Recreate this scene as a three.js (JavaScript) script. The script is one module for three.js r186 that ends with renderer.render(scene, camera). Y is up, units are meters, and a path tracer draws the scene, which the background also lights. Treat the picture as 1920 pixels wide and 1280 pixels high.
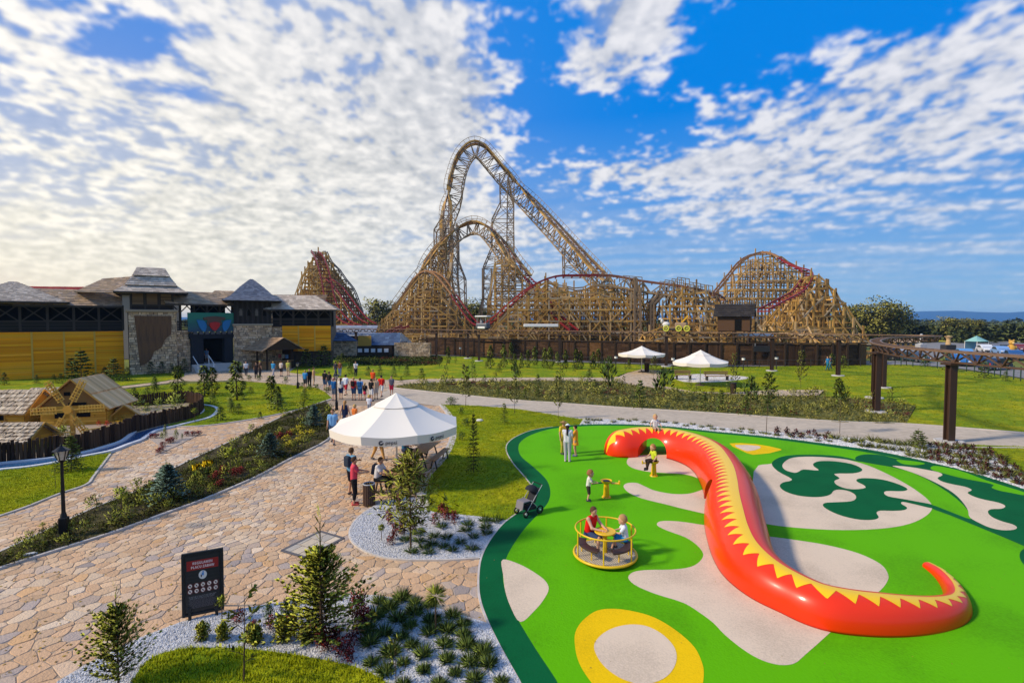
import * as THREE from 'three';
import { mergeGeometries, mergeVertices, toCreasedNormals } from 'three/addons/utils/BufferGeometryUtils.js';
import { RoundedBoxGeometry } from 'three/addons/geometries/RoundedBoxGeometry.js';
import { FontLoader } from 'three/addons/loaders/FontLoader.js';
import { TextGeometry } from 'three/addons/geometries/TextGeometry.js';
import { Brush, Evaluator, SUBTRACTION } from 'three-bvh-csg';

// ---------- camera, sky, sun, exposure ----------
const scene = new THREE.Scene();
const EYE = 6.2, PITCH = Math.atan(40 / 960);
const camera = new THREE.PerspectiveCamera(2 * Math.atan(640 / 960) * 180 / Math.PI, 1024 / 682, 0.1, 9000);
camera.position.set(0, EYE, 0); camera.rotation.x = -PITCH;
const renderer = new THREE.WebGLRenderer({ antialias: true });
renderer.toneMapping = THREE.LinearToneMapping; renderer.toneMappingExposure = 1.06;
renderer.shadowMap.enabled = true;
const SUN = new THREE.Vector3(-0.95, 0.72, -0.20).normalize();
const sun = new THREE.DirectionalLight(new THREE.Color(1, 0.87, 0.68), 4.3);
sun.position.copy(SUN).multiplyScalar(150); sun.castShadow = true; sun.shadow.radius = 13;
sun.shadow.mapSize.set(4096, 4096);
Object.assign(sun.shadow.camera, { left: -150, right: 150, top: 150, bottom: -150, near: 1, far: 400 });
scene.add(sun); scene.add(sun.target); sun.target.position.set(0, 0, -60);
scene.fog = new THREE.FogExp2(new THREE.Color(0.30, 0.52, 0.85), 0.00014);

// ---------- random and noise ----------
function rng(s) { s = (s * 2654435761) >>> 0 || 1; return () => { s |= 0; s = s + 0x6D2B79F5 | 0; let t = Math.imul(s ^ s >>> 15, 1 | s); t = t + Math.imul(t ^ t >>> 7, 61 | t) ^ t; return ((t ^ t >>> 14) >>> 0) / 4294967296; }; }
function hash(x, y, s) { let h = Math.imul(x, 374761393) + Math.imul(y, 668265263) + Math.imul(s, 974711) | 0; h = Math.imul(h ^ h >>> 13, 1274126177); return ((h ^ h >>> 16) >>> 0) / 4294967296; }
function vnoise(x, y, s = 0, per = 0) {
  const xi = Math.floor(x), yi = Math.floor(y), fx = x - xi, fy = y - yi, u = fx * fx * (3 - 2 * fx), v = fy * fy * (3 - 2 * fy);
  const m = per ? (n) => ((n % per) + per) % per : (n) => n;
  const a = hash(m(xi), m(yi), s), b = hash(m(xi + 1), m(yi), s), c = hash(m(xi), m(yi + 1), s), d = hash(m(xi + 1), m(yi + 1), s);
  return a + (b - a) * u + (c - a) * v + (a - b - c + d) * u * v;
}
function fbm(x, y, o = 4, s = 0, per = 0) { let a = 0.5, r = 0, n = 0; for (let i = 0; i < o; i++) { r += a * vnoise(x, y, s + i * 17, per); n += a; a *= 0.5; x *= 2; y *= 2; per *= 2; } return r / n; }
const clamp = (x, a = 0, b = 1) => Math.min(b, Math.max(a, x)), lerp = (a, b, t) => a + (b - a) * t;
const sstep = (a, b, x) => { const t = clamp((x - a) / (b - a)); return t * t * (3 - 2 * t); };
const V = (x, y, z) => new THREE.Vector3(x, y, z);

// ---------- sky (radiance by direction) ----------
{
  const W = 2048, Hh = 1024, data = new Float32Array(W * Hh * 4);
  // patches of more (+) or less (-) cloud, by bearing: [x, y, width, height, amount] in the plane one unit in front, times 960
  const blobs = [[420, 170, 560, 330, .46], [760, 150, 230, 260, .30], [235, 85, 110, 75, -.62], [360, 185, 55, 35, -.3], [970, 40, 120, 120, -.5], [1040, 240, 120, 110, -.75], [1230, 240, 140, 70, -.5], [1380, 120, 140, 90, -.55], [1500, 30, 180, 70, -.5], [1680, 20, 120, 50, -.3],
    [1190, 30, 120, 60, .5], [1120, 150, 85, 55, .42], [1180, 90, 60, 60, .15], [1640, 130, 260, 80, .30], [1330, 205, 100, 40, .28], [1280, 312, 300, 45, .34], [1560, 240, 320, 60, .16], [1780, 320, 240, 80, .14], [1080, 385, 110, 38, -.3], [1180, 480, 160, 50, -.35], [870, 220, 120, 220, .2], [1060, 335, 70, 28, .25], [1700, 500, 300, 80, -.2], [1880, 60, 120, 80, .12], [1480, 400, 260, 60, .12],
    [120, 480, 420, 70, .25], [600, 450, 300, 100, .2]];
  for (let j = 0; j < Hh; j++) for (let i = 0; i < W; i++) {
    const out = Math.abs(i - W / 4) > W * .17 || j > Hh * .76;                    // outside the view: the same sky in coarser steps
    if (out && (i % 4 || j % 4)) { const q = ((j - j % 4) * W + i - i % 4) * 4, k = (j * W + i) * 4; data.copyWithin(k, q, q + 4); continue; }
    const el = ((j + .5) / Hh - .5) * Math.PI, th = ((i + .5) / W - .5) * 2 * Math.PI, k = (j * W + i) * 4;
    const dx = Math.cos(el) * Math.cos(th), dy = Math.sin(el), dz = Math.cos(el) * Math.sin(th);
    const toSun = dx * SUN.x + dy * SUN.y + dz * SUN.z, flat = (dx * SUN.x + dz * SUN.z) / Math.hypot(SUN.x, SUN.z) / Math.max(.05, Math.cos(el));
    const e = Math.max(0, dy);
    // clear air
    const t = Math.pow(clamp(e / .36), .75), warm = sstep(-.1, .95, flat) * Math.exp(-e * 5.5);
    let r = lerp(.30, .0, t), g = lerp(.52, .215, t), b = lerp(.72, .74, t);
    r = lerp(r, 1.2, warm); g = lerp(g, .97, warm); b = lerp(b, .62, warm);
    // clouds on a high sheet
    if (dy > -.02) {
      const q = 1 / (dy + .11), u = dx * q * 3.0, v = dz * q * 3.0;
      let cov = .22;
      if (dz < -.05) {
        const X = 960 - dx / dz * 960, Y = 600 + dy / dz * 960;
        for (const [bx, by, bw, bh, am] of blobs) { const a = (X - bx) / bw, c = (Y - by) / bh, d2 = a * a + c * c; if (d2 < 5) cov += am * Math.exp(-d2); }
      }
      const wx = fbm(u * .8 + 3, v * .8, 3, 5) - .5, wz = fbm(u * .8, v * .8 + 9, 3, 11) - .5;
      const big = fbm(u * .55 + wx * .6, v * .55 + wz * .6 + 40, 4, 21);
      const cell = fbm(u * 4.6 + wx * 2.2, v * 3.9 + wz * 2.2, 4, 33), fine = fbm(u * 13 + wx * 3, v * 12 + wz * 3, 3, 57);
      const streak = fbm(u * .5 + v * .35, v * 3.2 - u * 1.2, 4, 71);
      const low = sstep(.30, .06, e);
      let d = (big - .5) * .75 + (cell - .5) * lerp(1.25, .4, low) + (fine - .5) * lerp(.62, .12, low) + (streak - .5) * lerp(.25, .9, low) + cov - .06;
      d += low * .06;
      let c = sstep(.04, .56, d) * .93; c = Math.max(c, clamp((cov - .34) * 1.7, 0, .62) * (.75 + .5 * (streak - .3)), low * .3 * sstep(.35, .6, streak)); c = c * lerp(1, .8, low) * sstep(-.02, .05, dy);
      const shade = clamp(.66 + (cell - .5) * 1.25 + (fine - .5) * .7 - sstep(.5, 1.0, d) * .06 + .05), lit = .62 + .38 * shade;
      let cr = lerp(.45, .78, shade) * lit * 1.06, cg = lerp(.52, .78, shade) * lit * 1.05, cb = lerp(.66, .81, shade) * lit * 1.04;
      const ws = sstep(-.3, .95, flat) * Math.exp(-e * 3.2), gl = Math.pow(clamp(toSun), 6) * .35;
      const gw = 1 + ws * .5; cr = cr * (1 + gl) * gw + ws * .16; cg = cg * (1 + gl * .85) * gw + ws * .05; cb = cb * (1 + gl * .6) * gw - ws * .30;
      const fade = sstep(.0, .16, e); cr = lerp(lerp(r, cr, .45), cr, fade); cg = lerp(lerp(g, cg, .45), cg, fade); cb = lerp(lerp(b, cb, .45), cb, fade);
      r = lerp(r, cr, c); g = lerp(g, cg, c); b = lerp(b, cb, c);
    }
    if (dy < 0) { const f = sstep(0, -.06, dy); r = lerp(r, .14, f); g = lerp(g, .15, f); b = lerp(b, .06, f); }
    data[k] = Math.max(0, r); data[k + 1] = g; data[k + 2] = Math.max(.02, b); data[k + 3] = 1;
  }
  const sky = new THREE.DataTexture(data, W, Hh, THREE.RGBAFormat, THREE.FloatType);
  sky.mapping = THREE.EquirectangularReflectionMapping; sky.magFilter = sky.minFilter = THREE.LinearFilter; sky.wrapS = THREE.RepeatWrapping; sky.needsUpdate = true;
  scene.background = sky; scene.environment = sky;
}

// ---------- naming helpers ----------
const used = {};
function numbered(n) { const k = used[n] = (used[n] ?? -1) + 1; return k ? n + '_' + String(k).padStart(3, '0') : n; }
function tag(o, label, category, group) { o.userData.label = label; if (category) o.userData.category = category; if (group) o.userData.group = group; return o; }
function thing(name, label, category, p = [0, 0, 0], turn = 0, group) { const o = new THREE.Group(); o.name = numbered(name); o.position.set(...p); o.rotation.y = turn; scene.add(o); return tag(o, label, category, group); }
function shadows(m) { m.castShadow = m.receiveShadow = true; return m; }
function obj(name, geo, mat, parent = scene) {
  if (Array.isArray(geo)) geo = join(geo);
  const m = shadows(new THREE.Mesh(geo, mat)); m.name = parent === scene ? numbered(name) : name; parent.add(m); return m;
}
function struct(name, geo, mat) { const m = obj(name, geo, mat); m.userData.kind = 'structure'; return m; }
function stuff(m) { m.userData.kind = 'stuff'; return m; }
function join(list) {
  const col = list.some((g) => g.attributes.color);
  const L = list.map((g) => { g = g.index ? g.toNonIndexed() : g; for (const k of Object.keys(g.attributes)) if (!['position', 'normal', 'uv', 'color'].includes(k)) g.deleteAttribute(k); const n = g.attributes.position.count; if (!g.attributes.uv) g.setAttribute('uv', new THREE.BufferAttribute(new Float32Array(n * 2), 2)); if (!g.attributes.normal) g.computeVertexNormals(); if (col && !g.attributes.color) paint(g, [1, 1, 1]); return g; });
  return L.length === 1 ? L[0] : mergeGeometries(L);
}
function paint(g, c) { const n = g.attributes.position.count, a = new Float32Array(n * 3); for (let i = 0; i < n; i++) { a[i * 3] = c[0]; a[i * 3 + 1] = c[1]; a[i * 3 + 2] = c[2]; } g.setAttribute('color', new THREE.BufferAttribute(a, 3)); return g; }
function cloneOf(o, p, turn = 0, s = 1) { const c = o.clone(); c.name = numbered(o.userData.base ?? o.name); c.position.set(...p); c.rotation.y = turn; if (Array.isArray(s)) c.scale.set(...s); else c.scale.setScalar(s); scene.add(c); return c; }

// where a line of sight through the photograph meets the ground (or a given distance): used to survey the real positions
const cp = Math.cos(PITCH), sp = Math.sin(PITCH);
function ray(px, py) { const u = (px - 960) / 960, v = (640 - py) / 960; return V(u, v * cp - sp, -(cp + v * sp)); }
function G(px, py, y = 0) { const r = ray(px, py), t = (y - EYE) / r.y; return [r.x * t, -r.z * t]; }                 // [x, distance]
function at(px, py, y = 0) { const [x, d] = G(px, py, y); return [x, y, -d]; }
function P(px, py, d) { const r = ray(px, py), t = d / -r.z; return V(r.x * t, EYE + r.y * t, -d); }
function mpp(d) { return d / 960; }                                                                             // metres per photo pixel at a distance

// ---------- geometry helpers ----------
const UP = V(0, 1, 0);
function box(w, h, d, x = 0, y = 0, z = 0) { const g = new THREE.BoxGeometry(w, h, d); g.translate(x, y, z); return g; }
function rbox(w, h, d, x = 0, y = 0, z = 0, r = .02) { const g = new RoundedBoxGeometry(w, h, d, 2, Math.min(r, w / 2.1, h / 2.1, d / 2.1)); g.translate(x, y, z); return g; }
function cyl(rt, rb, h, x = 0, y = 0, z = 0, n = 12) { const g = new THREE.CylinderGeometry(rt, rb, h, n); g.translate(x, y, z); return g; }
function ball(r, x = 0, y = 0, z = 0, sx = 1, sy = 1, sz = 1, n = 12) { const g = new THREE.SphereGeometry(r, n, Math.max(6, n * .7 | 0)); g.scale(sx, sy, sz); g.translate(x, y, z); return g; }
const _q = new THREE.Quaternion(), _m = new THREE.Matrix4();
function bar(a, b, w, h = w) {                      // box beam between two points
  const d = V(b.x - a.x, b.y - a.y, b.z - a.z), L = d.length(); d.normalize();
  let side = V(0, 0, 0).crossVectors(d, Math.abs(d.y) > .99 ? V(0, 0, 1) : UP).normalize(); const up = V(0, 0, 0).crossVectors(side, d);
  const g = new THREE.BoxGeometry(L, h, w); _m.makeBasis(d, up, side.clone()); _m.setPosition((a.x + b.x) / 2, (a.y + b.y) / 2, (a.z + b.z) / 2); g.applyMatrix4(_m); return g;
}
function rod(a, b, ra, rb = ra, n = 6) { const d = V(b.x - a.x, b.y - a.y, b.z - a.z), L = d.length(); const g = new THREE.CylinderGeometry(rb, ra, L, n); _q.setFromUnitVectors(UP, d.normalize()); g.applyQuaternion(_q); g.translate((a.x + b.x) / 2, (a.y + b.y) / 2, (a.z + b.z) / 2); return g; }
function tube(pts, r, n = 8, seg, closed = false) { return new THREE.TubeGeometry(new THREE.CatmullRomCurve3(pts, closed, 'centripetal'), seg ?? pts.length * 6, r, n, closed); }
// many beams in one buffer: cheap collector
class Beams {
  constructor() { this.p = []; this.n = []; this.c = []; }
  add(a, b, w, h = w, col = [1, 1, 1]) {
    const dx = b.x - a.x, dy = b.y - a.y, dz = b.z - a.z, L = Math.hypot(dx, dy, dz) || 1, d = [dx / L, dy / L, dz / L];
    let s = Math.abs(d[1]) > .99 ? [1, 0, 0] : [d[2], 0, -d[0]]; const sl = Math.hypot(...s); s = s.map((v) => v / sl);
    const u = [s[1] * d[2] - s[2] * d[1], s[2] * d[0] - s[0] * d[2], s[0] * d[1] - s[1] * d[0]];
    const C = (o, i, j) => [o.x + s[0] * i * w / 2 + u[0] * j * h / 2, o.y + s[1] * i * w / 2 + u[1] * j * h / 2, o.z + s[2] * i * w / 2 + u[2] * j * h / 2];
    const A = [C(a, -1, -1), C(a, 1, -1), C(a, 1, 1), C(a, -1, 1)], B = [C(b, -1, -1), C(b, 1, -1), C(b, 1, 1), C(b, -1, 1)], neg = (v) => v.map((x) => -x);
    const q = (e, f, g, h2, n) => { for (const v of [e, f, g, e, g, h2]) { this.p.push(...v); this.n.push(...n); this.c.push(...col); } };
    q(A[0], B[0], B[1], A[1], neg(u)); q(A[1], B[1], B[2], A[2], s); q(A[2], B[2], B[3], A[3], u); q(A[3], B[3], B[0], A[0], neg(s)); q(A[0], A[1], A[2], A[3], neg(d)); q(B[3], B[2], B[1], B[0], d);
    return this;
  }
  geo() { const g = new THREE.BufferGeometry(); g.setAttribute('position', new THREE.Float32BufferAttribute(this.p, 3)); g.setAttribute('normal', new THREE.Float32BufferAttribute(this.n, 3)); g.setAttribute('color', new THREE.Float32BufferAttribute(this.c, 3)); g.setAttribute('uv', new THREE.Float32BufferAttribute(new Float32Array(this.p.length / 3 * 2), 2)); return g; }
  put(name, mat, parent) { return this.p.length ? obj(name, this.geo(), mat, parent) : null; }
}
// a quadrilateral laid with separate raised pieces (stones, shingles, boards)
function tiled(p00, p10, p11, p01, nu, nv, { gap = .03, lift = .04, jit = .3, bond = .5, cols = [[.4, .4, .4]], tilt = 0, seed = 1, list = false, wob = 0 } = {}) {
  const R = rng(seed), out = [], nrm = V(0, 0, 0).crossVectors(p10.clone().sub(p00), p01.clone().sub(p00)).normalize();
  const Q = (u, v) => { u = clamp(u); v = clamp(v); const a = p00.clone().lerp(p10, u), b = p01.clone().lerp(p11, u); return a.lerp(b, v); };
  const Lu = p00.distanceTo(p10), Lv = p00.distanceTo(p01), gu = gap / Math.max(Lu, p01.distanceTo(p11)), gv = gap / Lv;
  for (let j = 0; j < nv; j++) {
    const off = (j % 2) * bond / nu, cuts = [0]; for (let i = 1; i < nu + (off ? 1 : 0); i++) cuts.push(clamp((i - (off ? 1 - bond : 0) + (R() - .5) * jit) / nu, .001, .999)); cuts.push(1);
    for (let i = 0; i < cuts.length - 1; i++) {
      const u0 = cuts[i] + gu, u1 = cuts[i + 1] - gu, v0 = j / nv + gv, v1 = (j + 1) / nv - gv; if (u1 - u0 < gu) continue;
      const h = lift * (.7 + .6 * R()), c = cols[R() * cols.length | 0], k = .85 + .3 * R(), w = () => wob * (R() - .5);
      const a = Q(u0 + w() / Lu, v0 + w() / Lv), b = Q(u1 + w() / Lu, v0 + w() / Lv), cc = Q(u1 + w() / Lu, v1 + w() / Lv), d = Q(u0 + w() / Lu, v1 + w() / Lv);
      const A = a.clone().addScaledVector(nrm, h + tilt), B = b.clone().addScaledVector(nrm, h + tilt), C = cc.clone().addScaledVector(nrm, h), D = d.clone().addScaledVector(nrm, h);
      const pos = [], quad = (x, y, z, t) => pos.push(x, y, z, x, z, t);
      quad(A, B, C, D); quad(a, b, B, A); quad(b, cc, C, B); quad(cc, d, D, C); quad(d, a, A, D);
      const g = new THREE.BufferGeometry(); g.setAttribute('position', new THREE.Float32BufferAttribute(pos.flatMap((p) => [p.x, p.y, p.z]), 3));
      g.setAttribute('uv', new THREE.Float32BufferAttribute(pos.flatMap((p) => [p.x + p.z * .7, p.y + p.z * .3]), 2)); g.computeVertexNormals();
      paint(g, [c[0] * k, c[1] * k, c[2] * k]); out.push(g);
    }
  }
  return list ? out : join(out);
}
// surface nets over a distance field
function surfNet(f, mn, mx, cell) {
  const nx = Math.ceil((mx[0] - mn[0]) / cell) + 1, ny = Math.ceil((mx[1] - mn[1]) / cell) + 1, nz = Math.ceil((mx[2] - mn[2]) / cell) + 1;
  const v = new Float32Array(nx * ny * nz), I = (i, j, k) => (k * ny + j) * nx + i;
  for (let k = 0; k < nz; k++) for (let j = 0; j < ny; j++) for (let i = 0; i < nx; i++) v[I(i, j, k)] = f(mn[0] + i * cell, mn[1] + j * cell, mn[2] + k * cell);
  const id = new Int32Array(nx * ny * nz).fill(-1), pos = [], idx = [];
  const E = [[0, 1], [2, 3], [4, 5], [6, 7], [0, 2], [1, 3], [4, 6], [5, 7], [0, 4], [1, 5], [2, 6], [3, 7]];
  for (let k = 0; k < nz - 1; k++) for (let j = 0; j < ny - 1; j++) for (let i = 0; i < nx - 1; i++) {
    const c = []; let neg = 0; for (let q = 0; q < 8; q++) { const w = v[I(i + (q & 1), j + (q >> 1 & 1), k + (q >> 2))]; c.push(w); if (w < 0) neg++; }
    if (!neg || neg === 8) continue; let x = 0, y = 0, z = 0, n = 0;
    for (const [a, b] of E) if ((c[a] < 0) !== (c[b] < 0)) { const t = c[a] / (c[a] - c[b]); x += lerp(a & 1, b & 1, t); y += lerp(a >> 1 & 1, b >> 1 & 1, t); z += lerp(a >> 2, b >> 2, t); n++; }
    id[I(i, j, k)] = pos.length / 3; pos.push(mn[0] + (i + x / n) * cell, mn[1] + (j + y / n) * cell, mn[2] + (k + z / n) * cell);
  }
  for (let k = 1; k < nz - 1; k++) for (let j = 1; j < ny - 1; j++) for (let i = 1; i < nx - 1; i++) {
    const s = v[I(i, j, k)] < 0;
    const F = (t, a, b, c, d) => { if (a < 0 || b < 0 || c < 0 || d < 0) return; t ? idx.push(a, b, c, a, c, d) : idx.push(a, c, b, a, d, c); };
    if (s !== (v[I(i + 1, j, k)] < 0)) F(s, id[I(i, j - 1, k - 1)], id[I(i, j, k - 1)], id[I(i, j, k)], id[I(i, j - 1, k)]);
    if (s !== (v[I(i, j + 1, k)] < 0)) F(!s, id[I(i - 1, j, k - 1)], id[I(i, j, k - 1)], id[I(i, j, k)], id[I(i - 1, j, k)]);
    if (s !== (v[I(i, j, k + 1)] < 0)) F(s, id[I(i - 1, j - 1, k)], id[I(i, j - 1, k)], id[I(i, j, k)], id[I(i - 1, j, k)]);
  }
  const g = new THREE.BufferGeometry(); g.setAttribute('position', new THREE.Float32BufferAttribute(pos, 3)); g.setIndex(idx); g.computeVertexNormals(); return g;
}

// ---------- materials ----------
function tex(n, fn, rep, srgb = false, ch = 4) {
  const d = new Uint8Array(n * n * 4); for (let j = 0; j < n; j++) for (let i = 0; i < n; i++) { const c = fn(i / n, j / n), k = (j * n + i) * 4; d[k] = clamp(c[0]) * 255; d[k + 1] = clamp(c[1]) * 255; d[k + 2] = clamp(c[2]) * 255; d[k + 3] = 255; }
  const t = new THREE.DataTexture(d, n, n); t.magFilter = THREE.LinearFilter; t.minFilter = THREE.LinearMipmapLinearFilter; t.generateMipmaps = true; t.wrapS = t.wrapT = THREE.RepeatWrapping; t.repeat.set(1 / rep, 1 / rep); if (srgb) t.colorSpace = THREE.SRGBColorSpace; t.needsUpdate = true; return t;
}
const s8 = (x) => Math.pow(clamp(x), 1 / 2.2);                     // linear value to the byte curve of a colour map
const colTex = (n, fn, rep) => tex(n, (u, v) => fn(u, v).map(s8), rep, true);
const grey = (f) => [f, f, f];
const bumpFine = tex(256, (u, v) => grey(fbm(u * 32, v * 32, 4, 3, 32)), 1);
const bumpGrain = tex(256, (u, v) => grey(fbm(u * 4, v * 64, 3, 9, 4)), 1.2);
const dull = (o) => new THREE.MeshPhysicalMaterial({ specularIntensity: o.roughness >= .75 ? .2 : .8, ...o });
function mat(c, rough = .8, o = {}) { return dull({ color: new THREE.Color().setRGB(...c), roughness: rough, ...o }); }
const vcol = (rough = .8, o = {}) => dull({ vertexColors: true, roughness: rough, ...o });
const mottled = (c, amp, rep, f = 6, o2 = {}) => colTex(256, (u, v) => { const k = 1 + amp * (fbm(u * f, v * f, 5, 41, f) - .5) * 2; return [c[0] * k, c[1] * k, c[2] * k]; }, rep);
const M = {
  leaf: vcol(.75, { side: THREE.DoubleSide }), bark: mat([.10, .065, .04], .95, { bumpMap: bumpGrain, bumpScale: .01 }),
  timber: vcol(.8), steel: vcol(.5, { metalness: .2 }), stone: vcol(.9, { bumpMap: bumpFine, bumpScale: .02 }), shingle: vcol(.85, { bumpMap: bumpGrain, bumpScale: .01 }), plank: vcol(.75, { bumpMap: bumpGrain, bumpScale: .006 }),
  dark: mat([.022, .02, .02], .6), darkWood: mat([.05, .032, .02], .8, { bumpMap: bumpGrain, bumpScale: .01 }), blackSteel: mat([.012, .012, .014], .4, { metalness: .4 }), yellow: mat([.72, .42, .005], .35), yellowBar: mat([.70, .44, .01], .35), white: mat([.78, .76, .72], .7), grey: mat([.35, .35, .36], .6),
  brownPost: mat([.045, .022, .012], .55), concrete: mat([.48, .45, .41], .9, { bumpMap: bumpFine, bumpScale: .004 }), glass: mat([.03, .05, .07], .08), wood: mat([.30, .17, .07], .7, { bumpMap: bumpGrain, bumpScale: .006 }), gold: mat([.5, .28, .06], .8, { bumpMap: bumpGrain, bumpScale: .01 }), rubber: mat([.02, .02, .02], .9), chrome: mat([.6, .6, .6], .25, { metalness: .9 }), skin: mat([.50, .27, .16], .6),
};
// ---------- the ground ----------
function outline(px, y = 0, smooth = 4, closed = true) {          // surveyed outline -> [x, distance] points
  const p = px.map(([a, b]) => { const [x, d] = G(a, b, y); return V(x, d, 0); });
  if (!smooth) return p.map((q) => new THREE.Vector2(q.x, q.y));
  const c = new THREE.CatmullRomCurve3(p, closed, 'centripetal'); return c.getPoints(p.length * smooth).slice(0, closed ? -1 : undefined).map((q) => new THREE.Vector2(q.x, q.y));
}
function slabGeo(pts, y0, y1) { const g = new THREE.ExtrudeGeometry(new THREE.Shape(pts), { depth: y1 - y0, bevelEnabled: false }); g.rotateX(-Math.PI / 2); g.translate(0, y0, 0); return g; }
function sheetGeo(pts, y) { const g = new THREE.ShapeGeometry(new THREE.Shape(pts)); g.rotateX(-Math.PI / 2); g.translate(0, y, 0); return g; }
function inside(pts, x, y) { let c = false; for (let i = 0, j = pts.length - 1; i < pts.length; j = i++) { const a = pts[i], b = pts[j]; if ((a.y > y) !== (b.y > y) && x < (b.x - a.x) * (y - a.y) / (b.y - a.y) + a.x) c = !c; } return c; }
function ribbonGeo(line, w, y0, y1, close = false) {               // a kerb along ground points [Vector2]
  const b = new Beams(); for (let i = 0; i < line.length - (close ? 0 : 1); i++) { const p = line[i], q = line[(i + 1) % line.length]; b.add(V(p.x, (y0 + y1) / 2, -p.y), V(q.x, (y0 + y1) / 2, -q.y), w, y1 - y0, [.9 + .2 * hash(i, 3, 7), .9 + .2 * hash(i, 3, 7), .9 + .2 * hash(i, 3, 7)]); } return b.geo();
}
function randIn(pts, n, seed, fn) { const R = rng(seed); let x0 = 1e9, x1 = -1e9, y0 = 1e9, y1 = -1e9; for (const p of pts) { x0 = Math.min(x0, p.x); x1 = Math.max(x1, p.x); y0 = Math.min(y0, p.y); y1 = Math.max(y1, p.y); } let k = 0; for (let t = 0; k < n && t < n * 40; t++) { const x = lerp(x0, x1, R()), y = lerp(y0, y1, R()); if (inside(pts, x, y) && !(O.play && pts !== O.play && inside(O.play, x, y)) && !(pts === O.g2 && inside(O.lawnG, x, y))) { fn(x, y, R); k++; } } return k; }

const fieldTex = colTex(512, (u, v) => { const a = fbm(u * 6, v * 6, 5, 2, 6), b = fbm(u * 40, v * 40, 3, 8, 40), k = .6 + .8 * a * (.7 + .6 * b); return [.14 * k + .03 * a, .17 * k, .03 * k]; }, 60);
{ const g = new THREE.CircleGeometry(6000, 64); g.rotateX(-Math.PI / 2); const uv = g.attributes.uv; for (let i = 0; i < uv.count; i++) uv.setXY(i, uv.getX(i) * 12000, uv.getY(i) * 12000); g.translate(0, -.08, 0);
  tag(struct('ground', g, dull({ map: fieldTex, roughness: 1 })), 'green and brown fields reaching the horizon behind everything', 'ground'); }
const lawnTex = colTex(1024, (u, v) => { const a = fbm(u * 5, v * 5, 4, 12, 5), b = fbm(u * 160, v * 40, 3, 13, 40), c = fbm(u * 22, v * 22, 3, 14, 22), k = .55 + .55 * b + .35 * (c - .5), y = sstep(.32, .72, a * .75 + c * .25); return [lerp(.21, .43, y) * k, lerp(.30, .40, y) * k, .004 * k]; }, 9);
const lawnBump = tex(512, (u, v) => grey(fbm(u * 90, v * 90, 3, 3, 90)), 2.5);
const M2 = {
  lawn: dull({ map: lawnTex, bumpMap: lawnBump, bumpScale: .05, roughness: .95 }),
  mulch: dull({ map: colTex(512, (u, v) => { const a = fbm(u * 60, v * 60, 3, 5, 60), b = fbm(u * 8, v * 8, 4, 6, 8), k = .5 + a; return [lerp(.055, .10, b) * k, lerp(.04, .085, b) * k, .025 * k]; }, 4), bumpMap: lawnBump, bumpScale: .05, roughness: 1 }),
  meadow: dull({ map: colTex(512, (u, v) => { const a = fbm(u * 50, v * 50, 3, 15, 50), b = fbm(u * 10, v * 10, 4, 16, 10), k = .45 + a; return [lerp(.10, .26, b) * k, lerp(.13, .22, b) * k, .045 * k]; }, 7), bumpMap: lawnBump, bumpScale: .08, roughness: 1 }),
  gravel: dull({ map: colTex(512, (u, v) => { const c = vnoise(u * 90, v * 90, 4, 90) * .5 + vnoise(u * 180, v * 180, 9, 180) * .5, k = .5 + .55 * c; return [.52 * k, .51 * k, .50 * k]; }, 2.5), bumpMap: tex(256, (u, v) => grey(vnoise(u * 60, v * 60, 4, 60)), 1.5), bumpScale: .03, roughness: .95 }),
  pavers: dull({ map: colTex(1024, (u, v) => { const nx = 40, ny = 40, j = Math.floor(v * ny), uu = u * nx + (j % 2) * .5, i = Math.floor(uu) % nx, h = hash(i, j, 3), h2 = hash(i, j, 8), fx = uu % 1, fy = v * ny % 1, e = Math.min(fx, 1 - fx, fy, 1 - fy), J = .72 + .28 * sstep(.02, .12, e), L = (.8 + .4 * h) * J, big = fbm(u * 6, v * 6, 3, 4, 6); const t = h2 * .7 + big * .3; return [lerp(.47, .54, t) * L, lerp(.39, .38, t) * L, lerp(.30, .22, t) * L]; }, 10), roughness: .9 }),
  road: dull({ map: colTex(512, (u, v) => { const j = Math.floor(v * 32), i = Math.floor(u * 32 + (j % 2) * .5), h = hash(i % 32, j, 5), a = fbm(u * 60, v * 60, 3, 7, 60), b = fbm(u * 4, v * 4, 3, 2, 4), k = .78 + .16 * h + .16 * a + .15 * (b - .5); return [.50 * k, .415 * k, .315 * k]; }, 8), roughness: .9 }),
  joint: mat([.33, .25, .175], 1), asphalt: dull({ map: mottled([.22, .215, .21], .3, 6, 30), roughness: .95 }),
};
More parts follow.
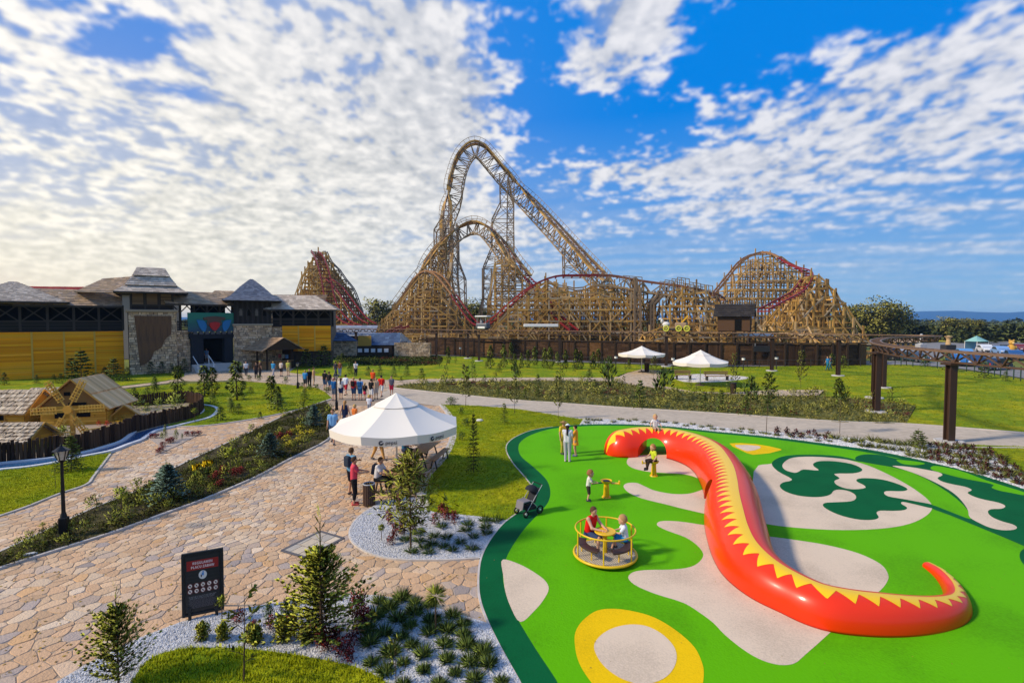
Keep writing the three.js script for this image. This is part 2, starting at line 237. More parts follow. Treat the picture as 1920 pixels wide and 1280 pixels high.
// outlines (photo pixels of edges lying on the ground)
const O = {};
O.play = outline([[990, 1310], [972, 1279], [936, 1214], [913, 1166], [899, 1124], [897, 1082], [902, 1048], [917, 1017], [945, 982], [977, 958], [1002, 933], [1000, 918], [985, 897], [960, 867], [949, 845], [952, 832], [967, 820], [1000, 807], [1047, 800], [1135, 796], [1248, 800], [1332, 809], [1437, 819], [1550, 833], [1641, 846], [1758, 871], [1837, 892], [1920, 918], [2060, 970], [2280, 1090], [2300, 1330], [1900, 1400], [1300, 1400]], 0, 5);
O.playIn = outline([[1060, 1310], [1043, 1279], [1006, 1223], [975, 1172], [956, 1138], [947, 1110], [943, 1082], [949, 1050], [965, 1020], [985, 992], [1010, 965], [1027, 945], [1032, 925], [1025, 902], [1000, 877], [977, 857], [972, 842], [976, 830], [995, 817], [1035, 805], [1080, 801], [1135, 799], [1248, 803], [1332, 812.5], [1437, 823], [1550, 838], [1641, 852], [1758, 878], [1837, 900], [1920, 930], [2040, 985], [2250, 1100], [2270, 1310], [1880, 1380], [1300, 1380]], 0, 5);
O.g1 = outline([[765, 930], [743, 937], [701, 951], [667, 976], [655, 999], [659, 1015], [679, 1032], [715, 1046], [757, 1051], [842, 1051], [898, 1048], [930, 1060], [985, 985], [949, 977], [859, 966], [814, 962], [790, 948]], 0, 4);
O.g2 = outline([[60, 1310], [112, 1280], [180, 1240], [250, 1205], [300, 1185], [350, 1167], [425, 1150], [490, 1139], [538, 1131], [600, 1122], [673, 1119], [715, 1121], [786, 1134], [842, 1151], [898, 1167], [930, 1180], [1010, 1310], [700, 1420], [60, 1420]], 0, 4);
O.lawnG = outline([[240, 1300], [280, 1240], [325, 1223], [400, 1218], [504, 1225], [617, 1243], [680, 1260], [740, 1300], [740, 1420], [240, 1420]], 0, 4);
O.bed1 = outline([[-90, 1100], [0, 1067], [100, 1035], [210, 1000], [317, 961], [375, 940], [480, 895], [540, 863], [614, 825], [624, 800], [626, 775], [610, 752], [532, 780], [482, 805], [375, 855], [320, 882], [250, 925], [180, 952], [105, 987], [25, 1025], [-90, 1075]], 0, 0);
O.lawnA = outline([[-60, 985], [0, 967], [50, 950], [110, 926], [160, 909], [175, 892], [207, 850], [155, 858], [97, 869], [0, 884], [-60, 890]], 0, 0);
O.lawnB = outline([[329, 801], [390, 797], [480, 784], [560, 767], [622, 747], [610, 736], [595, 728], [525, 720], [450, 716], [400, 718], [320, 721], [255, 728], [200, 737], [260, 790]], 0, 0);
O.lawnC = outline([[-20, 715], [60, 707], [150, 702], [230, 698], [345, 697], [344, 706], [310, 714], [250, 721], [180, 729], [90, 738], [-20, 745]], 0, 0);
O.lawnD = outline([[542, 698], [580, 703], [640, 708], [700, 712], [800, 710.5], [925, 708], [1050, 707.5], [1150, 708], [1175, 699], [1205, 692], [1300, 690], [1200, 684], [1100, 681], [1000, 677.5], [900, 670], [800, 667], [700, 670], [622, 676], [560, 684]], 0, 0);
O.bed2 = outline([[735, 727], [770, 720], [850, 716], [1050, 714], [1150, 716], [1210, 726], [1300, 736], [1450, 742.5], [1550, 745], [1640, 750], [1717, 762], [1700, 795], [1578, 791.5], [1470, 784], [1381, 777.5], [1280, 771], [1175, 765], [1050, 756], [960, 750], [860, 740], [790, 733]], 0, 0);
O.lawnF = outline([[1240, 698], [1300, 690], [1450, 687], [1700, 684], [1770, 690], [1860, 702], [1935, 714], [2100, 740], [2100, 835], [1920, 811], [1700, 794], [1720, 762], [1640, 749], [1550, 744.5], [1546, 731], [1440, 731], [1370, 736], [1300, 734], [1235, 722]], 0, 0);
O.bed3 = outline([[1095, 786], [1150, 788], [1249, 792], [1381, 806], [1465, 812.5], [1640, 826], [1780, 838], [1860, 850], [1935, 900], [2070, 975], [1840, 930], [1600, 870], [1300, 830], [1135, 804], [1085, 801]], 0, 0);
O.lawnH = outline([[1790, 833], [1920, 838], [2100, 850], [2100, 950], [1960, 905], [1870, 852]], 0, 0);
O.lawnE = outline([[827, 759], [880, 760], [975, 767.5], [1050, 779], [1100, 787], [1140, 800], [1100, 830], [1020, 880], [1040, 930], [1000, 990], [949, 977], [859, 966], [814, 962], [796, 951], [790, 930], [800, 893], [819, 873], [836, 851], [850, 816], [842, 778]], 0, 0);
O.road = outline([[700, 745], [735, 727], [860, 738], [960, 748], [1050, 754.5], [1175, 763.5], [1280, 769.5], [1381, 776], [1578, 790], [1700, 793.5], [1920, 810.5], [2100, 824], [2100, 862], [1920, 840], [1640, 827], [1465, 814], [1249, 794], [1100, 789], [1050, 782], [975, 769], [880, 762], [820, 761]], 0, 0);
O.path2 = outline([[720, 733], [740, 714], [800, 709], [925, 706.5], [1050, 706], [1160, 706.5], [1176, 699], [1205, 692], [1236, 696], [1250, 708], [1240, 718], [1300, 728], [1440, 731], [1546, 731], [1535, 741], [1440, 744], [1300, 739], [1200, 728], [1150, 718], [1050, 716], [850, 718], [770, 723]], 0, 0);
O.backRoad = outline([[800, 666], [900, 668], [1000, 675], [1100, 679], [1200, 682], [1300, 687], [1450, 686], [1700, 683], [1780, 688], [1860, 699], [1940, 712], [2100, 730], [2100, 700], [1900, 690], [1800, 680], [1700, 676], [1450, 679], [1300, 680], [1200, 675], [1100, 669], [900, 658], [800, 655]], 0, 0);
O.village = outline([[-60, 877], [0, 869], [97, 858], [155, 847], [195, 836], [225, 826], [245, 815], [300, 800], [345, 790], [370, 780], [380, 769], [372, 760], [345, 756], [300, 759], [262, 762], [232, 760], [205, 742], [183, 733], [120, 728], [0, 742], [-60, 750]], 0, 0);
O.plaza = outline([[-160, 1000], [0, 945], [100, 905], [160, 885], [215, 848], [255, 830], [300, 805], [480, 782], [622, 745], [590, 725], [450, 712], [400, 714], [345, 714], [250, 725], [180, 733], [180, 729], [345, 690], [350, 684], [560, 684], [640, 706], [740, 712], [770, 716], [840, 740], [840, 765], [870, 830], [830, 890], [800, 960], [960, 960], [985, 1100], [1000, 1180], [900, 1290], [-160, 1500]], 0, 0);
function lawn(key, y, label, tufts, h = .05) {
  const s = struct('lawn', slabGeo(O[key], -.06, y), M2.lawn); tag(s, label, 'lawn');
  if (tufts) { const im = grassInst(O[key], tufts, y, h, key.charCodeAt(4) + 1); im.name = 'grass_blades'; stuff(im); s.add(im); }
  return s;
}
function bladeTuft(h, n, spread, seed, w = .006) {                 // a few bent blades
  const R = rng(seed), p = [], c = []; for (let i = 0; i < n; i++) { const a = R() * 6.283, r = spread * R(), x = Math.cos(a) * r, z = Math.sin(a) * r, hh = h * (.6 + .6 * R()), l = hh * (.2 + .5 * R()), b = R() * 6.283, lx = Math.cos(b) * l, lz = Math.sin(b) * l, sx = -Math.sin(b) * w, sz = Math.cos(b) * w, k = .8 + .4 * R();
    const m = [x + lx * .35, hh * .6, z + lz * .35], t = [x + lx, hh, z + lz]; for (const q of [[x - sx, 0, z - sz], [x + sx, 0, z + sz], [m[0] + sx * .7, m[1], m[2] + sz * .7], [x - sx, 0, z - sz], [m[0] + sx * .7, m[1], m[2] + sz * .7], [m[0] - sx * .7, m[1], m[2] - sz * .7], [m[0] - sx * .7, m[1], m[2] - sz * .7], [m[0] + sx * .7, m[1], m[2] + sz * .7], t]) { p.push(...q); c.push(k, k, k); } }
  const g = new THREE.BufferGeometry(); g.setAttribute('position', new THREE.Float32BufferAttribute(p, 3)); g.setAttribute('color', new THREE.Float32BufferAttribute(c, 3)); g.setAttribute('uv', new THREE.Float32BufferAttribute(new Float32Array(p.length / 3 * 2), 2)); g.computeVertexNormals();
  const N = g.attributes.normal; for (let i = 0; i < N.count; i++) { const v = V(N.getX(i) * .35, 1, N.getZ(i) * .35).normalize(); N.setXYZ(i, v.x, v.y, v.z); } return g;
}
function grassInst(pts, n, y, h, seed) {
  const im = shadows(new THREE.InstancedMesh(bladeTuft(h, 7, .05, 5, .005), M.leaf, n)), d = new THREE.Object3D(), c = new THREE.Color(); let k = 0;
  randIn(pts, n, seed, (x, dd, R) => { d.position.set(x, y, -dd); d.rotation.y = R() * 6.28; const q = .7 + .7 * R(); d.scale.set(q, q, q); d.updateMatrix(); im.setMatrixAt(k, d.matrix); const t = fbm(x * .8, dd * .8, 3, 4) * .8 + .2 * R(); c.setRGB(lerp(.22, .42, t), lerp(.31, .40, t), .004); im.setColorAt(k++, c); }); im.count = k; return im;
}
lawn('lawnG', .05, 'small lawn in the front at the bottom edge, beside the white gravel', 3600, .06);
lawn('lawnE', .035, 'shaded lawn between the big cream parasol and the green rubber play area', 12000, .05);
lawn('lawnA', .035, 'bright lawn in front of the blue water channel by the black lamp post', 7000, .05);
lawn('lawnB', .035, 'sunny lawn with young conifers between the mini village and the plaza', 12000, .06);
lawn('lawnC', .03, 'narrow lawn strip along the foot of the yellow plank wall', 0);
lawn('lawnD', .03, 'long bright lawn in front of the dark timber wall of the coaster', 0);
lawn('lawnF', .03, 'wide open lawn on the right under the monorail posts', 14000, .07);
lawn('lawnH', .03, 'small lawn corner between the concrete path and the play area edge', 1500, .05);
tag(struct('road', sheetGeo(O.road, .012), M2.road), 'pale concrete path crossing behind the play area', 'path');
tag(struct('path', sheetGeo(O.path2, .008), M2.pavers), 'pinkish paved path with a round plaza under the far parasols', 'path');
tag(struct('service_road', sheetGeo(O.backRoad, .004), M2.asphalt), 'grey service road running along the dark timber wall', 'road');
tag(struct('planting_bed_soil', slabGeo(O.bed1, -.06, .05), M2.mulch), 'dark soil of the long planting bed between the two paved paths', 'planting bed');
tag(struct('planting_bed_soil', slabGeo(O.bed2, -.06, .04), M2.meadow), 'yellowish ground of the long shrub bed behind the concrete path', 'planting bed');
tag(struct('village_ground', slabGeo(O.village, -.06, .05), mat([.36, .28, .2], 1, { bumpMap: bumpFine, bumpScale: .03 })), 'sandy ground inside the log palisade of the mini village', 'ground');
// white gravel
function gravel(key, y, n, size, label, seed) {
  const s = struct('gravel_bed', slabGeo(O[key], -.06, y), M2.gravel); tag(s, label, 'gravel');
  const g = new THREE.IcosahedronGeometry(1, 0), im = shadows(new THREE.InstancedMesh(g, mat([1, 1, 1], .9), n)), d = new THREE.Object3D(), c = new THREE.Color(); let k = 0;
  randIn(O[key], n, seed, (x, dd, R) => { const q = size * (.6 + .8 * R()); d.position.set(x, y + q * .15, -dd); d.rotation.set(R() * 6, R() * 6, R() * 6); d.scale.set(q, q * .7, q * .85); d.updateMatrix(); im.setMatrixAt(k, d.matrix); const v = .38 + .28 * R(); c.setRGB(v, v * .985, v * (.95 + .05 * R())); im.setColorAt(k++, c); });
  im.count = k; im.name = 'pebbles'; stuff(im); s.add(im); return s;
}
gravel('g2', .035, 42000, .021, 'white gravel bed along the bottom edge with grass tufts and the big spruce', 61);
gravel('g1', .03, 26000, .019, 'kidney shaped white gravel bed beside the litter bin', 62);
gravel('bed3', .03, 22000, .045, 'white gravel strip with low plants behind the play area', 63);
// kerbs
const kerbM = vcol(.9, { bumpMap: bumpFine, bumpScale: .004 }); kerbM.color.setRGB(.50, .45, .39);
function kerb(px, w, h, label, col) { const m = struct('kerb', ribbonGeo(outline(px, 0, 4, false), w, -.05, h), col ?? kerbM); tag(m, label, 'kerb'); return m; }
kerb([[112, 1281], [180, 1241], [250, 1206], [300, 1186], [350, 1168], [425, 1151], [490, 1140], [538, 1132], [600, 1123], [673, 1120], [715, 1122], [786, 1135], [842, 1152], [898, 1168], [912, 1173]], .06, .05, 'tan edging along the front gravel bed beside the black notice board');
kerb([[790, 945], [765, 930], [743, 937], [701, 951], [667, 976], [655, 999], [659, 1015], [679, 1032], [715, 1046], [757, 1051], [842, 1051], [898, 1048]], .06, .045, 'curved edging round the kidney shaped gravel bed');
kerb([[-90, 1100], [0, 1067], [100, 1035], [210, 1000], [317, 961], [375, 940], [480, 895], [540, 863], [614, 825], [624, 800], [626, 775]], .09, .06, 'pale edging on the plaza side of the long planting bed');
kerb([[-90, 1075], [25, 1025], [105, 987], [180, 952], [250, 925], [320, 882], [375, 855], [482, 805], [532, 780], [610, 752]], .09, .06, 'pale edging on the lamp side of the long planting bed');
kerb([[827, 759], [842, 778], [850, 816], [836, 851], [819, 873], [800, 893], [790, 930], [796, 951]], .35, .04, 'pale paved edging between the plaza and the shaded lawn');
kerb([[-60, 986], [0, 968], [50, 951], [110, 927], [160, 910], [175, 893], [206, 852]], .08, .05, 'pale edging of the bright lawn beside the water channel');
kerb([[325, 801], [390, 798], [480, 785], [560, 768], [622, 748]], .14, .05, 'pale edging of the sunny conifer lawn along the plaza');
kerb([[735, 727], [790, 733], [860, 740], [960, 750], [1050, 756], [1175, 765], [1280, 771], [1381, 777.5], [1578, 791], [1700, 795], [1920, 812], [2050, 822]], .12, .06, 'kerb on the far side of the concrete path');
kerb([[827, 759], [880, 760.5], [975, 768], [1050, 780], [1100, 787], [1249, 792], [1381, 806], [1465, 813], [1640, 826], [1780, 838], [1920, 841]], .12, .06, 'kerb on the near side of the concrete path');
// blue water channel
{
  const lo = outline([[-60, 892], [0, 883], [50, 878], [100, 870], [155, 858], [205, 848], [240, 835], [265, 826], [277, 818], [295, 808], [330, 800], [362, 792], [390, 785], [405, 775], [407, 768], [397, 763], [376, 760]], 0, 4, false);
  const hi = outline([[-60, 879], [0, 871], [50, 866], [95, 861], [150, 852], [195, 840], [225, 830], [240, 820], [252, 811], [280, 801], [312, 794], [350, 784], [370, 778], [380, 771], [376, 766]], 0, 4, false);
  const t = thing('water_channel', 'curving blue water channel with white kerbs round the log palisade', 'channel');
  obj('water', slabGeo([...lo, ...hi.slice().reverse()], -.05, .03), mat([.02, .085, .19], .18, { bumpMap: bumpFine, bumpScale: .004 }), t);
  const wk = mat([.62, .62, .62], .8, { bumpMap: bumpFine, bumpScale: .003 });
  obj('kerb', ribbonGeo(lo, .2, -.05, .1), wk, t); obj('kerb', ribbonGeo(hi, .2, -.05, .1), wk, t);
}
// ---------- flagstone plaza ----------
{
  const s = struct('plaza', slabGeo(O.plaza, -.07, -.012), M2.pavers); tag(s, 'broad plaza and paths of irregular tan and grey flagstones', 'plaza');
  const base = sheetGeo(outline([[-160, 1000], [0, 945], [100, 905], [215, 848], [255, 830], [330, 800], [480, 782], [622, 745], [840, 745], [870, 830], [830, 890], [800, 960], [960, 960], [985, 1100], [1000, 1180], [900, 1290], [-160, 1500]], 0, 0), -.008);
  obj('joint_sand', base, M2.joint, s);
  const R = rng(77), holes = [O.bed1, O.lawnA, O.lawnE, O.lawnG, O.g1, O.g2, O.play, O.lawnB], grid = new Map(), sites = [], R2 = rng(78);
  for (let d = 6.5, j = 0; d < 36; j++) { const s0 = lerp(.335, .22, sstep(9.5, 18, d)); for (let i = Math.floor(-d * 1.15 / s0); i < 10 / s0; i++) { const q = [(i + .5 + (R2() - .5) * .95 + (j % 2 ? .25 : -.25)) * s0 * 1.08, d + (R2() - .5) * .9 * s0]; sites.push(q); const k = Math.floor(q[0] / .5) + ',' + Math.floor(q[1] / .5); (grid.get(k) ?? grid.set(k, []).get(k)).push(q); } d += s0; }
  const pal = [[.49, .325, .195], [.53, .375, .235], [.47, .32, .195], [.52, .40, .275], [.57, .455, .33], [.40, .315, .245], [.32, .27, .24], [.48, .345, .23], [.54, .34, .175], [.51, .375, .255], [.45, .35, .265], [.35, .29, .25]];
  const cells = [];
  for (const me of sites) {
    const [sx, sy] = me; if (Math.abs(sx) > sy * 1.06 + .6 || !inside(O.plaza, sx, sy)) continue;
    if (holes.some((h) => inside(h, sx, sy) && inside(h, sx + .3, sy) && inside(h, sx - .3, sy) && inside(h, sx, sy + .3) && inside(h, sx, sy - .3))) continue;
    let poly = [[sx - 1, sy - 1], [sx + 1, sy - 1], [sx + 1, sy + 1], [sx - 1, sy + 1]];
    const bi = Math.floor(sx / .5), bj = Math.floor(sy / .5);
    for (let dj = -2; dj <= 2; dj++) for (let di = -2; di <= 2; di++) for (const q of grid.get((bi + di) + ',' + (bj + dj)) ?? []) if (q !== me) {
      const [qx, qy] = q, nx = qx - sx, ny = qy - sy, L = Math.hypot(nx, ny), lim = L / 2 - .007, np = [];
      for (let k = 0; k < poly.length; k++) { const a = poly[k], b = poly[(k + 1) % poly.length], da = ((a[0] - sx) * nx + (a[1] - sy) * ny) / L - lim, db = ((b[0] - sx) * nx + (b[1] - sy) * ny) / L - lim; if (da <= 0) np.push(a); if (da * db < 0) { const t = da / (da - db); np.push([lerp(a[0], b[0], t), lerp(a[1], b[1], t)]); } }
      poly = np;
    }
    if (poly.length > 2) cells.push({ sx, sy, poly, d: Math.hypot(sx * .7, sy) });
  }
  cells.sort((a, b) => a.d - b.d);
  const stoneMat = vcol(.85, { bumpMap: bumpFine, bumpScale: .014 }), far = [];
  const vis = (c) => Math.abs(c.sx) < c.sy * 1.02 && c.sy > 8.2; let made = 0;
  cells.forEach((c) => {
    const n = c.poly.length, ch = .012, h = .002 + .006 * R(), p = [], top = [], uv = []; const tx = (R() - .5) * .01, ty = (R() - .5) * .01;
    // rounded corners: each corner cut in two
    const rp = []; for (let k = 0; k < n; k++) { const a = c.poly[(k + n - 1) % n], b = c.poly[k], d = c.poly[(k + 1) % n]; for (const [e, t] of [[a, .2], [d, .2]]) rp.push([lerp(b[0], e[0], t), lerp(b[1], e[1], t)]); }
    const hh = (x, y) => h + tx * (x - c.sx) + ty * (y - c.sy), inn = rp.map(([x, y]) => { const dx = c.sx - x, dy = c.sy - y, L = Math.hypot(dx, dy) || 1; return [x + dx / L * ch, y + dy / L * ch]; }), m = rp.length;
    for (let k = 0; k < m; k++) { const a = inn[k], b = inn[(k + 1) % m], A = rp[k], B = rp[(k + 1) % m]; p.push(c.sx, hh(c.sx, c.sy) + .002, -c.sy, a[0], hh(...a), -a[1], b[0], hh(...b), -b[1]); p.push(a[0], hh(...a), -a[1], A[0], -.008, -A[1], B[0], -.008, -B[1], a[0], hh(...a), -a[1], B[0], -.008, -B[1], b[0], hh(...b), -b[1]); }
    const patch = fbm(c.sx * .35 + 7, c.sy * .35, 3, 31), pick = R() < .55 ? Math.floor(clamp((patch - .25) * 2) * 4.99) : Math.floor(R() * pal.length), q = pal[pick], k = .97 + .26 * R();
    const g = new THREE.BufferGeometry(); g.setAttribute('position', new THREE.Float32BufferAttribute(p, 3)); const u = new Float32Array(p.length / 3 * 2), of = R() * 5; for (let t = 0; t < u.length / 2; t++) { u[t * 2] = p[t * 3] + of; u[t * 2 + 1] = p[t * 3 + 2] + of; } g.setAttribute('uv', new THREE.BufferAttribute(u, 2)); g.computeVertexNormals(); paint(g, [q[0] * k, q[1] * k * .96, q[2] * k * .92]);
    if (vis(c) && made < 300) { made++; obj('flagstone', g, stoneMat, s); } else far.push(g);
  });
  stuff(obj('flagstones', far, stoneMat, s));
  const cv = thing('access_cover', 'paved access cover with dark metal frame set in the flagstone plaza', 'cover'), a = at(528, 1033), b = at(600, 997), c = at(643, 1010), d = at(572, 1046), y = .016;
  const Q = [a, b, c, d].map((p) => V(p[0], y, p[2])), fr = new Beams(); for (let i = 0; i < 4; i++) fr.add(Q[i], Q[(i + 1) % 4], .09, .02); fr.put('frame', mat([.10, .09, .09], .6), cv);
  obj('plate', tiled(Q[0], Q[3], Q[2], Q[1], 3, 3, { gap: .01, lift: .004, cols: [[.52, .44, .34], [.45, .40, .33], [.56, .46, .33]], seed: 3 }), stoneMat, cv);
}
// ---------- rubber play surface ----------
const zz = (rx, ry, k) => (p) => p.map(([x, y]) => [rx + x / k, ry + y / k]);
const RB = { dk: mat([.001, .10, .028], .85, { bumpMap: bumpFine, bumpScale: .003 }), gr: mat([.105, .40, .0], .85, { bumpMap: bumpFine, bumpScale: .003 }), be: mat([.66, .52, .37], .85, { bumpMap: bumpFine, bumpScale: .003 }), ye: mat([.80, .50, .002], .8, { bumpMap: bumpFine, bumpScale: .003 }) };
{
  const speck = (a, rep, f) => colTex(512, (u, v) => { const q = 1 + a * (fbm(u * f, v * f, 5, 41, f) - .5) * 2 + .22 * (vnoise(u * 256, v * 256, 6, 256) - .5); return [q * .95, q * .95, q * .95]; }, rep);
  RB.gr.map = speck(.30, 7, 5); RB.be.map = speck(.24, 5, 5); RB.dk.map = speck(.2, 4, 6); RB.ye.map = speck(.12, 4, 6);
  const s = struct('playground_surface', slabGeo(O.play, -.06, .04), RB.dk); tag(s, 'soft rubber play surface in bright green with dark green rim and beige shapes', 'play surface');
  const add = (name, px, y, m, sm = 4) => obj(name, sheetGeo(outline(px, 0, sm), y), m, s);
  obj('green_field', sheetGeo(O.playIn, .044), RB.gr, s);
  const z3 = zz(860, 780, 4), z4 = zz(1100, 760, 4.74), z6 = zz(1420, 780, 3.84);
  // dark branch and beige shapes on the far right
  add('dark_leaf', z6([[960, 372], [830, 350], [716, 325], [728, 292], [800, 281], [900, 288], [1000, 312], [1215, 338], [1500, 398], [1920, 533], [2300, 690], [2700, 950], [2600, 1300], [2200, 1080], [1920, 945], [1740, 868], [1540, 785], [1400, 727], [1257, 672], [1257, 648], [1400, 702], [1538, 752], [1520, 690], [1380, 560], [1120, 415]]), .048, RB.dk, 3);
  add('beige_leaf', z6([[975, 366], [1100, 374], [1240, 398], [1310, 413], [1336, 432], [1300, 455], [1340, 482], [1420, 502], [1500, 518], [1547, 540], [1516, 562], [1570, 592], [1640, 612], [1740, 633], [1787, 655], [1760, 677], [1690, 680], [1663, 697], [1690, 735], [1760, 767], [1840, 790], [1872, 811], [1850, 829], [1760, 832], [1680, 815], [1600, 780], [1535, 742], [1520, 690], [1490, 640], [1440, 585], [1380, 540], [1250, 470], [1120, 415], [1020, 382]]), .052, RB.be, 3);
  add('green_sliver', z6([[1005, 322], [1060, 325], [1150, 335], [1208, 348], [1180, 358], [1110, 360], [1050, 352], [1020, 338]]), .052, RB.gr, 3);
  add('green_sliver', z6([[1250, 378], [1290, 366], [1450, 398], [1650, 470], [1800, 518], [1925, 558], [1925, 580], [1830, 562], [1750, 547], [1690, 525], [1704, 505], [1650, 488], [1550, 470], [1450, 450], [1330, 417], [1265, 397]]), .052, RB.gr, 3);
  add('beige_field', z6([[10, 362], [100, 350], [140, 318], [220, 298], [400, 294], [560, 302], [700, 333], [800, 363], [950, 430], [1080, 500], [1170, 560], [1230, 610], [1259, 650], [1255, 690], [1200, 740], [1100, 785], [950, 815], [700, 831], [450, 826], [200, 806], [70, 787], [0, 770], [-30, 560]]), .048, RB.be, 3);
  add('dark_leaf', z6([[105, 350], [150, 310], [230, 290], [400, 285], [600, 297], [752, 336], [600, 313], [400, 299], [260, 306], [195, 340], [183, 375], [215, 402], [270, 416], [296, 410], [335, 392], [442, 399], [410, 370], [405, 350], [450, 332], [560, 333], [680, 352], [752, 385], [750, 405], [690, 420], [556, 424], [594, 455], [557, 475], [575, 505], [640, 530], [700, 536], [780, 525], [768, 505], [720, 480], [722, 462], [780, 455], [900, 465], [1020, 500], [1084, 535], [1050, 549], [930, 549], [915, 565], [945, 587], [1050, 606], [1150, 625], [1260, 647], [1260, 673], [1150, 648], [1050, 627], [1038, 640], [1080, 668], [1060, 686], [980, 692], [885, 691], [860, 706], [876, 740], [840, 756], [740, 756], [620, 731], [520, 690], [474, 655], [490, 635], [560, 630], [680, 622], [713, 600], [700, 570], [650, 546], [590, 538], [553, 546], [530, 572], [480, 588], [400, 592], [290, 580], [200, 550], [163, 512], [190, 485], [238, 475], [250, 462], [150, 405]]), .052, RB.dk, 3);
  add('beige_field', z4([[357, 515], [370, 480], [400, 461], [480, 453], [620, 446], [800, 455], [860, 520], [950, 585], [1060, 650], [1075, 720], [1040, 690], [960, 645], [860, 620], [700, 610], [560, 600], [430, 573], [375, 545]]), .048, RB.be);
  add('beige_field', z4([[330, 722], [365, 700], [440, 698], [520, 730], [600, 765], [760, 796], [900, 796], [1000, 770], [1100, 730], [1150, 850], [1130, 982], [900, 940], [700, 890], [500, 840], [400, 800], [345, 760]]), .048, RB.be);
  add('beige_field', [[1232, 987], [1238, 980], [1272, 980], [1330, 988], [1385, 990], [1420, 1040], [1480, 1090], [1560, 1120], [1580, 1170], [1566, 1182], [1510, 1232], [1488, 1249], [1461, 1251], [1431, 1243], [1401, 1227], [1359, 1194], [1338, 1172], [1310, 1151], [1282, 1134], [1226, 1116], [1189, 1099], [1178, 1086], [1187, 1076], [1210, 1072], [1260, 1071], [1295, 1066], [1312, 1056], [1319, 1042], [1307, 1025], [1285, 1010], [1250, 997]], .048, RB.be, 3);
  add('beige_field', [[1400, 1005], [1445, 1009], [1491, 1015], [1552, 1025], [1612, 1041], [1652, 1061], [1666, 1081], [1664, 1094], [1644, 1116], [1600, 1135], [1540, 1125], [1460, 1085], [1410, 1040]], .048, RB.be);
  add('beige_field', [[943, 1052], [972, 1060], [1006, 1079], [1023, 1093], [1029, 1107], [1020, 1127], [1001, 1150], [976, 1170], [956, 1138], [947, 1110], [943.5, 1082]], .048, RB.be);
  add('yellow_ring', [[1152, 1145], [1121, 1148], [1093, 1167], [1079, 1189], [1078, 1214], [1085, 1245], [1105, 1279], [1140, 1315], [1200, 1335], [1270, 1325], [1312, 1300], [1320, 1265], [1316, 1245], [1302, 1217], [1268, 1186], [1226, 1161], [1189, 1150]], .048, RB.ye);
  add('beige_disc', [[1183, 1175], [1152, 1181], [1127, 1195], [1114, 1214], [1119, 1234], [1136, 1257], [1167, 1278], [1205, 1288], [1243, 1278], [1263, 1258], [1269, 1234], [1262, 1214], [1240, 1192], [1212, 1178]], .052, RB.be);
  add('yellow_triangle', z4([[1270, 345], [1500, 350], [1720, 393], [1732, 405], [1480, 447], [1380, 410]]), .048, RB.ye, 2);
  add('beige_triangle', z4([[1320, 360], [1530, 368], [1545, 388], [1430, 415], [1370, 395]]), .052, RB.be, 2);
  add('dark_spot', [[1916, 1035], [1925, 1032], [1960, 1040], [1965, 1065], [1930, 1068], [1914, 1052]], .048, RB.dk);
  obj('edging', ribbonGeo([...O.play.slice(3, 90)], .05, -.05, .045), kerbM, s);
}
// ---------- parking ground, oval plaza, far hills ----------
tag(struct('car_park', sheetGeo(outline([[1640, 673], [1800, 670], [2000, 676], [2100, 690], [2100, 655], [1900, 640], [1700, 642], [1640, 650]], 0, 0), .002), M2.asphalt), 'grey car park on the far right beyond the lawn', 'car park');
tag(struct('paved_oval', slabGeo(outline([[1264, 708], [1290, 702.5], [1330, 702], [1400, 707], [1402, 710], [1385, 713], [1340, 717], [1290, 717]], 0, 4), -.02, .05), mat([.62, .56, .50], .9)), 'pale oval paving under the right far parasol', 'paving');
tag(struct('field_strip', sheetGeo(outline([[1690, 643], [1830, 642], [1830, 633], [1690, 634]], 0, 0), -.05), mat([.45, .38, .03], 1)), 'yellow strip of crop field beyond the car park', 'field');
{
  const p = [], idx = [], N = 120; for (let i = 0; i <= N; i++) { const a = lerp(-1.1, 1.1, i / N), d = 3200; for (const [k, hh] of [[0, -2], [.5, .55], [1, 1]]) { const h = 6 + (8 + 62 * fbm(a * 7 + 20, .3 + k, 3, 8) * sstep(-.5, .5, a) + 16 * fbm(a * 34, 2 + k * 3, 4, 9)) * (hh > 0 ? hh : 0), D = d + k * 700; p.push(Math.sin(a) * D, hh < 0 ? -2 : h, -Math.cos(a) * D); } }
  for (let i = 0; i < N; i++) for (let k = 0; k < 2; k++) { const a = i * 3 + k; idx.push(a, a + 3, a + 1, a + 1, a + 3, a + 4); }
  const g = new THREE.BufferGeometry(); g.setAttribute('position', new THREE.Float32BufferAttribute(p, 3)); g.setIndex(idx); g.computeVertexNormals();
  tag(struct('hills', g, mat([.004, .085, .22], 1, { side: THREE.DoubleSide })), 'long low blue forested ridge on the horizon', 'hills');
}
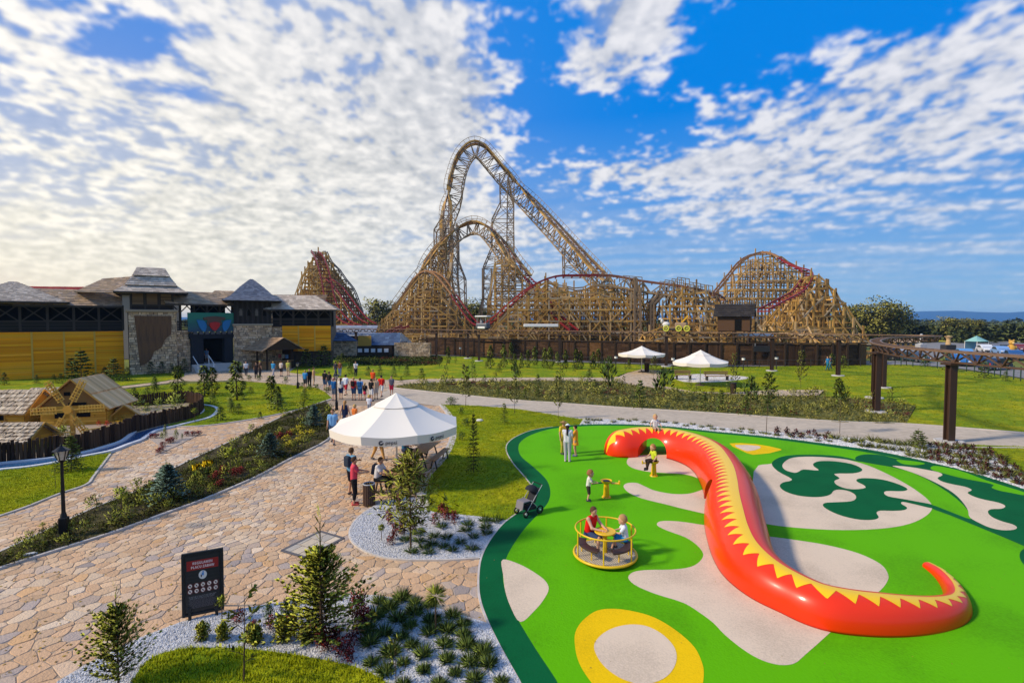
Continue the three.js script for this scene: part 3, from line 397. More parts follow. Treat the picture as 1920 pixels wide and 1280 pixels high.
{
  const n = 700, g = new THREE.CircleGeometry(1, 5); g.rotateX(-Math.PI / 2); const im = shadows(new THREE.InstancedMesh(g, mat([1, 1, 1], .9, { side: THREE.DoubleSide }), n)), d = new THREE.Object3D(), c = new THREE.Color(), R = rng(808); let k = 0;
  for (let t = 0; t < n * 6 && k < n; t++) { const px = R() * 1920, py = 840 + R() * 440, [x, dd] = G(px, py), on = inside(O.play, x, dd); if (!on && (!inside(O.plaza, x, dd) || [O.bed1, O.lawnA, O.g1, O.g2, O.lawnE].some((h) => inside(h, x, dd)))) continue; if (on && R() < .9) continue; d.position.set(x, on ? .06 : .016, -dd); d.rotation.set((R() - .5) * .3, R() * 6, (R() - .5) * .3); const q = (on ? .5 : 1) * (.008 + .014 * R()); d.scale.set(q, q, q * 1.8); d.updateMatrix(); im.setMatrixAt(k, d.matrix); const v = R(); c.setRGB(lerp(.12, .4, v), lerp(.08, .26, v), .04); im.setColorAt(k++, c); }
  im.count = k; im.name = 'fallen_leaves'; im.userData.kind = 'stuff'; tag(im, 'small dry leaves and crumbs scattered over the plaza and rubber', 'leaves'); scene.add(im);
}
// ---------- the red tail tunnel on the play surface ----------
const GLOSS = (c, r = .22) => new THREE.MeshPhysicalMaterial({ color: new THREE.Color().setRGB(...c), roughness: r, clearcoat: .3, clearcoatRoughness: .14, specularIntensity: .5 });
const redGloss = GLOSS([.78, .030, .0], .38), yellowGloss = GLOSS([.86, .52, .003], .35);
const snake = {};
{
  // centre line: x, distance, half width
  const L = [[5.15, 23.5, .84], [5.7, 23.68, .88], [6.25, 23.75, .90], [6.9, 23.62, .90], [7.5, 23.2, .90], [8.0, 22.4, .89], [8.25, 21.4, .88], [8.22, 20.3, .87], [7.98, 19.1, .86], [7.62, 17.7, .85], [7.07, 16.15, .85], [6.62, 15.0, .84], [6.24, 13.9, .80], [5.9, 12.8, .73], [5.76, 12.0, .67], [5.86, 11.28, .60], [6.1, 10.84, .55]];
  for (const [x, y, w, nx, nd] of [[1552, 1188, .53, .3, .95], [1625, 1198, .50, .07, 1], [1700, 1199, .46, -.05, 1], [1765, 1191, .40, -.3, .95], [1808, 1176, .34, -.6, .8], [1824, 1155, .28, -.85, .52], [1815, 1128, .22, -.98, .2], [1793, 1100, .18, -.98, -.1], [1768, 1078, .15, -.95, -.3], [1748, 1066, .12, -.93, -.35]]) { const [a, d] = G(x, y); L.push([a + nx * w, d + nd * w, w]); }
  const C3 = new THREE.CatmullRomCurve3(L.map((q) => V(...q)), false, 'centripetal'), N = 260;
  const pts = C3.getSpacedPoints(N), cen = pts.map((q) => [q.x, q.y, q.z]);
  for (let k = 0; k < 3; k++) for (let i = 2; i < N - 1; i++) for (const q of [0, 1]) cen[i][q] = (cen[i - 1][q] + cen[i][q] * 2 + cen[i + 1][q]) / 4;
  // sections: [cx, d, nx, nd, half width, height]
  const S = [], K = 44, hgt = (w) => 1.30 * w, sec = (i, w, back) => { const a = cen[Math.max(0, i - 2)], b = cen[Math.min(N, i + 2)], tx = b[0] - a[0], ty = b[1] - a[1], l = Math.hypot(tx, ty); return [cen[i][0] + tx / l * back, cen[i][1] + ty / l * back, -ty / l, tx / l, w, hgt(w)]; };
  for (let k = 10; k > 0; k--) { const t = k / 10 * .995, w = cen[0][2]; S.push(sec(0, w * Math.sqrt(1 - t * t), -t * w * 1.05)); }
  const first = S.length; for (let i = 0; i <= N; i++) S.push(sec(i, cen[i][2], 0)); const last = S.length - 1;
  for (let k = 1; k <= 7; k++) { const t = k / 7 * .99, w = cen[N][2]; S.push(sec(N, w * Math.sqrt(1 - t * t), t * w * 1.3)); }
  const Y0 = .02, pt = (s, f, off = 0) => { const sn = Math.sin(f), cs = Math.cos(f), sx = Math.sign(sn) * Math.pow(Math.abs(sn), .86), sy = Math.pow(Math.max(0, cs), .8); return V(s[0] - s[2] * sx * (s[4] + off), Y0 + sy * (s[5] + off), -(s[1] - s[3] * sx * (s[4] + off))); };   // f > 0: the side towards the plaza
  const p = [], uv = [], idx = []; S.forEach((s, i) => { for (let k = 0; k <= K; k++) { const v = pt(s, lerp(Math.PI / 2, -Math.PI / 2, k / K)); p.push(v.x, v.y, v.z); uv.push(i * .05, k * .05); } });
  const W = K + 1; for (let i = 0; i < S.length - 1; i++) for (let k = 0; k < W; k++) { const k2 = (k + 1) % W, a = i * W + k, b = i * W + k2, c = a + W, d = b + W; idx.push(a, c, b, b, c, d); }
  for (const [i, f] of [[0, 1], [S.length - 1, 0]]) for (let k = 1; k < K; k++) f ? idx.push(i * W, i * W + k, i * W + k + 1) : idx.push(i * W, i * W + k + 1, i * W + k);
  let g = new THREE.BufferGeometry(); g.setAttribute('position', new THREE.Float32BufferAttribute(p, 3)); g.setAttribute('uv', new THREE.Float32BufferAttribute(uv, 2)); g.setIndex(idx); g.computeVertexNormals();
  // openings
  const arch = (w, h, len) => { const s = new THREE.Shape(); s.moveTo(-w / 2, -.3); s.lineTo(w / 2, -.3); s.lineTo(w / 2, h - w / 2); s.absarc(0, h - w / 2, w / 2, 0, Math.PI, false); s.lineTo(-w / 2, -.3); const e = new THREE.ExtrudeGeometry(s, { depth: len, bevelEnabled: false, curveSegments: 24 }); e.translate(0, 0, -len / 2); return e; };
  const ev = new Evaluator(); ev.useGroups = false; ev.attributes = ['position', 'normal', 'uv'];
  let body = new Brush(g, redGloss); body.updateMatrixWorld();
  for (const [x, y, w, h, tw] of [[6.75, 23.6, 1.2, .86, -.15], [7.38, 17.0, 1.15, .88, .55]]) {
    const [gx, gd] = [x, y]; let bi = 0, bd = 1e9; pts.forEach((q, i) => { const dd = Math.hypot(q.x - gx, q.y - gd); if (dd < bd) { bd = dd; bi = i; } });
    const s = S[first + bi], c = new Brush(arch(w, h, 4), redGloss); c.position.set(s[0], 0, -s[1]); c.rotation.y = Math.atan2(s[2], -s[3]) + tw; c.updateMatrixWorld(); body = ev.evaluate(body, c, SUBTRACTION); body.updateMatrixWorld();
  }
  const t = thing('tunnel_slide', 'long glossy red serpent tail play tunnel with yellow zigzag spine', 'play sculpture');
  obj('body', body.geometry, redGloss, t);
  // zigzag spine: a raised layer on the crest
  const zp = [], zi = []; let dist = 0; const U = 10, pitch = .40; let row = 0, prev = null;
  const step = .018, path = []; for (let i = 1; i < S.length - 3; i++) { const a = S[i - 1], b = S[i], l = Math.hypot(b[0] - a[0], b[1] - a[1]), n = Math.max(1, Math.round(l / step)); for (let k = 0; k < n; k++) path.push(a.map((v, q) => lerp(v, b[q], k / n))); }
  for (const s of path) {
    if (prev) dist += Math.hypot(s[0] - prev[0], s[1] - prev[1]); prev = s; const ph = (dist / pitch) % 1, saw = ph < .62 ? ph / .62 : (1 - ph) / .38;
    const edge = .11 + .50 * Math.pow(saw, 1.1), lo = -.10;
    for (let k = 0; k <= U; k++) { const v = pt(s, lerp(edge, lo, k / U), .007); zp.push(v.x, v.y, v.z); } if (row++) for (let k = 0; k < U; k++) { const a = (row - 2) * (U + 1) + k, c = a + U + 1; zi.push(a, c, a + 1, a + 1, c, c + 1); }
  }
  const zg = new THREE.BufferGeometry(); zg.setAttribute('position', new THREE.Float32BufferAttribute(zp, 3)); zg.setIndex(zi); zg.computeVertexNormals(); obj('zigzag_spine', zg, yellowGloss, t);
  snake.S = S; snake.first = first; snake.pt = pt; snake.pts = pts;
}
// ---------- merry-go-round ----------
{
  const c = at(1134.5, 1047), t = thing('merry_go_round', 'round yellow merry-go-round with hoop rail and grating floor', 'merry-go-round', c, .4), R = .80;
  const ring = (r, tr, y, n = 48) => { const g = new THREE.TorusGeometry(r, tr, 10, n); g.rotateX(Math.PI / 2); g.translate(0, y, 0); return g; };
  obj('base', cyl(.72, .66, .09, 0, .045 + .03, 0, 40), M.dark, t);
  obj('floor', cyl(R - .02, R - .02, .03, 0, .145, 0, 48), mat([.42, .36, .28], .5, { metalness: .3 }), t);
  const gr = new Beams(); for (let i = -12; i <= 12; i++) { const x = i * .06, l = Math.sqrt(Math.max(0, .75 ** 2 - x * x)); gr.add(V(x, .166, -l), V(x, .166, l), .022, .012, [.62, .55, .42]); gr.add(V(-l, .168, x), V(l, .168, x), .012, .01, [.5, .42, .3]); }
  gr.put('grating', M.steel, t);
  obj('rim', ring(R, .035, .15), M.yellowBar, t); obj('hoop_rail', ring(R - .03, .021, .80), M.yellowBar, t);
  for (let i = 0; i < 6; i++) { const a = i / 6 * 6.283 + .1, x = Math.cos(a) * (R - .03), z = Math.sin(a) * (R - .03); obj('post', rod(V(x, .16, z), V(x, .80, z), .02, .02, 10), M.yellowBar, t); }
  obj('centre_post', cyl(.05, .06, .55, 0, .43, 0, 14), M.yellowBar, t);
  obj('hand_wheel', [cyl(.27, .27, .03, 0, .72, 0, 32), ring(.26, .022, .72, 32)], M.yellow, t);
  for (let i = 0; i < 3; i++) { const s = new THREE.Shape(), a0 = i / 3 * 6.283 + .25, a1 = a0 + 1.5; s.absarc(0, 0, .70, a0, a1, false); s.absarc(0, 0, .50, a1, a0, true); const g = new THREE.ExtrudeGeometry(s, { depth: .03, bevelEnabled: true, bevelSize: .008, bevelThickness: .008, bevelSegments: 2, curveSegments: 14 }); g.rotateX(-Math.PI / 2); g.translate(0, .42, 0);
    obj('seat', g, mat([.05, .022, .015], .5), t); for (const q of [.2, .8]) { const a = lerp(a0, a1, q); obj('seat_leg', rod(V(Math.cos(a) * .6, .16, -Math.sin(a) * .6), V(Math.cos(a) * .6, .42, -Math.sin(a) * .6), .018, .018, 8), M.yellowBar, t); } }
}
// ---------- spinning seats ----------
function spinner(label, px, py, turn, arm) {
  const t = thing('spinning_seat', label, 'playground seat', at(px, py, .044), turn);
  obj('base_flange', cyl(.14, .16, .04, 0, .02, 0, 20), M.yellow, t);
  obj('post', cyl(.085, .11, .46, 0, .27, 0, 18), M.yellow, t);
  const pr = [[.02, .48], [.10, .49], [.17, .53], [.20, .60], [.185, .60], [.15, .55], [.02, .52]].map(([x, y]) => new THREE.Vector2(x, y)); obj('bowl', new THREE.LatheGeometry(pr, 24), M.yellow, t);
  obj('seat_pad', cyl(.12, .12, .03, 0, .575, 0, 20), M.dark, t);
  obj('paddle', [rbox(.30, .03, .15, .30, .50, 0, .012), rbox(.05, .12, .15, .44, .53, 0, .012)], M.yellow, t);
  if (arm) obj('arm', [rod(V(-.08, .52, 0), V(-.48, .46, 0), .03, .025, 10), ball(.035, -.48, .46, 0)], mat([.01, .06, .03], .5), t);
  return t;
}
spinner('yellow spinning seat with dark green arm beside the standing child', 1137, 932, -.1, true);
spinner('yellow spinning seat on the beige spot before the tunnel arch, child riding', 1226, 892, 3.0, false);
// ---------- pushchair ----------
{
  const t = thing('pushchair', 'dark grey pushchair with pale cover parked on the rubber rim', 'pushchair', at(992, 962, .045), -.9);
  const dk = mat([.03, .03, .035], .8), lt = mat([.20, .18, .19], .9); t.scale.setScalar(.88);
  for (const s of [-1, 1]) { for (const [z, r] of [[-.3, .13], [.36, .10]]) { const w = new THREE.TorusGeometry(r, .028, 8, 20); w.rotateY(Math.PI / 2); w.translate(s * .26, r + .02, z); const m = obj('wheel', w, M.rubber, t); const hub = new THREE.CylinderGeometry(.035, .035, .05, 10); hub.rotateZ(Math.PI / 2); hub.translate(s * .26, r + .02, z); obj('hub', hub, M.white, m); }
    obj('frame_tube', [rod(V(s * .24, .14, -.3), V(s * .24, .55, .1), .014), rod(V(s * .24, .12, .36), V(s * .24, 1.02, -.42), .014)], M.grey, t); }
  obj('handle', rod(V(-.24, 1.02, -.42), V(.24, 1.02, -.42), .018), M.rubber, t);
  obj('seat', [rbox(.42, .07, .44, 0, .45, .08), bar(V(0, .46, -.1), V(0, .92, -.3), .42, .06)], dk, t);
  const hood = new THREE.SphereGeometry(.27, 20, 12, 0, Math.PI * 2, 0, Math.PI / 2); hood.scale(.86, .8, 1); hood.rotateX(-.35); hood.translate(0, .80, -.12); obj('hood', hood, mat([.03, .03, .035], .8, { side: THREE.DoubleSide }), t);
  obj('basket', rbox(.38, .14, .46, 0, .24, .02, .04), dk, t); obj('cover', [rbox(.40, .05, .36, 0, .52, .24, .03), bar(V(0, .52, .40), V(0, .26, .46), .38, .04)], lt, t);
}
// ---------- parasols ----------
const font = await new FontLoader().loadAsync('fonts/droid/droid_sans_bold.typeface.json');
function word(s, size, depth = .003) { const g = new TextGeometry(s, { font, size, depth, curveSegments: 4, bevelEnabled: false }); g.computeBoundingBox(); g.translate(-(g.boundingBox.max.x) / 2, 0, 0); return g; }
function parasol(label, px, py, turn, R, rim, top, logos) {
  const t = thing('parasol', label, 'parasol', at(px, py), turn, null), n = 8, canvas = mat([.76, .70, .60], .85, { side: THREE.DoubleSide, bumpMap: bumpFine, bumpScale: .002 });
  const v = (a, r, y) => V(Math.cos(a) * r, y, Math.sin(a) * r), cor = (i) => (i + .5) / n * Math.PI * 2;
  const sheet = (r0, y0, r1, y1, sag) => { const p = [], idx = [], A = 8, B = 8; for (let i = 0; i < n; i++) { const o = p.length / 3; for (let b = 0; b <= B; b++) for (let a = 0; a <= A; a++) { const q = b / B, s = a / A, c0 = v(cor(i), lerp(r0, r1, q), 0), c1 = v(cor(i + 1), lerp(r0, r1, q), 0), w = c0.lerp(c1, s), y = lerp(y0, y1, q) - sag * Math.sin(s * Math.PI) * Math.pow(q, .8) - sag * .9 * Math.sin(q * Math.PI); p.push(w.x, y, w.z); } for (let b = 0; b < B; b++) for (let a = 0; a < A; a++) { const k = o + b * (A + 1) + a; idx.push(k, k + 1, k + A + 1, k + 1, k + A + 2, k + A + 1); } }
    const g = new THREE.BufferGeometry(); g.setAttribute('position', new THREE.Float32BufferAttribute(p, 3)); g.setIndex(idx); g.computeVertexNormals(); return g; };
  obj('canopy', sheet(.30 * R, top - .42, R, rim, .07), canvas, t);
  obj('cap', [sheet(.01, top, .36 * R, top - .46, .02)], canvas, t);
  const val = []; for (let i = 0; i < n; i++) { const a = v(cor(i), R, rim), b = v(cor(i + 1), R, rim), p = [], idx = []; for (let k = 0; k <= 10; k++) { const w = a.clone().lerp(b, k / 10), y = rim - .07 * Math.sin(k / 10 * Math.PI); p.push(w.x, y, w.z, w.x * .985, y - .30, w.z * .985); if (k) { const o = k * 2; idx.push(o - 2, o, o - 1, o - 1, o, o + 1); } } const g = new THREE.BufferGeometry(); g.setAttribute('position', new THREE.Float32BufferAttribute(p, 3)); g.setIndex(idx); g.computeVertexNormals(); val.push(g); }
  val.forEach((g) => obj('valance', g, canvas, t));
  obj('pole', cyl(.035, .035, top - .1, 0, (top - .1) / 2, 0, 14), M.white, t);
  for (let i = 0; i < n; i++) { const a = v(cor(i), R - .04, rim - .02), h = v(cor(i), .05, top - .5); obj('rib', rod(h, a, .014, .012, 6), M.white, t); }
  obj('base', [cyl(.42, .45, .09, 0, .045, 0, 28), cyl(.07, .09, .22, 0, .2, 0, 14)], mat([.09, .065, .045], .8), t);
  if (logos) for (const i of logos) {
    const a = v(cor(i), R, 0), b = v(cor(i + 1), R, 0), m = a.clone().add(b).multiplyScalar(.4985), yaw = Math.atan2(m.x, m.z), dkm = mat([.05, .05, .06], .7);
    const disc = new THREE.CylinderGeometry(.085, .085, .004, 28); disc.rotateX(Math.PI / 2); const wave = [box(.12, .022, .004, .025, .0, .003)]; wave[0].rotateZ(.35);
    const L = new THREE.Group(); L.name = 'emblem'; L.position.set(m.x * 1.003, rim - .235, m.z * 1.003); L.rotation.y = yaw; t.add(L);
    disc.translate(-.28, 0, .014); obj('disc', disc, dkm, L); wave[0].translate(-.27, .01, .014); obj('wave', wave, M.white, L);
    const w = word('pepsi', .115); w.translate(.06, -.055, .014); obj('lettering', w, dkm, L);
  }
  return t;
}
parasol('large cream octagonal parasol over the tables on the plaza', 744, 897, .12, 2.52, 2.2, 3.38, [1, 0]);
parasol('far cream parasol on the round paved plaza, left of two', 1203, 698, .3, 2.75, 2.25, 3.15, null);
parasol('far cream parasol over the oval paving, right of two', 1313, 723, .35, 2.6, 2.3, 3.4, null);
// ---------- tables, benches, bin, board, lamps ----------
function tableSet(a, b, tl, bl, side) {                             // a, b: ends of the table edge at 0.75 m
  const dir = V(b[0] - a[0], 0, b[2] - a[2]), L = Math.max(1.3, dir.length()); dir.normalize(); const yaw = Math.atan2(-dir.z, dir.x), out = V(-dir.z, 0, dir.x);
  const cx = (a[0] + b[0]) / 2, cz = (a[2] + b[2]) / 2, off = V(0, 0, .33).applyAxisAngle(UP, yaw), t = thing('table', tl, 'table', [cx + off.x, .01, cz + off.z], yaw);
  for (let i = 0; i < 5; i++) obj('plank', rbox(L, .04, .125, 0, .74, -.27 + i * .135, .01), M.wood, t);
  for (const s of [-1, 1]) obj('leg', [bar(V(s * L * .38, 0, -.3), V(s * L * .38, .72, -.08), .05), bar(V(s * L * .38, 0, .3), V(s * L * .38, .72, .08), .05), bar(V(s * L * .38, .70, -.28), V(s * L * .38, .70, .28), .05)], M.dark, t);
  for (const k of side) { const o2 = V(0, 0, .33 + k * .62).applyAxisAngle(UP, yaw), q = thing('bench', bl[k > 0 ? 1 : 0], 'bench', [cx + o2.x, .01, cz + o2.z], yaw); for (let i = 0; i < 2; i++) obj('plank', rbox(L, .04, .135, 0, .44, -.075 + i * .15, .01), M.wood, q); for (const s of [-1, 1]) obj('leg', [bar(V(s * L * .38, 0, -.13), V(s * L * .38, .42, -.05), .045), bar(V(s * L * .38, 0, .13), V(s * L * .38, .42, .05), .045)], M.dark, q); }
}
tableSet(at(722, 889, .75), at(746, 871, .75), 'brown plank table by the parasol pole, woman leaning on it', ['bench under the seated woman beside the litter bin', 'bench right of the plank table, behind the bushy pine'], [-1, 1]);
tableSet(at(768, 848, .75), at(800, 826, .75), 'dark plank table under the right edge of the big parasol', ['bench with the person in blue under the parasol edge', 'bench at the far right of the parasol shade'], [-1, 1]);
{
  const t = thing('litter_bin', 'round dark brown slatted litter bin with grey ring, beside the seated woman', 'bin', at(692, 947));
  for (let i = 0; i < 18; i++) { const a = i / 18 * 6.283; const g = rbox(.058, .70, .02, 0, .37, .19, .006); g.rotateY(a); obj('slat', g, mat([.06, .03, .018], .6, { bumpMap: bumpGrain, bumpScale: .005 }), t); }
  obj('liner', cyl(.17, .17, .66, 0, .35, 0, 24), M.dark, t); const r = new THREE.TorusGeometry(.185, .022, 8, 32); r.rotateX(Math.PI / 2); r.translate(0, .735, 0); obj('top_ring', r, M.grey, t);
}
{
  const cv = document.createElement('canvas'); cv.width = 512; cv.height = 800; const x = cv.getContext('2d');
  x.fillStyle = '#1d1b1c'; x.fillRect(0, 0, 512, 800); for (let i = 0; i < 30; i++) { x.fillStyle = i % 2 ? '#242021' : '#191718'; x.fillRect(0, i * 27, 512, 13); }
  x.fillStyle = '#a31512'; x.fillRect(18, 70, 476, 140); x.fillStyle = '#f3dcd0'; x.textAlign = 'center'; x.font = 'bold 52px sans-serif'; x.fillText('REGULAMIN', 256, 130); x.fillText('PLACU ZABAW', 256, 188);
  x.fillStyle = '#e8ddd0'; x.beginPath(); x.arc(256, 292, 62, 0, 6.3); x.fill(); x.fillStyle = '#5d8fc4'; x.fillRect(240, 262, 34, 40); x.fillStyle = '#222'; x.fillRect(226, 288, 16, 36); x.fillStyle = '#5d8fc4'; x.beginPath(); x.arc(262, 250, 12, 0, 6.3); x.fill();
  x.fillStyle = '#3a0f0c'; x.fillRect(14, 395, 484, 150);
  for (let r = 0; r < 2; r++) for (let i = 0; i < 5; i++) { const cx = 64 + i * 96, cy = 432 + r * 78; x.fillStyle = '#eadfce'; x.beginPath(); x.arc(cx, cy, 36, 0, 6.3); x.fill(); x.strokeStyle = '#8a2018'; x.lineWidth = 6; x.beginPath(); x.arc(cx, cy, 33, 0, 6.3); x.stroke(); x.fillStyle = '#2a1614'; x.fillRect(cx - 14 + (i * 5) % 7, cy - 9, 26 - (i * 7 + r * 5) % 11, 13); x.fillRect(cx - 5, cy - 15 + (i * 3) % 8, 9, 26); x.beginPath(); x.moveTo(cx - 23, cy - 23); x.lineTo(cx + 23, cy + 23); x.stroke(); }
  for (let i = 0; i < 12; i++) { x.fillStyle = i < 3 ? '#8d8a8c' : '#6d6468'; let px = 40 + (i % 3) * 8; const R = rng(i + 5); while (px < 460 - (i % 4) * 20) { const w = 14 + R() * 40; x.fillRect(px, 585 + i * 15, w, 5); px += w + 8; } }
  const tx = new THREE.CanvasTexture(cv); tx.colorSpace = THREE.SRGBColorSpace;
  const A = at(353, 1166), B = at(409, 1154), d = V(B[0] - A[0], 0, B[2] - A[2]), yaw = Math.atan2(-d.z, d.x), t = thing('notice_board', 'black notice board with red header and round pictograms at the gravel edge', 'sign', [(A[0] + B[0]) / 2, 0, (A[2] + B[2]) / 2], yaw), W = .70, H = 1.24, bk = mat([.012, .012, .014], .5);
  const tilt = new THREE.Group(); tilt.name = 'board'; tilt.rotation.x = -.06; t.add(tilt);
  obj('panel', rbox(W - .06, H - .06, .03, 0, .14 + H / 2, 0, .005), bk, tilt); const fa = new THREE.PlaneGeometry(W - .09, H - .1); fa.translate(0, .15 + H / 2, .0185); obj('print', fa, new THREE.MeshStandardMaterial({ map: tx, roughness: .55 }), tilt);
  obj('frame', [rbox(.055, H, .06, -W / 2, .14 + H / 2, 0, .01), rbox(.055, H, .06, W / 2, .14 + H / 2, 0, .01), rbox(W + .05, .055, .06, 0, .14 + H, 0, .01), rbox(W + .05, .055, .06, 0, .14, 0, .01)], bk, tilt);
  for (const s of [-1, 1]) obj('leg', [bar(V(s * .24, 0, .03), V(s * .24, .3, .0), .055), bar(V(s * .24, 0, -.42), V(s * .24, .9, -.06), .045)], bk, t);
}
function lampPost(label, px, py, s = 1, group) {
  const t = thing('lamp_post', label, 'street lamp', at(px, py, .03), .3, group); t.scale.setScalar(s); const k = M.blackSteel;
  obj('plinth', [rbox(.24, .10, .24, 0, .05, 0), rbox(.2, .5, .2, 0, .33, 0), cyl(.055, .09, .14, 0, .64, 0)], k, t);
  obj('pole', [cyl(.035, .05, 1.46, 0, 1.42, 0), cyl(.055, .055, .04, 0, 1.3, 0), cyl(.09, .03, .1, 0, 2.17, 0, 6)], k, t);
  const gl = cyl(.165, .09, .26, 0, 2.36, 0, 6); obj('lantern_glass', gl, new THREE.MeshPhysicalMaterial({ color: new THREE.Color().setRGB(.75, .70, .62), roughness: .35, transmission: .5, thickness: 0 }), t);
  const bars = new Beams(); for (let i = 0; i < 6; i++) { const a = i / 6 * 6.283; bars.add(V(Math.sin(a) * .095, 2.23, Math.cos(a) * .095), V(Math.sin(a) * .172, 2.49, Math.cos(a) * .172), .018); } bars.put('lantern_frame', mat([.012, .012, .014], .4), t);
  obj('lantern_roof', [cyl(.03, .215, .13, 0, 2.555, 0, 6), ball(.028, 0, 2.64, 0), cyl(.012, .012, .08, 0, 2.68, 0)], k, t);
  return t;
}
lampPost('black lantern lamp post at the left, in front of the bright lawn', 120, 1007, 1);
lampPost('lamp post among the crowd above the big parasol', 631, 768, .95);
lampPost('lamp post on the plaza in front of the kiosk', 558, 728, .9);
lampPost('small lamp post in front of the stone gate pillar', 334, 698, .85);
// ---------- the timber fort ----------
const SH = [[.40, .28, .17], [.46, .32, .20], [.34, .25, .17], [.52, .37, .23], [.42, .31, .22]], SHG = [[.50, .41, .32], [.56, .46, .36], [.44, .36, .28], [.62, .52, .41]];
const ST = [[.56, .38, .21], [.64, .45, .27], [.44, .30, .18], [.68, .50, .32], [.36, .26, .17], [.58, .43, .28]], PL = [[.97, .37, .008], [.98, .41, .012], [.90, .33, .006], [.98, .44, .016], [.80, .28, .006], [.95, .41, .025]];
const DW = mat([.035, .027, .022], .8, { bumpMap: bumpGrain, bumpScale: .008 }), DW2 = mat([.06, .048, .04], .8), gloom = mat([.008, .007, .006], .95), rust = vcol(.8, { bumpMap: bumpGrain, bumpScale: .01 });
function seg(name, label, cat, A, B) { const dx = B[0] - A[0], dz = -(B[1] - A[1]); const t = thing(name, label, cat, [A[0], 0, -A[1]], Math.atan2(-dz, dx)); t.userData.len = undefined; return [t, Math.hypot(dx, dz)]; }
function roofQuad(par, a, b, c, d, cols, name = 'roof', seed = 1, su = .45, sv = .32) { const nu = Math.max(1, Math.round(Math.max(a.distanceTo(b), d.distanceTo(c)) / su)), nv = Math.max(2, Math.round(a.distanceTo(d) / sv)); return stuff(obj(name, tiled(a, b, c, d, nu, nv, { gap: .006, lift: .03, tilt: .035, cols, seed, jit: .35 }), M.shingle, par)); }
function hip(par, w, d, y0, y1, rl, x = 0, z = 0, cols = SH, y0b = y0, seed = 1, rw = 0) {
  const e = [V(x - w / 2, y0, z + d / 2), V(x + w / 2, y0, z + d / 2), V(x + w / 2, y0, z - d / 2), V(x - w / 2, y0, z - d / 2)], r = [V(x - rl / 2, y1, z + rw / 2), V(x + rl / 2, y1, z + rw / 2), V(x + rl / 2, y1, z - rw / 2), V(x - rl / 2, y1, z - rw / 2)];
  for (let i = 0; i < 4; i++) roofQuad(par, e[i], e[(i + 1) % 4], r[(i + 1) % 4], r[i], cols, 'shingles', seed + i);
  obj('eave', [bar(e[0], e[1], .14, .16), bar(e[1], e[2], .14, .16), bar(e[2], e[3], .14, .16), bar(e[3], e[0], .14, .16)], DW2, par);
}
function stoneFace(par, a, b, y0, y1, seed, s = .42) { const p = (q, y) => V(q.x, y, q.z), L = a.distanceTo(b); return stuff(obj('stones', tiled(p(a, y0), p(b, y0), p(b, y1), p(a, y1), Math.max(2, Math.round(L / s)), Math.max(2, Math.round((y1 - y0) / (s * .72))), { gap: .018, lift: .06, cols: ST, seed, jit: .7, wob: .06 }), M.stone, par)); }
function stoneBlock(par, x, y0, z, w, h, d, seed, s, woodLeft) { obj('core', box(w - .02, h, d - .02, x, y0 + h / 2, z), mat([.12, .09, .065], 1), par); const c = [V(x - w / 2, 0, z + d / 2), V(x + w / 2, 0, z + d / 2), V(x + w / 2, 0, z - d / 2), V(x - w / 2, 0, z - d / 2)]; stoneFace(par, c[0], c[1], y0, y0 + h, seed, s); stoneFace(par, c[1], c[2], y0, y0 + h, seed + 1, s); if (woodLeft) obj('side_boards', box(.1, h, d, x - w / 2, y0 + h / 2, z), M.darkWood, par); else stoneFace(par, c[3], c[0], y0, y0 + h, seed + 2, s); }
function plankWall(par, x0, x1, y0, y1, z, panels, rows, seed) {
  obj('backing', box(x1 - x0, y1 - y0, .08, (x0 + x1) / 2, (y0 + y1) / 2, z - .06), mat([.20, .10, .02], 1), par);
  const w = (x1 - x0) / panels; for (let i = 0; i < panels; i++) for (const g of tiled(V(x0 + i * w, y0, z), V(x0 + (i + 1) * w, y0, z), V(x0 + (i + 1) * w, y1, z), V(x0 + i * w, y1, z), 1, rows, { gap: .012, lift: .035, bond: 0, cols: PL, seed: seed + i, list: true })) obj('plank', g, M.plank, par);
  for (let i = 1; i < panels; i++) obj('batten', box(.16, y1 - y0, .06, x0 + i * w, (y0 + y1) / 2, z + .07), mat([.66, .38, .05], .7, { bumpMap: bumpGrain, bumpScale: .005 }), par);
}
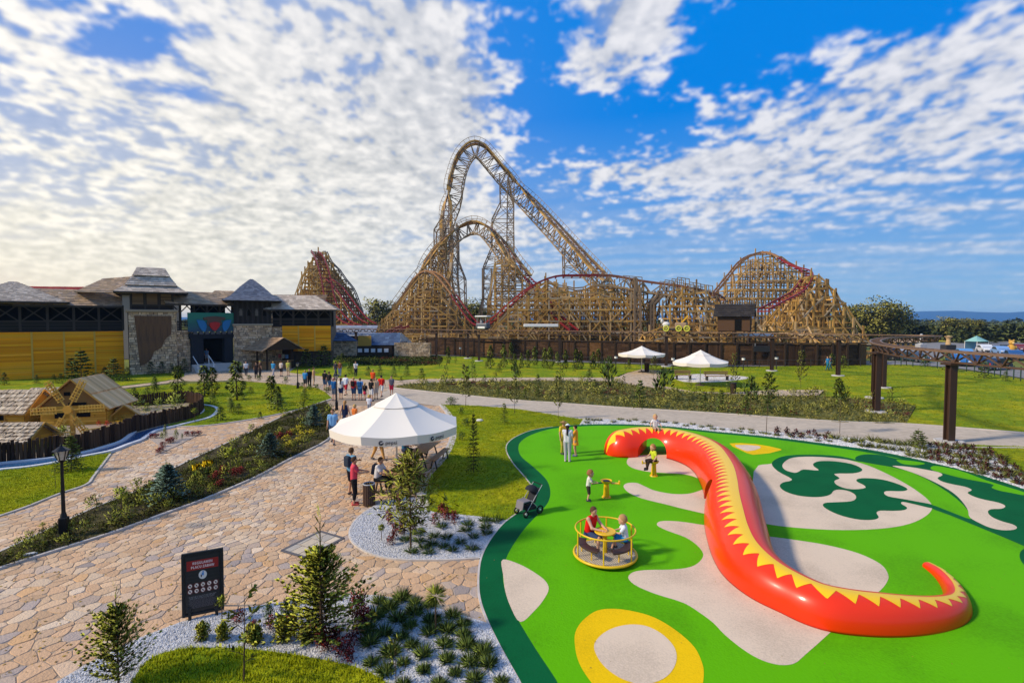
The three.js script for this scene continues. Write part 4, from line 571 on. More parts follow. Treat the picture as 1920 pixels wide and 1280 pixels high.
function gallery(par, x0, x1, y0, y1, z, depth, bays, cross = true, railH = 1.0) {   // open dark gallery: floor, posts, braces, rail
  const w = (x1 - x0) / bays;
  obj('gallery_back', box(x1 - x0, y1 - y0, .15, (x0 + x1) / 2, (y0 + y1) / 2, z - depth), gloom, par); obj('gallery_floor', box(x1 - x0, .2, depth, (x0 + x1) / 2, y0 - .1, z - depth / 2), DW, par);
  for (let i = 0; i <= bays; i++) obj('post', box(.22, y1 - y0, .22, x0 + i * w, (y0 + y1) / 2, z - .12), DW2, par);
  for (let i = 0; i < bays; i++) { const a = x0 + i * w + .1, b = x0 + (i + 1) * w - .1, yr = y0 + railH, top = y1 - .1;
    if (cross) { obj('brace', bar(V(a, yr + .05, z - .1), V(b, top, z - .1), .12), DW2, par); obj('brace', bar(V(b, yr + .05, z - .15), V(a, top, z - .15), .12), DW2, par); }
    else { obj('brace', bar(V(a, top - .9, z - .1), V(a + .8, top, z - .1), .11), DW2, par); obj('brace', bar(V(b, top - .9, z - .1), V(b - .8, top, z - .1), .11), DW2, par); }
    const c = new Beams(); for (let k = 0; k < 5; k++) c.add(V(a, y0 + .12 + k * .19, z - .1), V(b, y0 + .12 + k * .19, z - .1), .04, .13, k % 2 ? [.05, .042, .036] : [.035, .03, .026]); c.put('parapet', vcol(.85), par); }
  obj('rail', box(x1 - x0, .14, .2, (x0 + x1) / 2, y0 + railH + .03, z - .08), DW2, par); obj('beam', box(x1 - x0, .2, .22, (x0 + x1) / 2, y1 - .1, z - .1), DW2, par);
}
{ // west wall
  const A = G(-70, 717), B = G(233, 701.5), [t, L] = seg('fort_wall', 'fort wall of bright yellow planks at the far left under a dark gallery', 'fort wall', A, B);
  plankWall(t, 0, L, 0, 4.95, 0, 5, 24, 11); gallery(t, 0, L, 5.05, 7.9, 0, 3, 6);
  roofQuad(t, V(L * .3, 7.75, .8), V(L, 7.75, .8), V(L, 9.6, -1.9), V(L * .3, 9.6, -1.9), SH, 'shingles', 5); roofQuad(t, V(L, 7.75, -4.6), V(0, 7.75, -4.6), V(0, 9.6, -1.9), V(L, 9.6, -1.9), SH, 'shingles', 6);
  obj('eave', box(L * .7, .22, .12, L * .65, 7.68, .8), DW2, t);
  hip(t, 9.0, 6.4, 8.05, 10.25, .4, L * .29, -1.6, SHG, 8, 21);
}
{ // corner tower
  const A = G(245, 703), B = G(316, 699.5), [t, L] = seg('fort_tower', 'stone corner tower with rusty panel and tall grey bell roof', 'tower', A, B), w = 4.5, cx = w / 2 - .1, d = 4.4;
  stoneBlock(t, cx, 0, -d / 2, w, 7.1, d, 31, .40, true);
  obj('stone_lip', rbox(w + .5, .32, d + .5, cx, 7.25, -d / 2, .08), mat([.40, .31, .21], .9, { bumpMap: bumpFine, bumpScale: .03 }), t);
  const s = new THREE.Shape([[.45, 6.7], [3.95, 6.7], [3.9, 4.6], [3.3, 4.0], [2.9, 3.0], [2.2, 2.6], [1.9, 1.7], [1.35, 1.2], [.85, 1.0], [.7, 3.2]].map(([x, y]) => new THREE.Vector2(x, y)));
  const g = new THREE.ExtrudeGeometry(s, { depth: .05, bevelEnabled: false }); g.translate(0, 0, .07); obj('rusty_panel', g, new THREE.MeshStandardMaterial({ map: colTex(256, (u, v) => { const a = fbm(u * 24, v * 4, 4, 3, 4), k = .45 + .9 * a; return [.13 * k, .055 * k, .014 * k]; }, 4), roughness: .7 }), t);
  const y0 = 7.4, y1 = 9.5; obj('upper_room', box(w - .5, y1 - y0, d - .5, cx, (y0 + y1) / 2, -d / 2), DW, t);
  for (let i = 0; i <= 3; i++) obj('post', box(.16, y1 - y0, .1, cx - (w - .5) / 2 + i * (w - .5) / 3, (y0 + y1) / 2, -.21), DW2, t); obj('rail', box(w - .5, .14, .1, cx, y0 + .5, -.2), DW2, t);
  for (let i = 0; i < 3; i++) { const x = cx - (w - .5) / 2 + (i + .5) * (w - .5) / 3; obj('board_panel', tiled(V(x - .52, y0 + .6, -.24), V(x + .52, y0 + .6, -.24), V(x + .52, y1 - .15, -.24), V(x - .52, y1 - .15, -.24), 1, 7, { gap: .01, lift: .03, bond: 0, cols: [[.16, .10, .055], [.20, .13, .07]], seed: i + 2 }), M.plank, t); }
  const R0 = [[6.9, 9.35], [4.9, 10.15], [3.5, 11.3], [2.6, 12.35]], cz = -d / 2;
  for (let k = 0; k < 3; k++) { const [a, ya] = R0[k], [b, yb] = R0[k + 1], ra = k === 0 ? a : a, E = (q, y, qz) => [V(cx - q / 2, y, cz + qz / 2), V(cx + q / 2, y, cz + qz / 2), V(cx + q / 2, y, cz - qz / 2), V(cx - q / 2, y, cz - qz / 2)], e = E(a, ya, a * .95), f = E(b, yb, k === 2 ? .5 : b * .8); for (let i = 0; i < 4; i++) roofQuad(t, e[i], e[(i + 1) % 4], f[(i + 1) % 4], f[i], SHG, 'shingles', 40 + k * 4 + i); }
  obj('eave', [box(6.9, .16, .14, cx, 9.3, cz + 3.28), box(.14, .16, 6.5, cx + 3.42, 9.3, cz), box(.14, .16, 6.5, cx - 3.42, 9.3, cz)], DW2, t); obj('soffit', box(6.8, .06, 6.4, cx, 9.26, cz), DW, t);
  roofQuad(t, V(cx - 6.8, 9.2, cz + 2.2), V(cx - 1.5, 9.2, cz + 2.6), V(cx - 1.4, 11.3, cz), V(cx - 4.4, 10.9, cz), SH, 'shingles', 60); roofQuad(t, V(cx - 6.8, 9.2, cz - 2.2), V(cx - 6.8, 9.2, cz + 2.2), V(cx - 4.4, 10.9, cz + .01), V(cx - 4.4, 10.9, cz), SH, 'shingles', 61);
}
{ // gatehouse
  const A = G(316, 699), B = G(440, 691), [t, L] = seg('gatehouse', 'dark fort gatehouse with teal emblem board over the entrance', 'gatehouse', A, B), gx0 = L * .36, gx1 = L * .90;
  stoneBlock(t, 1.35, 0, -1.0, 2.3, 5.0, 2, 71, .36);
  gallery(t, 0, L, 5.1, 8.2, -.4, .25, 5, false, .9); t.children.find((c) => c.name === 'gallery_back').removeFromParent();
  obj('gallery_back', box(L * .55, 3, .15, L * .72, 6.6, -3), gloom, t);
  roofQuad(t, V(-.3, 8.1, .6), V(L + .8, 8.1, .6), V(L + .8, 9.7, -2), V(-.3, 9.7, -2), SH, 'shingles', 75); roofQuad(t, V(L + .8, 8.1, -4.6), V(-.3, 8.1, -4.6), V(-.3, 9.7, -2), V(L + .8, 9.7, -2), SH, 'shingles', 76); obj('eave', box(L + 1.1, .2, .12, L / 2 + .25, 8.03, .6), DW2, t);
  // entrance
  const bk = mat([.02, .022, .028], .8, { bumpMap: bumpFine, bumpScale: .02 });
  obj('door_pier', [box(1.3, 4.3, .9, gx0 + .3, 2.15, .1)], bk, t); obj('door_pier', [box(1.0, 4.3, .9, gx1 - .1, 2.15, .1)], bk, t); obj('lintel', box(gx1 - gx0 + 1.1, .7, .9, (gx0 + gx1) / 2 + .05, 4.3, .1), bk, t);
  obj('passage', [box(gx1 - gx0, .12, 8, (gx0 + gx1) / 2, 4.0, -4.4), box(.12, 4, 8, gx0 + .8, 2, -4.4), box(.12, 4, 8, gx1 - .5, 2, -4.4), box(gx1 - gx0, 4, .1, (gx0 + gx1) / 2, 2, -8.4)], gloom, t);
  for (let i = 0; i < 9; i++) obj('stone_cap', rbox(.46, .34, .5, gx0 + .1 + i * .63, 4.62, .42, .07), mat([.09, .09, .10], .9), t);
  // board with emblem
  const bx = (gx0 + gx1) / 2, by = 5.75, bw = gx1 - gx0 + 1.4;
  const bt = colTex(256, (u, v) => { const a = fbm(u * 5, v * 5, 4, 8, 5), q = clamp(v * 1.3 - .1 + (a - .5) * .5); return [lerp(.008, .005, q), lerp(.05, .17, q), lerp(.10, .105, q)]; }, 1); const bg = new THREE.BoxGeometry(bw, 2.3, .12); bg.translate(bx, by + .2, .62); obj('emblem_board', bg, new THREE.MeshStandardMaterial({ map: bt, roughness: .6 }), t);
  const ex = (pts, c, z, nm) => { const s = new THREE.Shape(); s.moveTo(...pts[0]); s.splineThru(pts.slice(1).map((p) => new THREE.Vector2(...p))); const g = new THREE.ExtrudeGeometry(s, { depth: .07, bevelEnabled: true, bevelSize: .03, bevelThickness: .03, bevelSegments: 1 }); g.translate(bx + .2, by, .68 + z); obj(nm, g, mat(c, .6), t); };
  ex([[-1.2, .75], [-.6, .85], [0, .9], [.6, .85], [1.2, .75], [1.1, .5], [.75, .45], [.7, -.2], [-.7, -.2], [-.75, .45], [-1.1, .5], [-1.2, .75]], [.10, .055, .035], .0, 'crown_shape');
  for (const s of [-1, 1]) ex([[s * 1.9, .45], [s * 1.2, .35], [s * .9, -.2], [s * 1.1, -.95], [s * 1.5, -.6], [s * 1.7, -.2], [s * 1.9, .45]], [.01, .15, .36], .02, 'blue_wing');
  ex([[-.5, .1], [0, .2], [.5, .1], [.5, -.3], [0, -.85], [-.5, -.3], [-.5, .1]], [.42, .012, .012], .1, 'red_shield');
  // steps, landing and handrails
  for (let i = 0; i < 5; i++) obj('step', box(gx1 - gx0 + .8, .17 * (5 - i), .36, bx, .085 * (5 - i), .74 + i * .34), M.concrete, t); obj('landing', box(gx1 - gx0, .86, 8.2, bx, .43, -3.5), M.concrete, t);
  for (const x of [gx0 - .2, gx0 + 1.5]) obj('handrail', [rod(V(x, 1.9, .4), V(x, .95, 2.4), .05), rod(V(x, .85, .5), V(x, 1.85, .5), .05), rod(V(x, 0, 2.3), V(x, 1, 2.3), .05)], M.white, t);
}
{ // second tower
  const A = G(440, 692), B = G(501, 689.5), [t, L] = seg('fort_tower', 'stone and dark timber gate tower with blue grey pyramid roof', 'tower', A, B), w = 4.3, d = 4.3, cx = w / 2;
  stoneBlock(t, cx, 0, -d / 2, w, 5.5, d, 81, .38); obj('stone_lip', rbox(w + .35, .26, d + .35, cx, 5.6, -d / 2, .07), mat([.42, .34, .24], .9, { bumpMap: bumpFine, bumpScale: .03 }), t);
  obj('upper_room', box(w, 3.0, d, cx, 7.2, -d / 2), DW, t); const b = new Beams(); for (let i = 0; i < 15; i++) b.add(V(.15 + i * .285, 5.75, .02), V(.15 + i * .285, 8.65, .02), .2, .05, i % 2 ? [.045, .04, .036] : [.03, .026, .022]); stuff(b.put('boards', vcol(.85), t));
  for (let i = 0; i < 4; i++) { const x = .8 + i * .9; obj('window', box(.34, .9, .08, x, 7.2, .06), i % 2 ? gloom : mat([.12, .10, .08], .7), t); obj('arch_trim', [bar(V(x - .28, 6.2, .08), V(x - .28, 7.2, .08), .07), bar(V(x - .28, 7.2, .08), V(x, 7.75, .08), .07), bar(V(x, 7.75, .08), V(x + .28, 7.2, .08), .07)], DW2, t); }
  const cz = -d / 2, E = (q, y) => [V(cx - q / 2, y, cz + q / 2), V(cx + q / 2, y, cz + q / 2), V(cx + q / 2, y, cz - q / 2), V(cx - q / 2, y, cz - q / 2)], R0 = [[6.8, 8.65], [4.9, 9.25], [2.6, 10.5], [.25, 11.55]];
  for (let k = 0; k < 3; k++) { const e = E(...R0[k]), f = E(...R0[k + 1]); for (let i = 0; i < 4; i++) roofQuad(t, e[i], e[(i + 1) % 4], f[(i + 1) % 4], f[i], [[.17, .19, .235], [.20, .22, .26], [.145, .16, .20]], 'slates', 90 + k * 4 + i, .4, .3); }
  obj('soffit', box(6.6, .1, 6.6, cx, 8.6, cz), DW, t);
  roofQuad(t, V(cx - 5.2, 8.9, cz + 1.2), V(cx - 2, 8.9, cz + 1.2), V(cx - 2, 10, cz - 1), V(cx - 4.2, 10, cz - 1), SH, 'shingles', 99);
}
{ // east wing
  const A = G(503, 689), B = G(621, 687), [t, L] = seg('fort_wing', 'fort wing of bright yellow planks on posts right of the kiosk roof', 'fort wall', A, B);
  stoneBlock(t, .8, 0, -1.6, 1.9, 5.4, 3, 111, .36); plankWall(t, 1.75, L, 2.1, 5.45, 0, 3, 17, 121); obj('stone_base', box(L - 1.8, 2.1, .3, L / 2 + .9, 1.05, -1.6), mat([.13, .10, .075], .95, { bumpMap: bumpFine, bumpScale: .03 }), t);
  for (let i = 0; i < 6; i++) obj('prop', box(.18, 2.1, .18, 2 + i * (L - 2.2) / 5, 1.05, -.1), DW, t);
  gallery(t, 0, L, 5.5, 7.7, 0, 2.6, 5, false, .85);
  roofQuad(t, V(-.3, 7.55, .7), V(L + .9, 7.55, .7), V(L - 2.2, 9.5, -2), V(-.3, 9.5, -2), SHG, 'shingles', 131); roofQuad(t, V(L + .9, 7.55, .7), V(L + .9, 7.55, -4.6), V(L - 2.2, 9.5, -2.01), V(L - 2.2, 9.5, -2), SHG, 'shingles', 132); obj('eave', box(L + 1.2, .18, .12, L / 2 + .3, 7.5, .7), DW2, t);
}
{ // halls behind
  let [t, L] = seg('hall', 'long building behind the fort wall with dark red roof', 'building', [-80, 78], [-57, 82]);
  obj('wall', box(L, 10.3, 8, L / 2, 5.15, -4), mat([.3, .25, .2], .9), t); roofQuad(t, V(-.5, 10.2, .5), V(L + .5, 10.2, .5), V(L + .5, 11.6, -4), V(-.5, 11.6, -4), [[.28, .035, .03], [.24, .03, .028], [.32, .05, .04]], 'roof_tiles', 141, .9, .7);
  [t, L] = seg('hall', 'brown roofed hall behind the fort wing with yellow planks', 'building', [(500 - 960) / 960 * 79, 79], [(600 - 960) / 960 * 79, 79]);
  obj('wall', box(L, 7.8, 7, L / 2, 3.9, -3.6), mat([.22, .17, .12], .9), t); roofQuad(t, V(-.5, 7.7, .4), V(L + .5, 7.7, .4), V(L + .3, 10.2, -2.6), V(-.3, 10.2, -2.6), [[.19, .13, .085], [.16, .11, .075]], 'shingles', 142, .6, .4);
}
{ // kiosk
  const c = G(497, 692), t = thing('kiosk', 'small wooden kiosk with brown gable roof in front of the gate tower', 'kiosk', [c[0], 0, -c[1] - 1.4], -.62);
  const w = 5.6, d = 4.2, e = 2.55, r = 4.0; for (const x of [-w / 2 + .5, 0, w / 2 - .5]) for (const z of [-d / 2 + .4, d / 2 - .4]) obj('post', box(.18, e, .18, x, e / 2, z), M.darkWood, t);
  obj('back_wall', box(w - 1, e, .12, 0, e / 2, -d / 2 + .5), M.darkWood, t); obj('side_wall', box(.12, e, d - 1, -w / 2 + .5, e / 2, 0), M.darkWood, t); obj('counter', [box(w - 1.2, 1.0, .12, 0, .5, d / 2 - .5), box(w - 1, .07, .5, 0, 1.03, d / 2 - .4)], M.wood, t); obj('counter', [box(.12, 1, d - 1, w / 2 - .6, .5, 0), box(.5, .07, d - .8, w / 2 - .5, 1.03, 0)], M.wood, t);
  for (let i = 0; i < 5; i++) obj('shelf_goods', rbox(.4, .5, .25, -1.6 + i * .8, 1.5, -d / 2 + .8), mat([[.5, .35, .1], [.1, .3, .1], [.5, .1, .1], [.5, .5, .4], [.1, .2, .4]][i], .7), t);
  const q = (z, s) => roofQuad(t, V(-w / 2 - .5, e - .15, s * (d / 2 + .7)), V(w / 2 + .5, e - .15, s * (d / 2 + .7)), V(w / 2 + .5, r, 0), V(-w / 2 - .5, r, 0), [[.40, .26, .15], [.36, .23, .13], [.44, .29, .17]], 'shingles', 151 + s, .5, .35); q(0, 1); roofQuad(t, V(w / 2 + .5, e - .15, -d / 2 - .7), V(-w / 2 - .5, e - .15, -d / 2 - .7), V(-w / 2 - .5, r, 0), V(w / 2 + .5, r, 0), SH, 'shingles', 153, .5, .35);
  for (const x of [-w / 2 - .3, w / 2 + .3]) { const s = new THREE.Shape([new THREE.Vector2(-d / 2 - .5, e - .05), new THREE.Vector2(d / 2 + .5, e - .05), new THREE.Vector2(0, r - .1)]); const g = new THREE.ExtrudeGeometry(s, { depth: .08, bevelEnabled: false }); g.rotateY(Math.PI / 2); g.translate(x, 0, 0); obj('gable', g, M.darkWood, t); }
}
{ // low park buildings east of the fort
  let [t, L] = seg('station_hut', 'low stone hut with glossy blue roof and white notices beside the fort', 'hut', [(690 - 960) / 960 * 86, 86], [(762 - 960) / 960 * 86, 86]); const blue = [[.07, .11, .19], [.09, .14, .23], [.06, .09, .16]];
  obj('wall', box(L - .6, 2.5, 4, L / 2, 1.25, -2), M.darkWood, t); roofQuad(t, V(-.3, 2.0, .5), V(L - 1, 2.0, .5), V(L - 1.4, 4.0, -1.6), V(.2, 4.0, -1.6), blue, 'roof_plates', 161, .8, .5); roofQuad(t, V(L - 1, 2.0, .5), V(L + .3, 2.2, -3.6), V(L - 1.2, 4, -1.61), V(L - 1.4, 4, -1.6), SHG, 'roof_plates', 162, .8, .5);
  for (let i = 0; i < 5; i++) obj('white_notice', rbox(.72, .62, .06, -1.2 + i * 1.1, 1.15, .75, .02), mat([.75, .75, .75], .6), t); obj('notice_wall', box(6.4, 1.9, .1, 1, .95, .68), M.darkWood, t);
  [t, L] = seg('low_wall', 'low tan stone wall right of the blue roofed hut', 'wall', [(739 - 960) / 960 * 84, 84], [(806 - 960) / 960 * 84, 84]); stoneBlock(t, L / 2, 0, -.4, L, 2.5, .8, 171, .42);
  [t, L] = seg('stone_hut', 'stone hut with sloped blue roof at the end of the fort wing', 'hut', [(619 - 960) / 960 * 85, 85], [(667 - 960) / 960 * 85, 85]); stoneBlock(t, L / 2, 0, -1.5, L, 2.7, 3, 175, .42); roofQuad(t, V(-.3, 2.75, .4), V(L + .4, 2.75, .4), V(L - 2.5, 4.1, -1.6), V(-.3, 4.1, -1.6), blue, 'roof_plates', 176, .8, .5); obj('side_door', box(2.2, 2.6, .1, L + 1.3, 2.3, -.5), mat([.55, .30, .04], .7), t);
  [t, L] = seg('long_shed', 'long low shed with pale blue grey roof beside the fort wing', 'shed', [(618 - 960) / 960 * 93, 93], [(700 - 960) / 960 * 93, 93]); obj('wall', box(L, 3.4, 4, L / 2, 1.7, -2), M.darkWood, t); roofQuad(t, V(-.3, 3.3, .5), V(L + .3, 3.3, .5), V(L + .3, 5.2, -2), V(-.3, 5.2, -2), [[.22, .25, .31], [.27, .30, .36]], 'roof_plates', 178, .9, .6);
  obj('roof_rail', [rod(V(0, 4.4, .3), V(L, 4.4, .3), .04), rod(V(0, 4.8, .3), V(L, 4.8, .3), .04)], M.grey, t);
}
// ---------- mini village ----------
{
  const pal = thing('log_palisade', 'winding palisade of dark upright logs round the mini village', 'palisade'), line = outline([[-60, 878], [0, 869], [97, 857], [155, 846], [195, 835], [225, 825], [245, 814], [300, 799], [345, 789], [370, 779], [380, 768], [372, 760], [345, 756], [300, 759], [262, 762], [232, 760], [205, 742], [183, 731]], 0, 6, false);
  const C = new THREE.CatmullRomCurve3(line.map((p) => V(p.x, 0, -p.y))), n = Math.min(290, Math.round(C.getLength() / .135)), P3 = C.getSpacedPoints(n), R = rng(5), lg = [0, 1, 2, 3].map((k) => { const g = new THREE.CylinderGeometry(.062, .072, 1, 7); return g; }), lm = [mat([.05, .028, .016], .85, { bumpMap: bumpGrain, bumpScale: .02 }), mat([.07, .04, .022], .85), mat([.035, .02, .013], .85), mat([.09, .052, .03], .85)];
  P3.forEach((p) => { const h = .82 + .16 * R(), m = obj('log', lg[R() * 4 | 0], lm[R() * 4 | 0], pal); m.scale.set(1, h, 1); m.position.set(p.x, h / 2, p.z); m.rotation.set((R() - .5) * .06, R() * 3, (R() - .5) * .06); });
  const thatch = [[.50, .40, .28], [.43, .34, .24], [.57, .47, .34], [.36, .28, .19]], wallc = [[.55, .29, .035], [.6, .33, .05], [.5, .25, .03]];
  const log = (par, a, b, y0, y1, n, seed) => stuff(obj('wall_boards', tiled(V(a.x, y0, a.z), V(b.x, y0, b.z), V(b.x, y1, b.z), V(a.x, y1, a.z), 3, n, { gap: .008, lift: .03, cols: wallc, seed }), M.plank, par));
  function hut(label, px, py, turn, w, d, e, r, thatched, opts = {}) {
    const t = thing('toy_hut', label, 'hut', at(px, py, .05), turn), c = [V(-w / 2, 0, d / 2), V(w / 2, 0, d / 2), V(w / 2, 0, -d / 2), V(-w / 2, 0, -d / 2)];
    obj('core', box(w - .04, e, d - .04, 0, e / 2, 0), mat([.28, .15, .03], .9), t); for (let i = 0; i < 4; i++) if (!(opts.open && i === 0)) log(t, c[i], c[(i + 1) % 4], 0, e, Math.round(e / .14), 200 + i);
    for (const s of [-1, 1]) { const sh = new THREE.Shape([new THREE.Vector2(-d / 2, e - .02), new THREE.Vector2(d / 2, e - .02), new THREE.Vector2(0, r - .06)]), g = new THREE.ExtrudeGeometry(sh, { depth: .06, bevelEnabled: false }); g.rotateY(Math.PI / 2); g.translate(s > 0 ? w / 2 - .06 : -w / 2, 0, 0); obj('gable', g, opts.dark ? mat([.24, .13, .04], .85, { bumpMap: bumpGrain, bumpScale: .01 }) : mat([.42, .22, .035], .85, { bumpMap: bumpGrain, bumpScale: .01 }), t); }
    const o = .28, ov = .25, ey = e - (r - e) * o / (d / 2); for (const s of [1, -1]) { const a = V(-s * (w / 2 + ov), ey, s * (d / 2 + o)), b = V(s * (w / 2 + ov), ey, s * (d / 2 + o)), cc = V(s * (w / 2 + ov), r, 0), dd = V(-s * (w / 2 + ov), r, 0); stuff(obj(thatched ? 'thatch' : 'roof_boards', tiled(a, b, cc, dd, thatched ? 26 : 12, thatched ? 6 : 2, { gap: .004, lift: thatched ? .06 : .03, tilt: .05, cols: thatched ? thatch : [[.80, .47, .20], [.70, .40, .17], [.86, .53, .25]], seed: 220 + s, jit: .8, wob: thatched ? .1 : .02 }), M.shingle, t)); obj('rafter', [bar(V(w / 2 + ov, ey, s * (d / 2 + o)), V(w / 2 + ov, r + .03, 0), .07), bar(V(-w / 2 - ov, ey, s * (d / 2 + o)), V(-w / 2 - ov, r + .03, 0), .07)], M.gold, t); }
    (opts.win ?? []).forEach(([x, y, ww, hh]) => { const f = obj('window', box(ww, hh, .05, x, y, d / 2 + .03), gloom, t); obj('frame', [box(ww + .1, .05, .07, x, y + hh / 2, d / 2 + .04), box(ww + .1, .05, .07, x, y - hh / 2, d / 2 + .04), box(.05, hh, .07, x - ww / 2, y, d / 2 + .04), box(.05, hh, .07, x + ww / 2, y, d / 2 + .04)], M.gold, f); });
    (opts.gwin ?? []).forEach(([z, y, ww, hh]) => obj('window', box(.05, hh, ww, w / 2 + .03, y, z), gloom, t));
    return t;
  }
  hut('thatched toy hut at the back left of the mini village', 34, 792, .05, 2.6, 2.2, .95, 1.95, true, { win: [[-.5, .5, .3, .35], [.1, .5, .3, .35]] });
  hut('low thatched toy shelter at the front left of the mini village', 28, 840, .05, 2.3, 1.5, .62, 1.2, true, { win: [[.2, .3, 1.0, .42]] });
  hut('timber toy mill house with plank roof behind the windmill sails', 166, 788, -Math.PI / 2 + .22, 2.9, 3.3, 1.15, 2.7, false, { dark: true, gwin: [[.3, 1.85, .3, .2], [-.5, .6, .7, .25], [.7, .6, .5, .3], [-.2, 1.25, .9, .14]] });
  hut('open timber toy barn behind the windmill, left of the mill house', 100, 775, .2, 1.9, 1.5, .9, 1.7, true, { win: [[-.3, .5, .4, .4]] });
  hut('tiny plank roofed toy shed at the right of the mill house', 232, 786, -.9, 1.1, 1.0, .5, .95, false, {});
  for (const [i, [x, y]] of [[60, 834], [112, 832], [186, 822]].entries()) { const q = thing('timber_rack', ['low yellow timber rack left of the windmill', 'yellow timber trestle under the windmill sails', 'small yellow timber frame right of the windmill'][i], 'rack', at(x, y, .05), i * .7 - .4), b = new Beams(); for (const u of [-.45, 0, .45]) { b.add(V(u, 0, -.2), V(u, .55, 0), .05, .05, [.6, .36, .08]); b.add(V(u, 0, .2), V(u, .55, 0), .05, .05, [.55, .32, .07]); } b.add(V(-.6, .55, 0), V(.6, .55, 0), .06, .06, [.62, .38, .1]); b.add(V(-.6, .28, .1), V(.6, .28, .1), .05, .05, [.5, .3, .07]); b.put('frame', M.timber, q); }
  // windmill sails
  const gp = at(130, 822, .05), t = thing('toy_windmill', 'yellow six-armed toy windmill wheel in front of the mill house', 'windmill', gp, .14); const hubY = 1.52;
  obj('axle_post', [bar(V(0, 0, -.25), V(0, hubY, -.25), .16), rod(V(0, hubY, -.3), V(0, hubY, .1), .06)], M.gold, t); const hub = new THREE.CylinderGeometry(.22, .22, .12, 12); hub.rotateX(Math.PI / 2); hub.translate(0, hubY, .06); obj('hub', hub, mat([.62, .30, .03], .7), t);
  for (let i = 0; i < 6; i++) { const a = i / 6 * 6.283 + .04, R0 = 1.66, ca = Math.cos(a), sa = Math.sin(a), Q = (r, o, z = .07) => V(ca * r - sa * o, hubY + sa * r + ca * o, z), b = new Beams(), y = [.66, .40, .08], y2 = [.6, .34, .06]; b.add(Q(.1, 0), Q(R0, 0), .07, .05, y2); b.add(Q(.55, .15), Q(R0, .15), .035, .04, y); b.add(Q(.55, -.15), Q(R0, -.15), .035, .04, y); for (let k = 0; k < 9; k++) b.add(Q(.55 + k * .145, -.19, .075), Q(.55 + k * .145, .19, .075), .04, .03, y); for (let k = 0; k < 4; k++) b.add(Q(.66 + k * .29, -.13, .05), Q(.66 + k * .29, .13, .05), .17, .012, [.62, .36, .06]); b.put('sail', M.timber, t); }
}
// ---------- the wooden coaster ----------
const coaster = thing('roller_coaster', 'huge golden timber roller coaster with tall steel braced drop and red rails', 'roller coaster', [0, 0, 0]);
const TB = [[.44, .27, .085], [.36, .21, .06], [.52, .34, .14], [.28, .155, .045], [.47, .31, .14], [.33, .26, .17], [.40, .23, .06], [.22, .13, .05], [.50, .29, .08]], tb = (i, j = 0, k = 0) => { const c = TB[Math.floor(hash(i, j, k + 5) * TB.length)], q = .8 + .4 * hash(i, j, k + 9); return c.map((v) => v * q); };
function profileAt(pr, x) { for (let i = 0; i < pr.length - 1; i++) if (x >= pr[i].x && x <= pr[i + 1].x) return lerp(pr[i].y, pr[i + 1].y, (x - pr[i].x) / (pr[i + 1].x - pr[i].x || 1)); return 0; }
function timber(px, { Z, depth = 12, rows = 4, dx = 3, lh = 2.6, batter = .35, w = .3, rake = 0, seed = 1, legs = true, diag = .5, jag = .5 }) {
  w *= .76; dx *= .72; lh *= .74; const pr = px.map(([x, y]) => P(x, y, Z)), x0 = pr[0].x, x1 = pr[pr.length - 1].x, n = Math.max(2, Math.round((x1 - x0) / dx)), H = [], R = rng(seed), zs = [];
  for (let r = 0; r < rows; r++) zs.push(-Z - depth / 2 + depth * r / (rows - 1));
  const hr = (i, r) => { const t = Math.abs(r / (rows - 1) * 2 - 1); return Math.max(.3, H[i] * (1 - batter * Math.pow(t, 1.3))); };
  for (let i = 0; i <= n; i++) H.push(Math.max(.6, profileAt(pr, clamp(lerp(x0, x1, i / n), x0 + .01, x1 - .01)) - R() * jag));
  for (let i = 0; i <= n; i++) {
    const X = lerp(x0, x1, i / n), b = new Beams();
    for (let r = 0; r < rows; r++) { b.add(V(X, 0, zs[r]), V(X, hr(i, r) + (R() < .7 ? .5 + R() * 1.0 : 0), zs[r]), w, w, tb(i, r, seed)); if (r) for (let y = lh; y < Math.min(hr(i, r), hr(i, r - 1)) + .1; y += lh) { b.add(V(X, y, zs[r - 1]), V(X, y, zs[r]), w * .55, w * .9, tb(i, r + y | 0, seed)); if (R() < diag && y > lh) b.add(V(X + .05, y - lh, R() < .5 ? zs[r - 1] : zs[r]), V(X + .05, y, R() < .5 ? zs[r] : zs[r - 1]), w * .5, w * .6, tb(i, r, seed + 3)); } }
    if (legs && H[i] > 3) { const zm = -Z; for (const s of [0, rows - 1]) b.add(V(X + .1, H[i] * .97, zm), V(X + .1, 0, zs[s] + (s ? 2 : -2) * (depth / 20)), w * .9, w * .9, tb(i, 7, seed)); }
    if (rake && i % 2 === 0) for (let r = 0; r < rows; r += 2) b.add(V(X, hr(i, r), zs[r]), V(X + hr(i, r) * rake, 0, zs[r]), w, w, tb(i, r, seed + 2));
    b.put('trestle_bent', M.timber, coaster);
  }
  for (let r = 0; r < rows; r++) {
    const b = new Beams(); for (let i = 1; i <= n; i++) { const a = lerp(x0, x1, (i - 1) / n), c = lerp(x0, x1, i / n), ha = hr(i - 1, r), hc = hr(i, r); b.add(V(a, ha, zs[r]), V(c, hc, zs[r]), w * .8, w, tb(i, r, seed + 1));
      for (let y = lh * (r % 2 ? .55 : 1); y < Math.max(ha, hc); y += lh) { const lo = Math.min(ha, hc); if (y < lo + .2) { b.add(V(a, y, zs[r] + .12), V(c, y, zs[r] + .12), w * .55, w * 1.1, tb(i + (y | 0), r, seed + 1)); if (R() < diag * .8) { const up = R() < .5; b.add(V(a, up ? y - lh : y, zs[r] + .2), V(c, up ? y : y - lh, zs[r] + .2), w * .5, w * .7, tb(i, r, seed + 8)); } } } }
    b.put('ledgers', M.timber, coaster);
  }
}
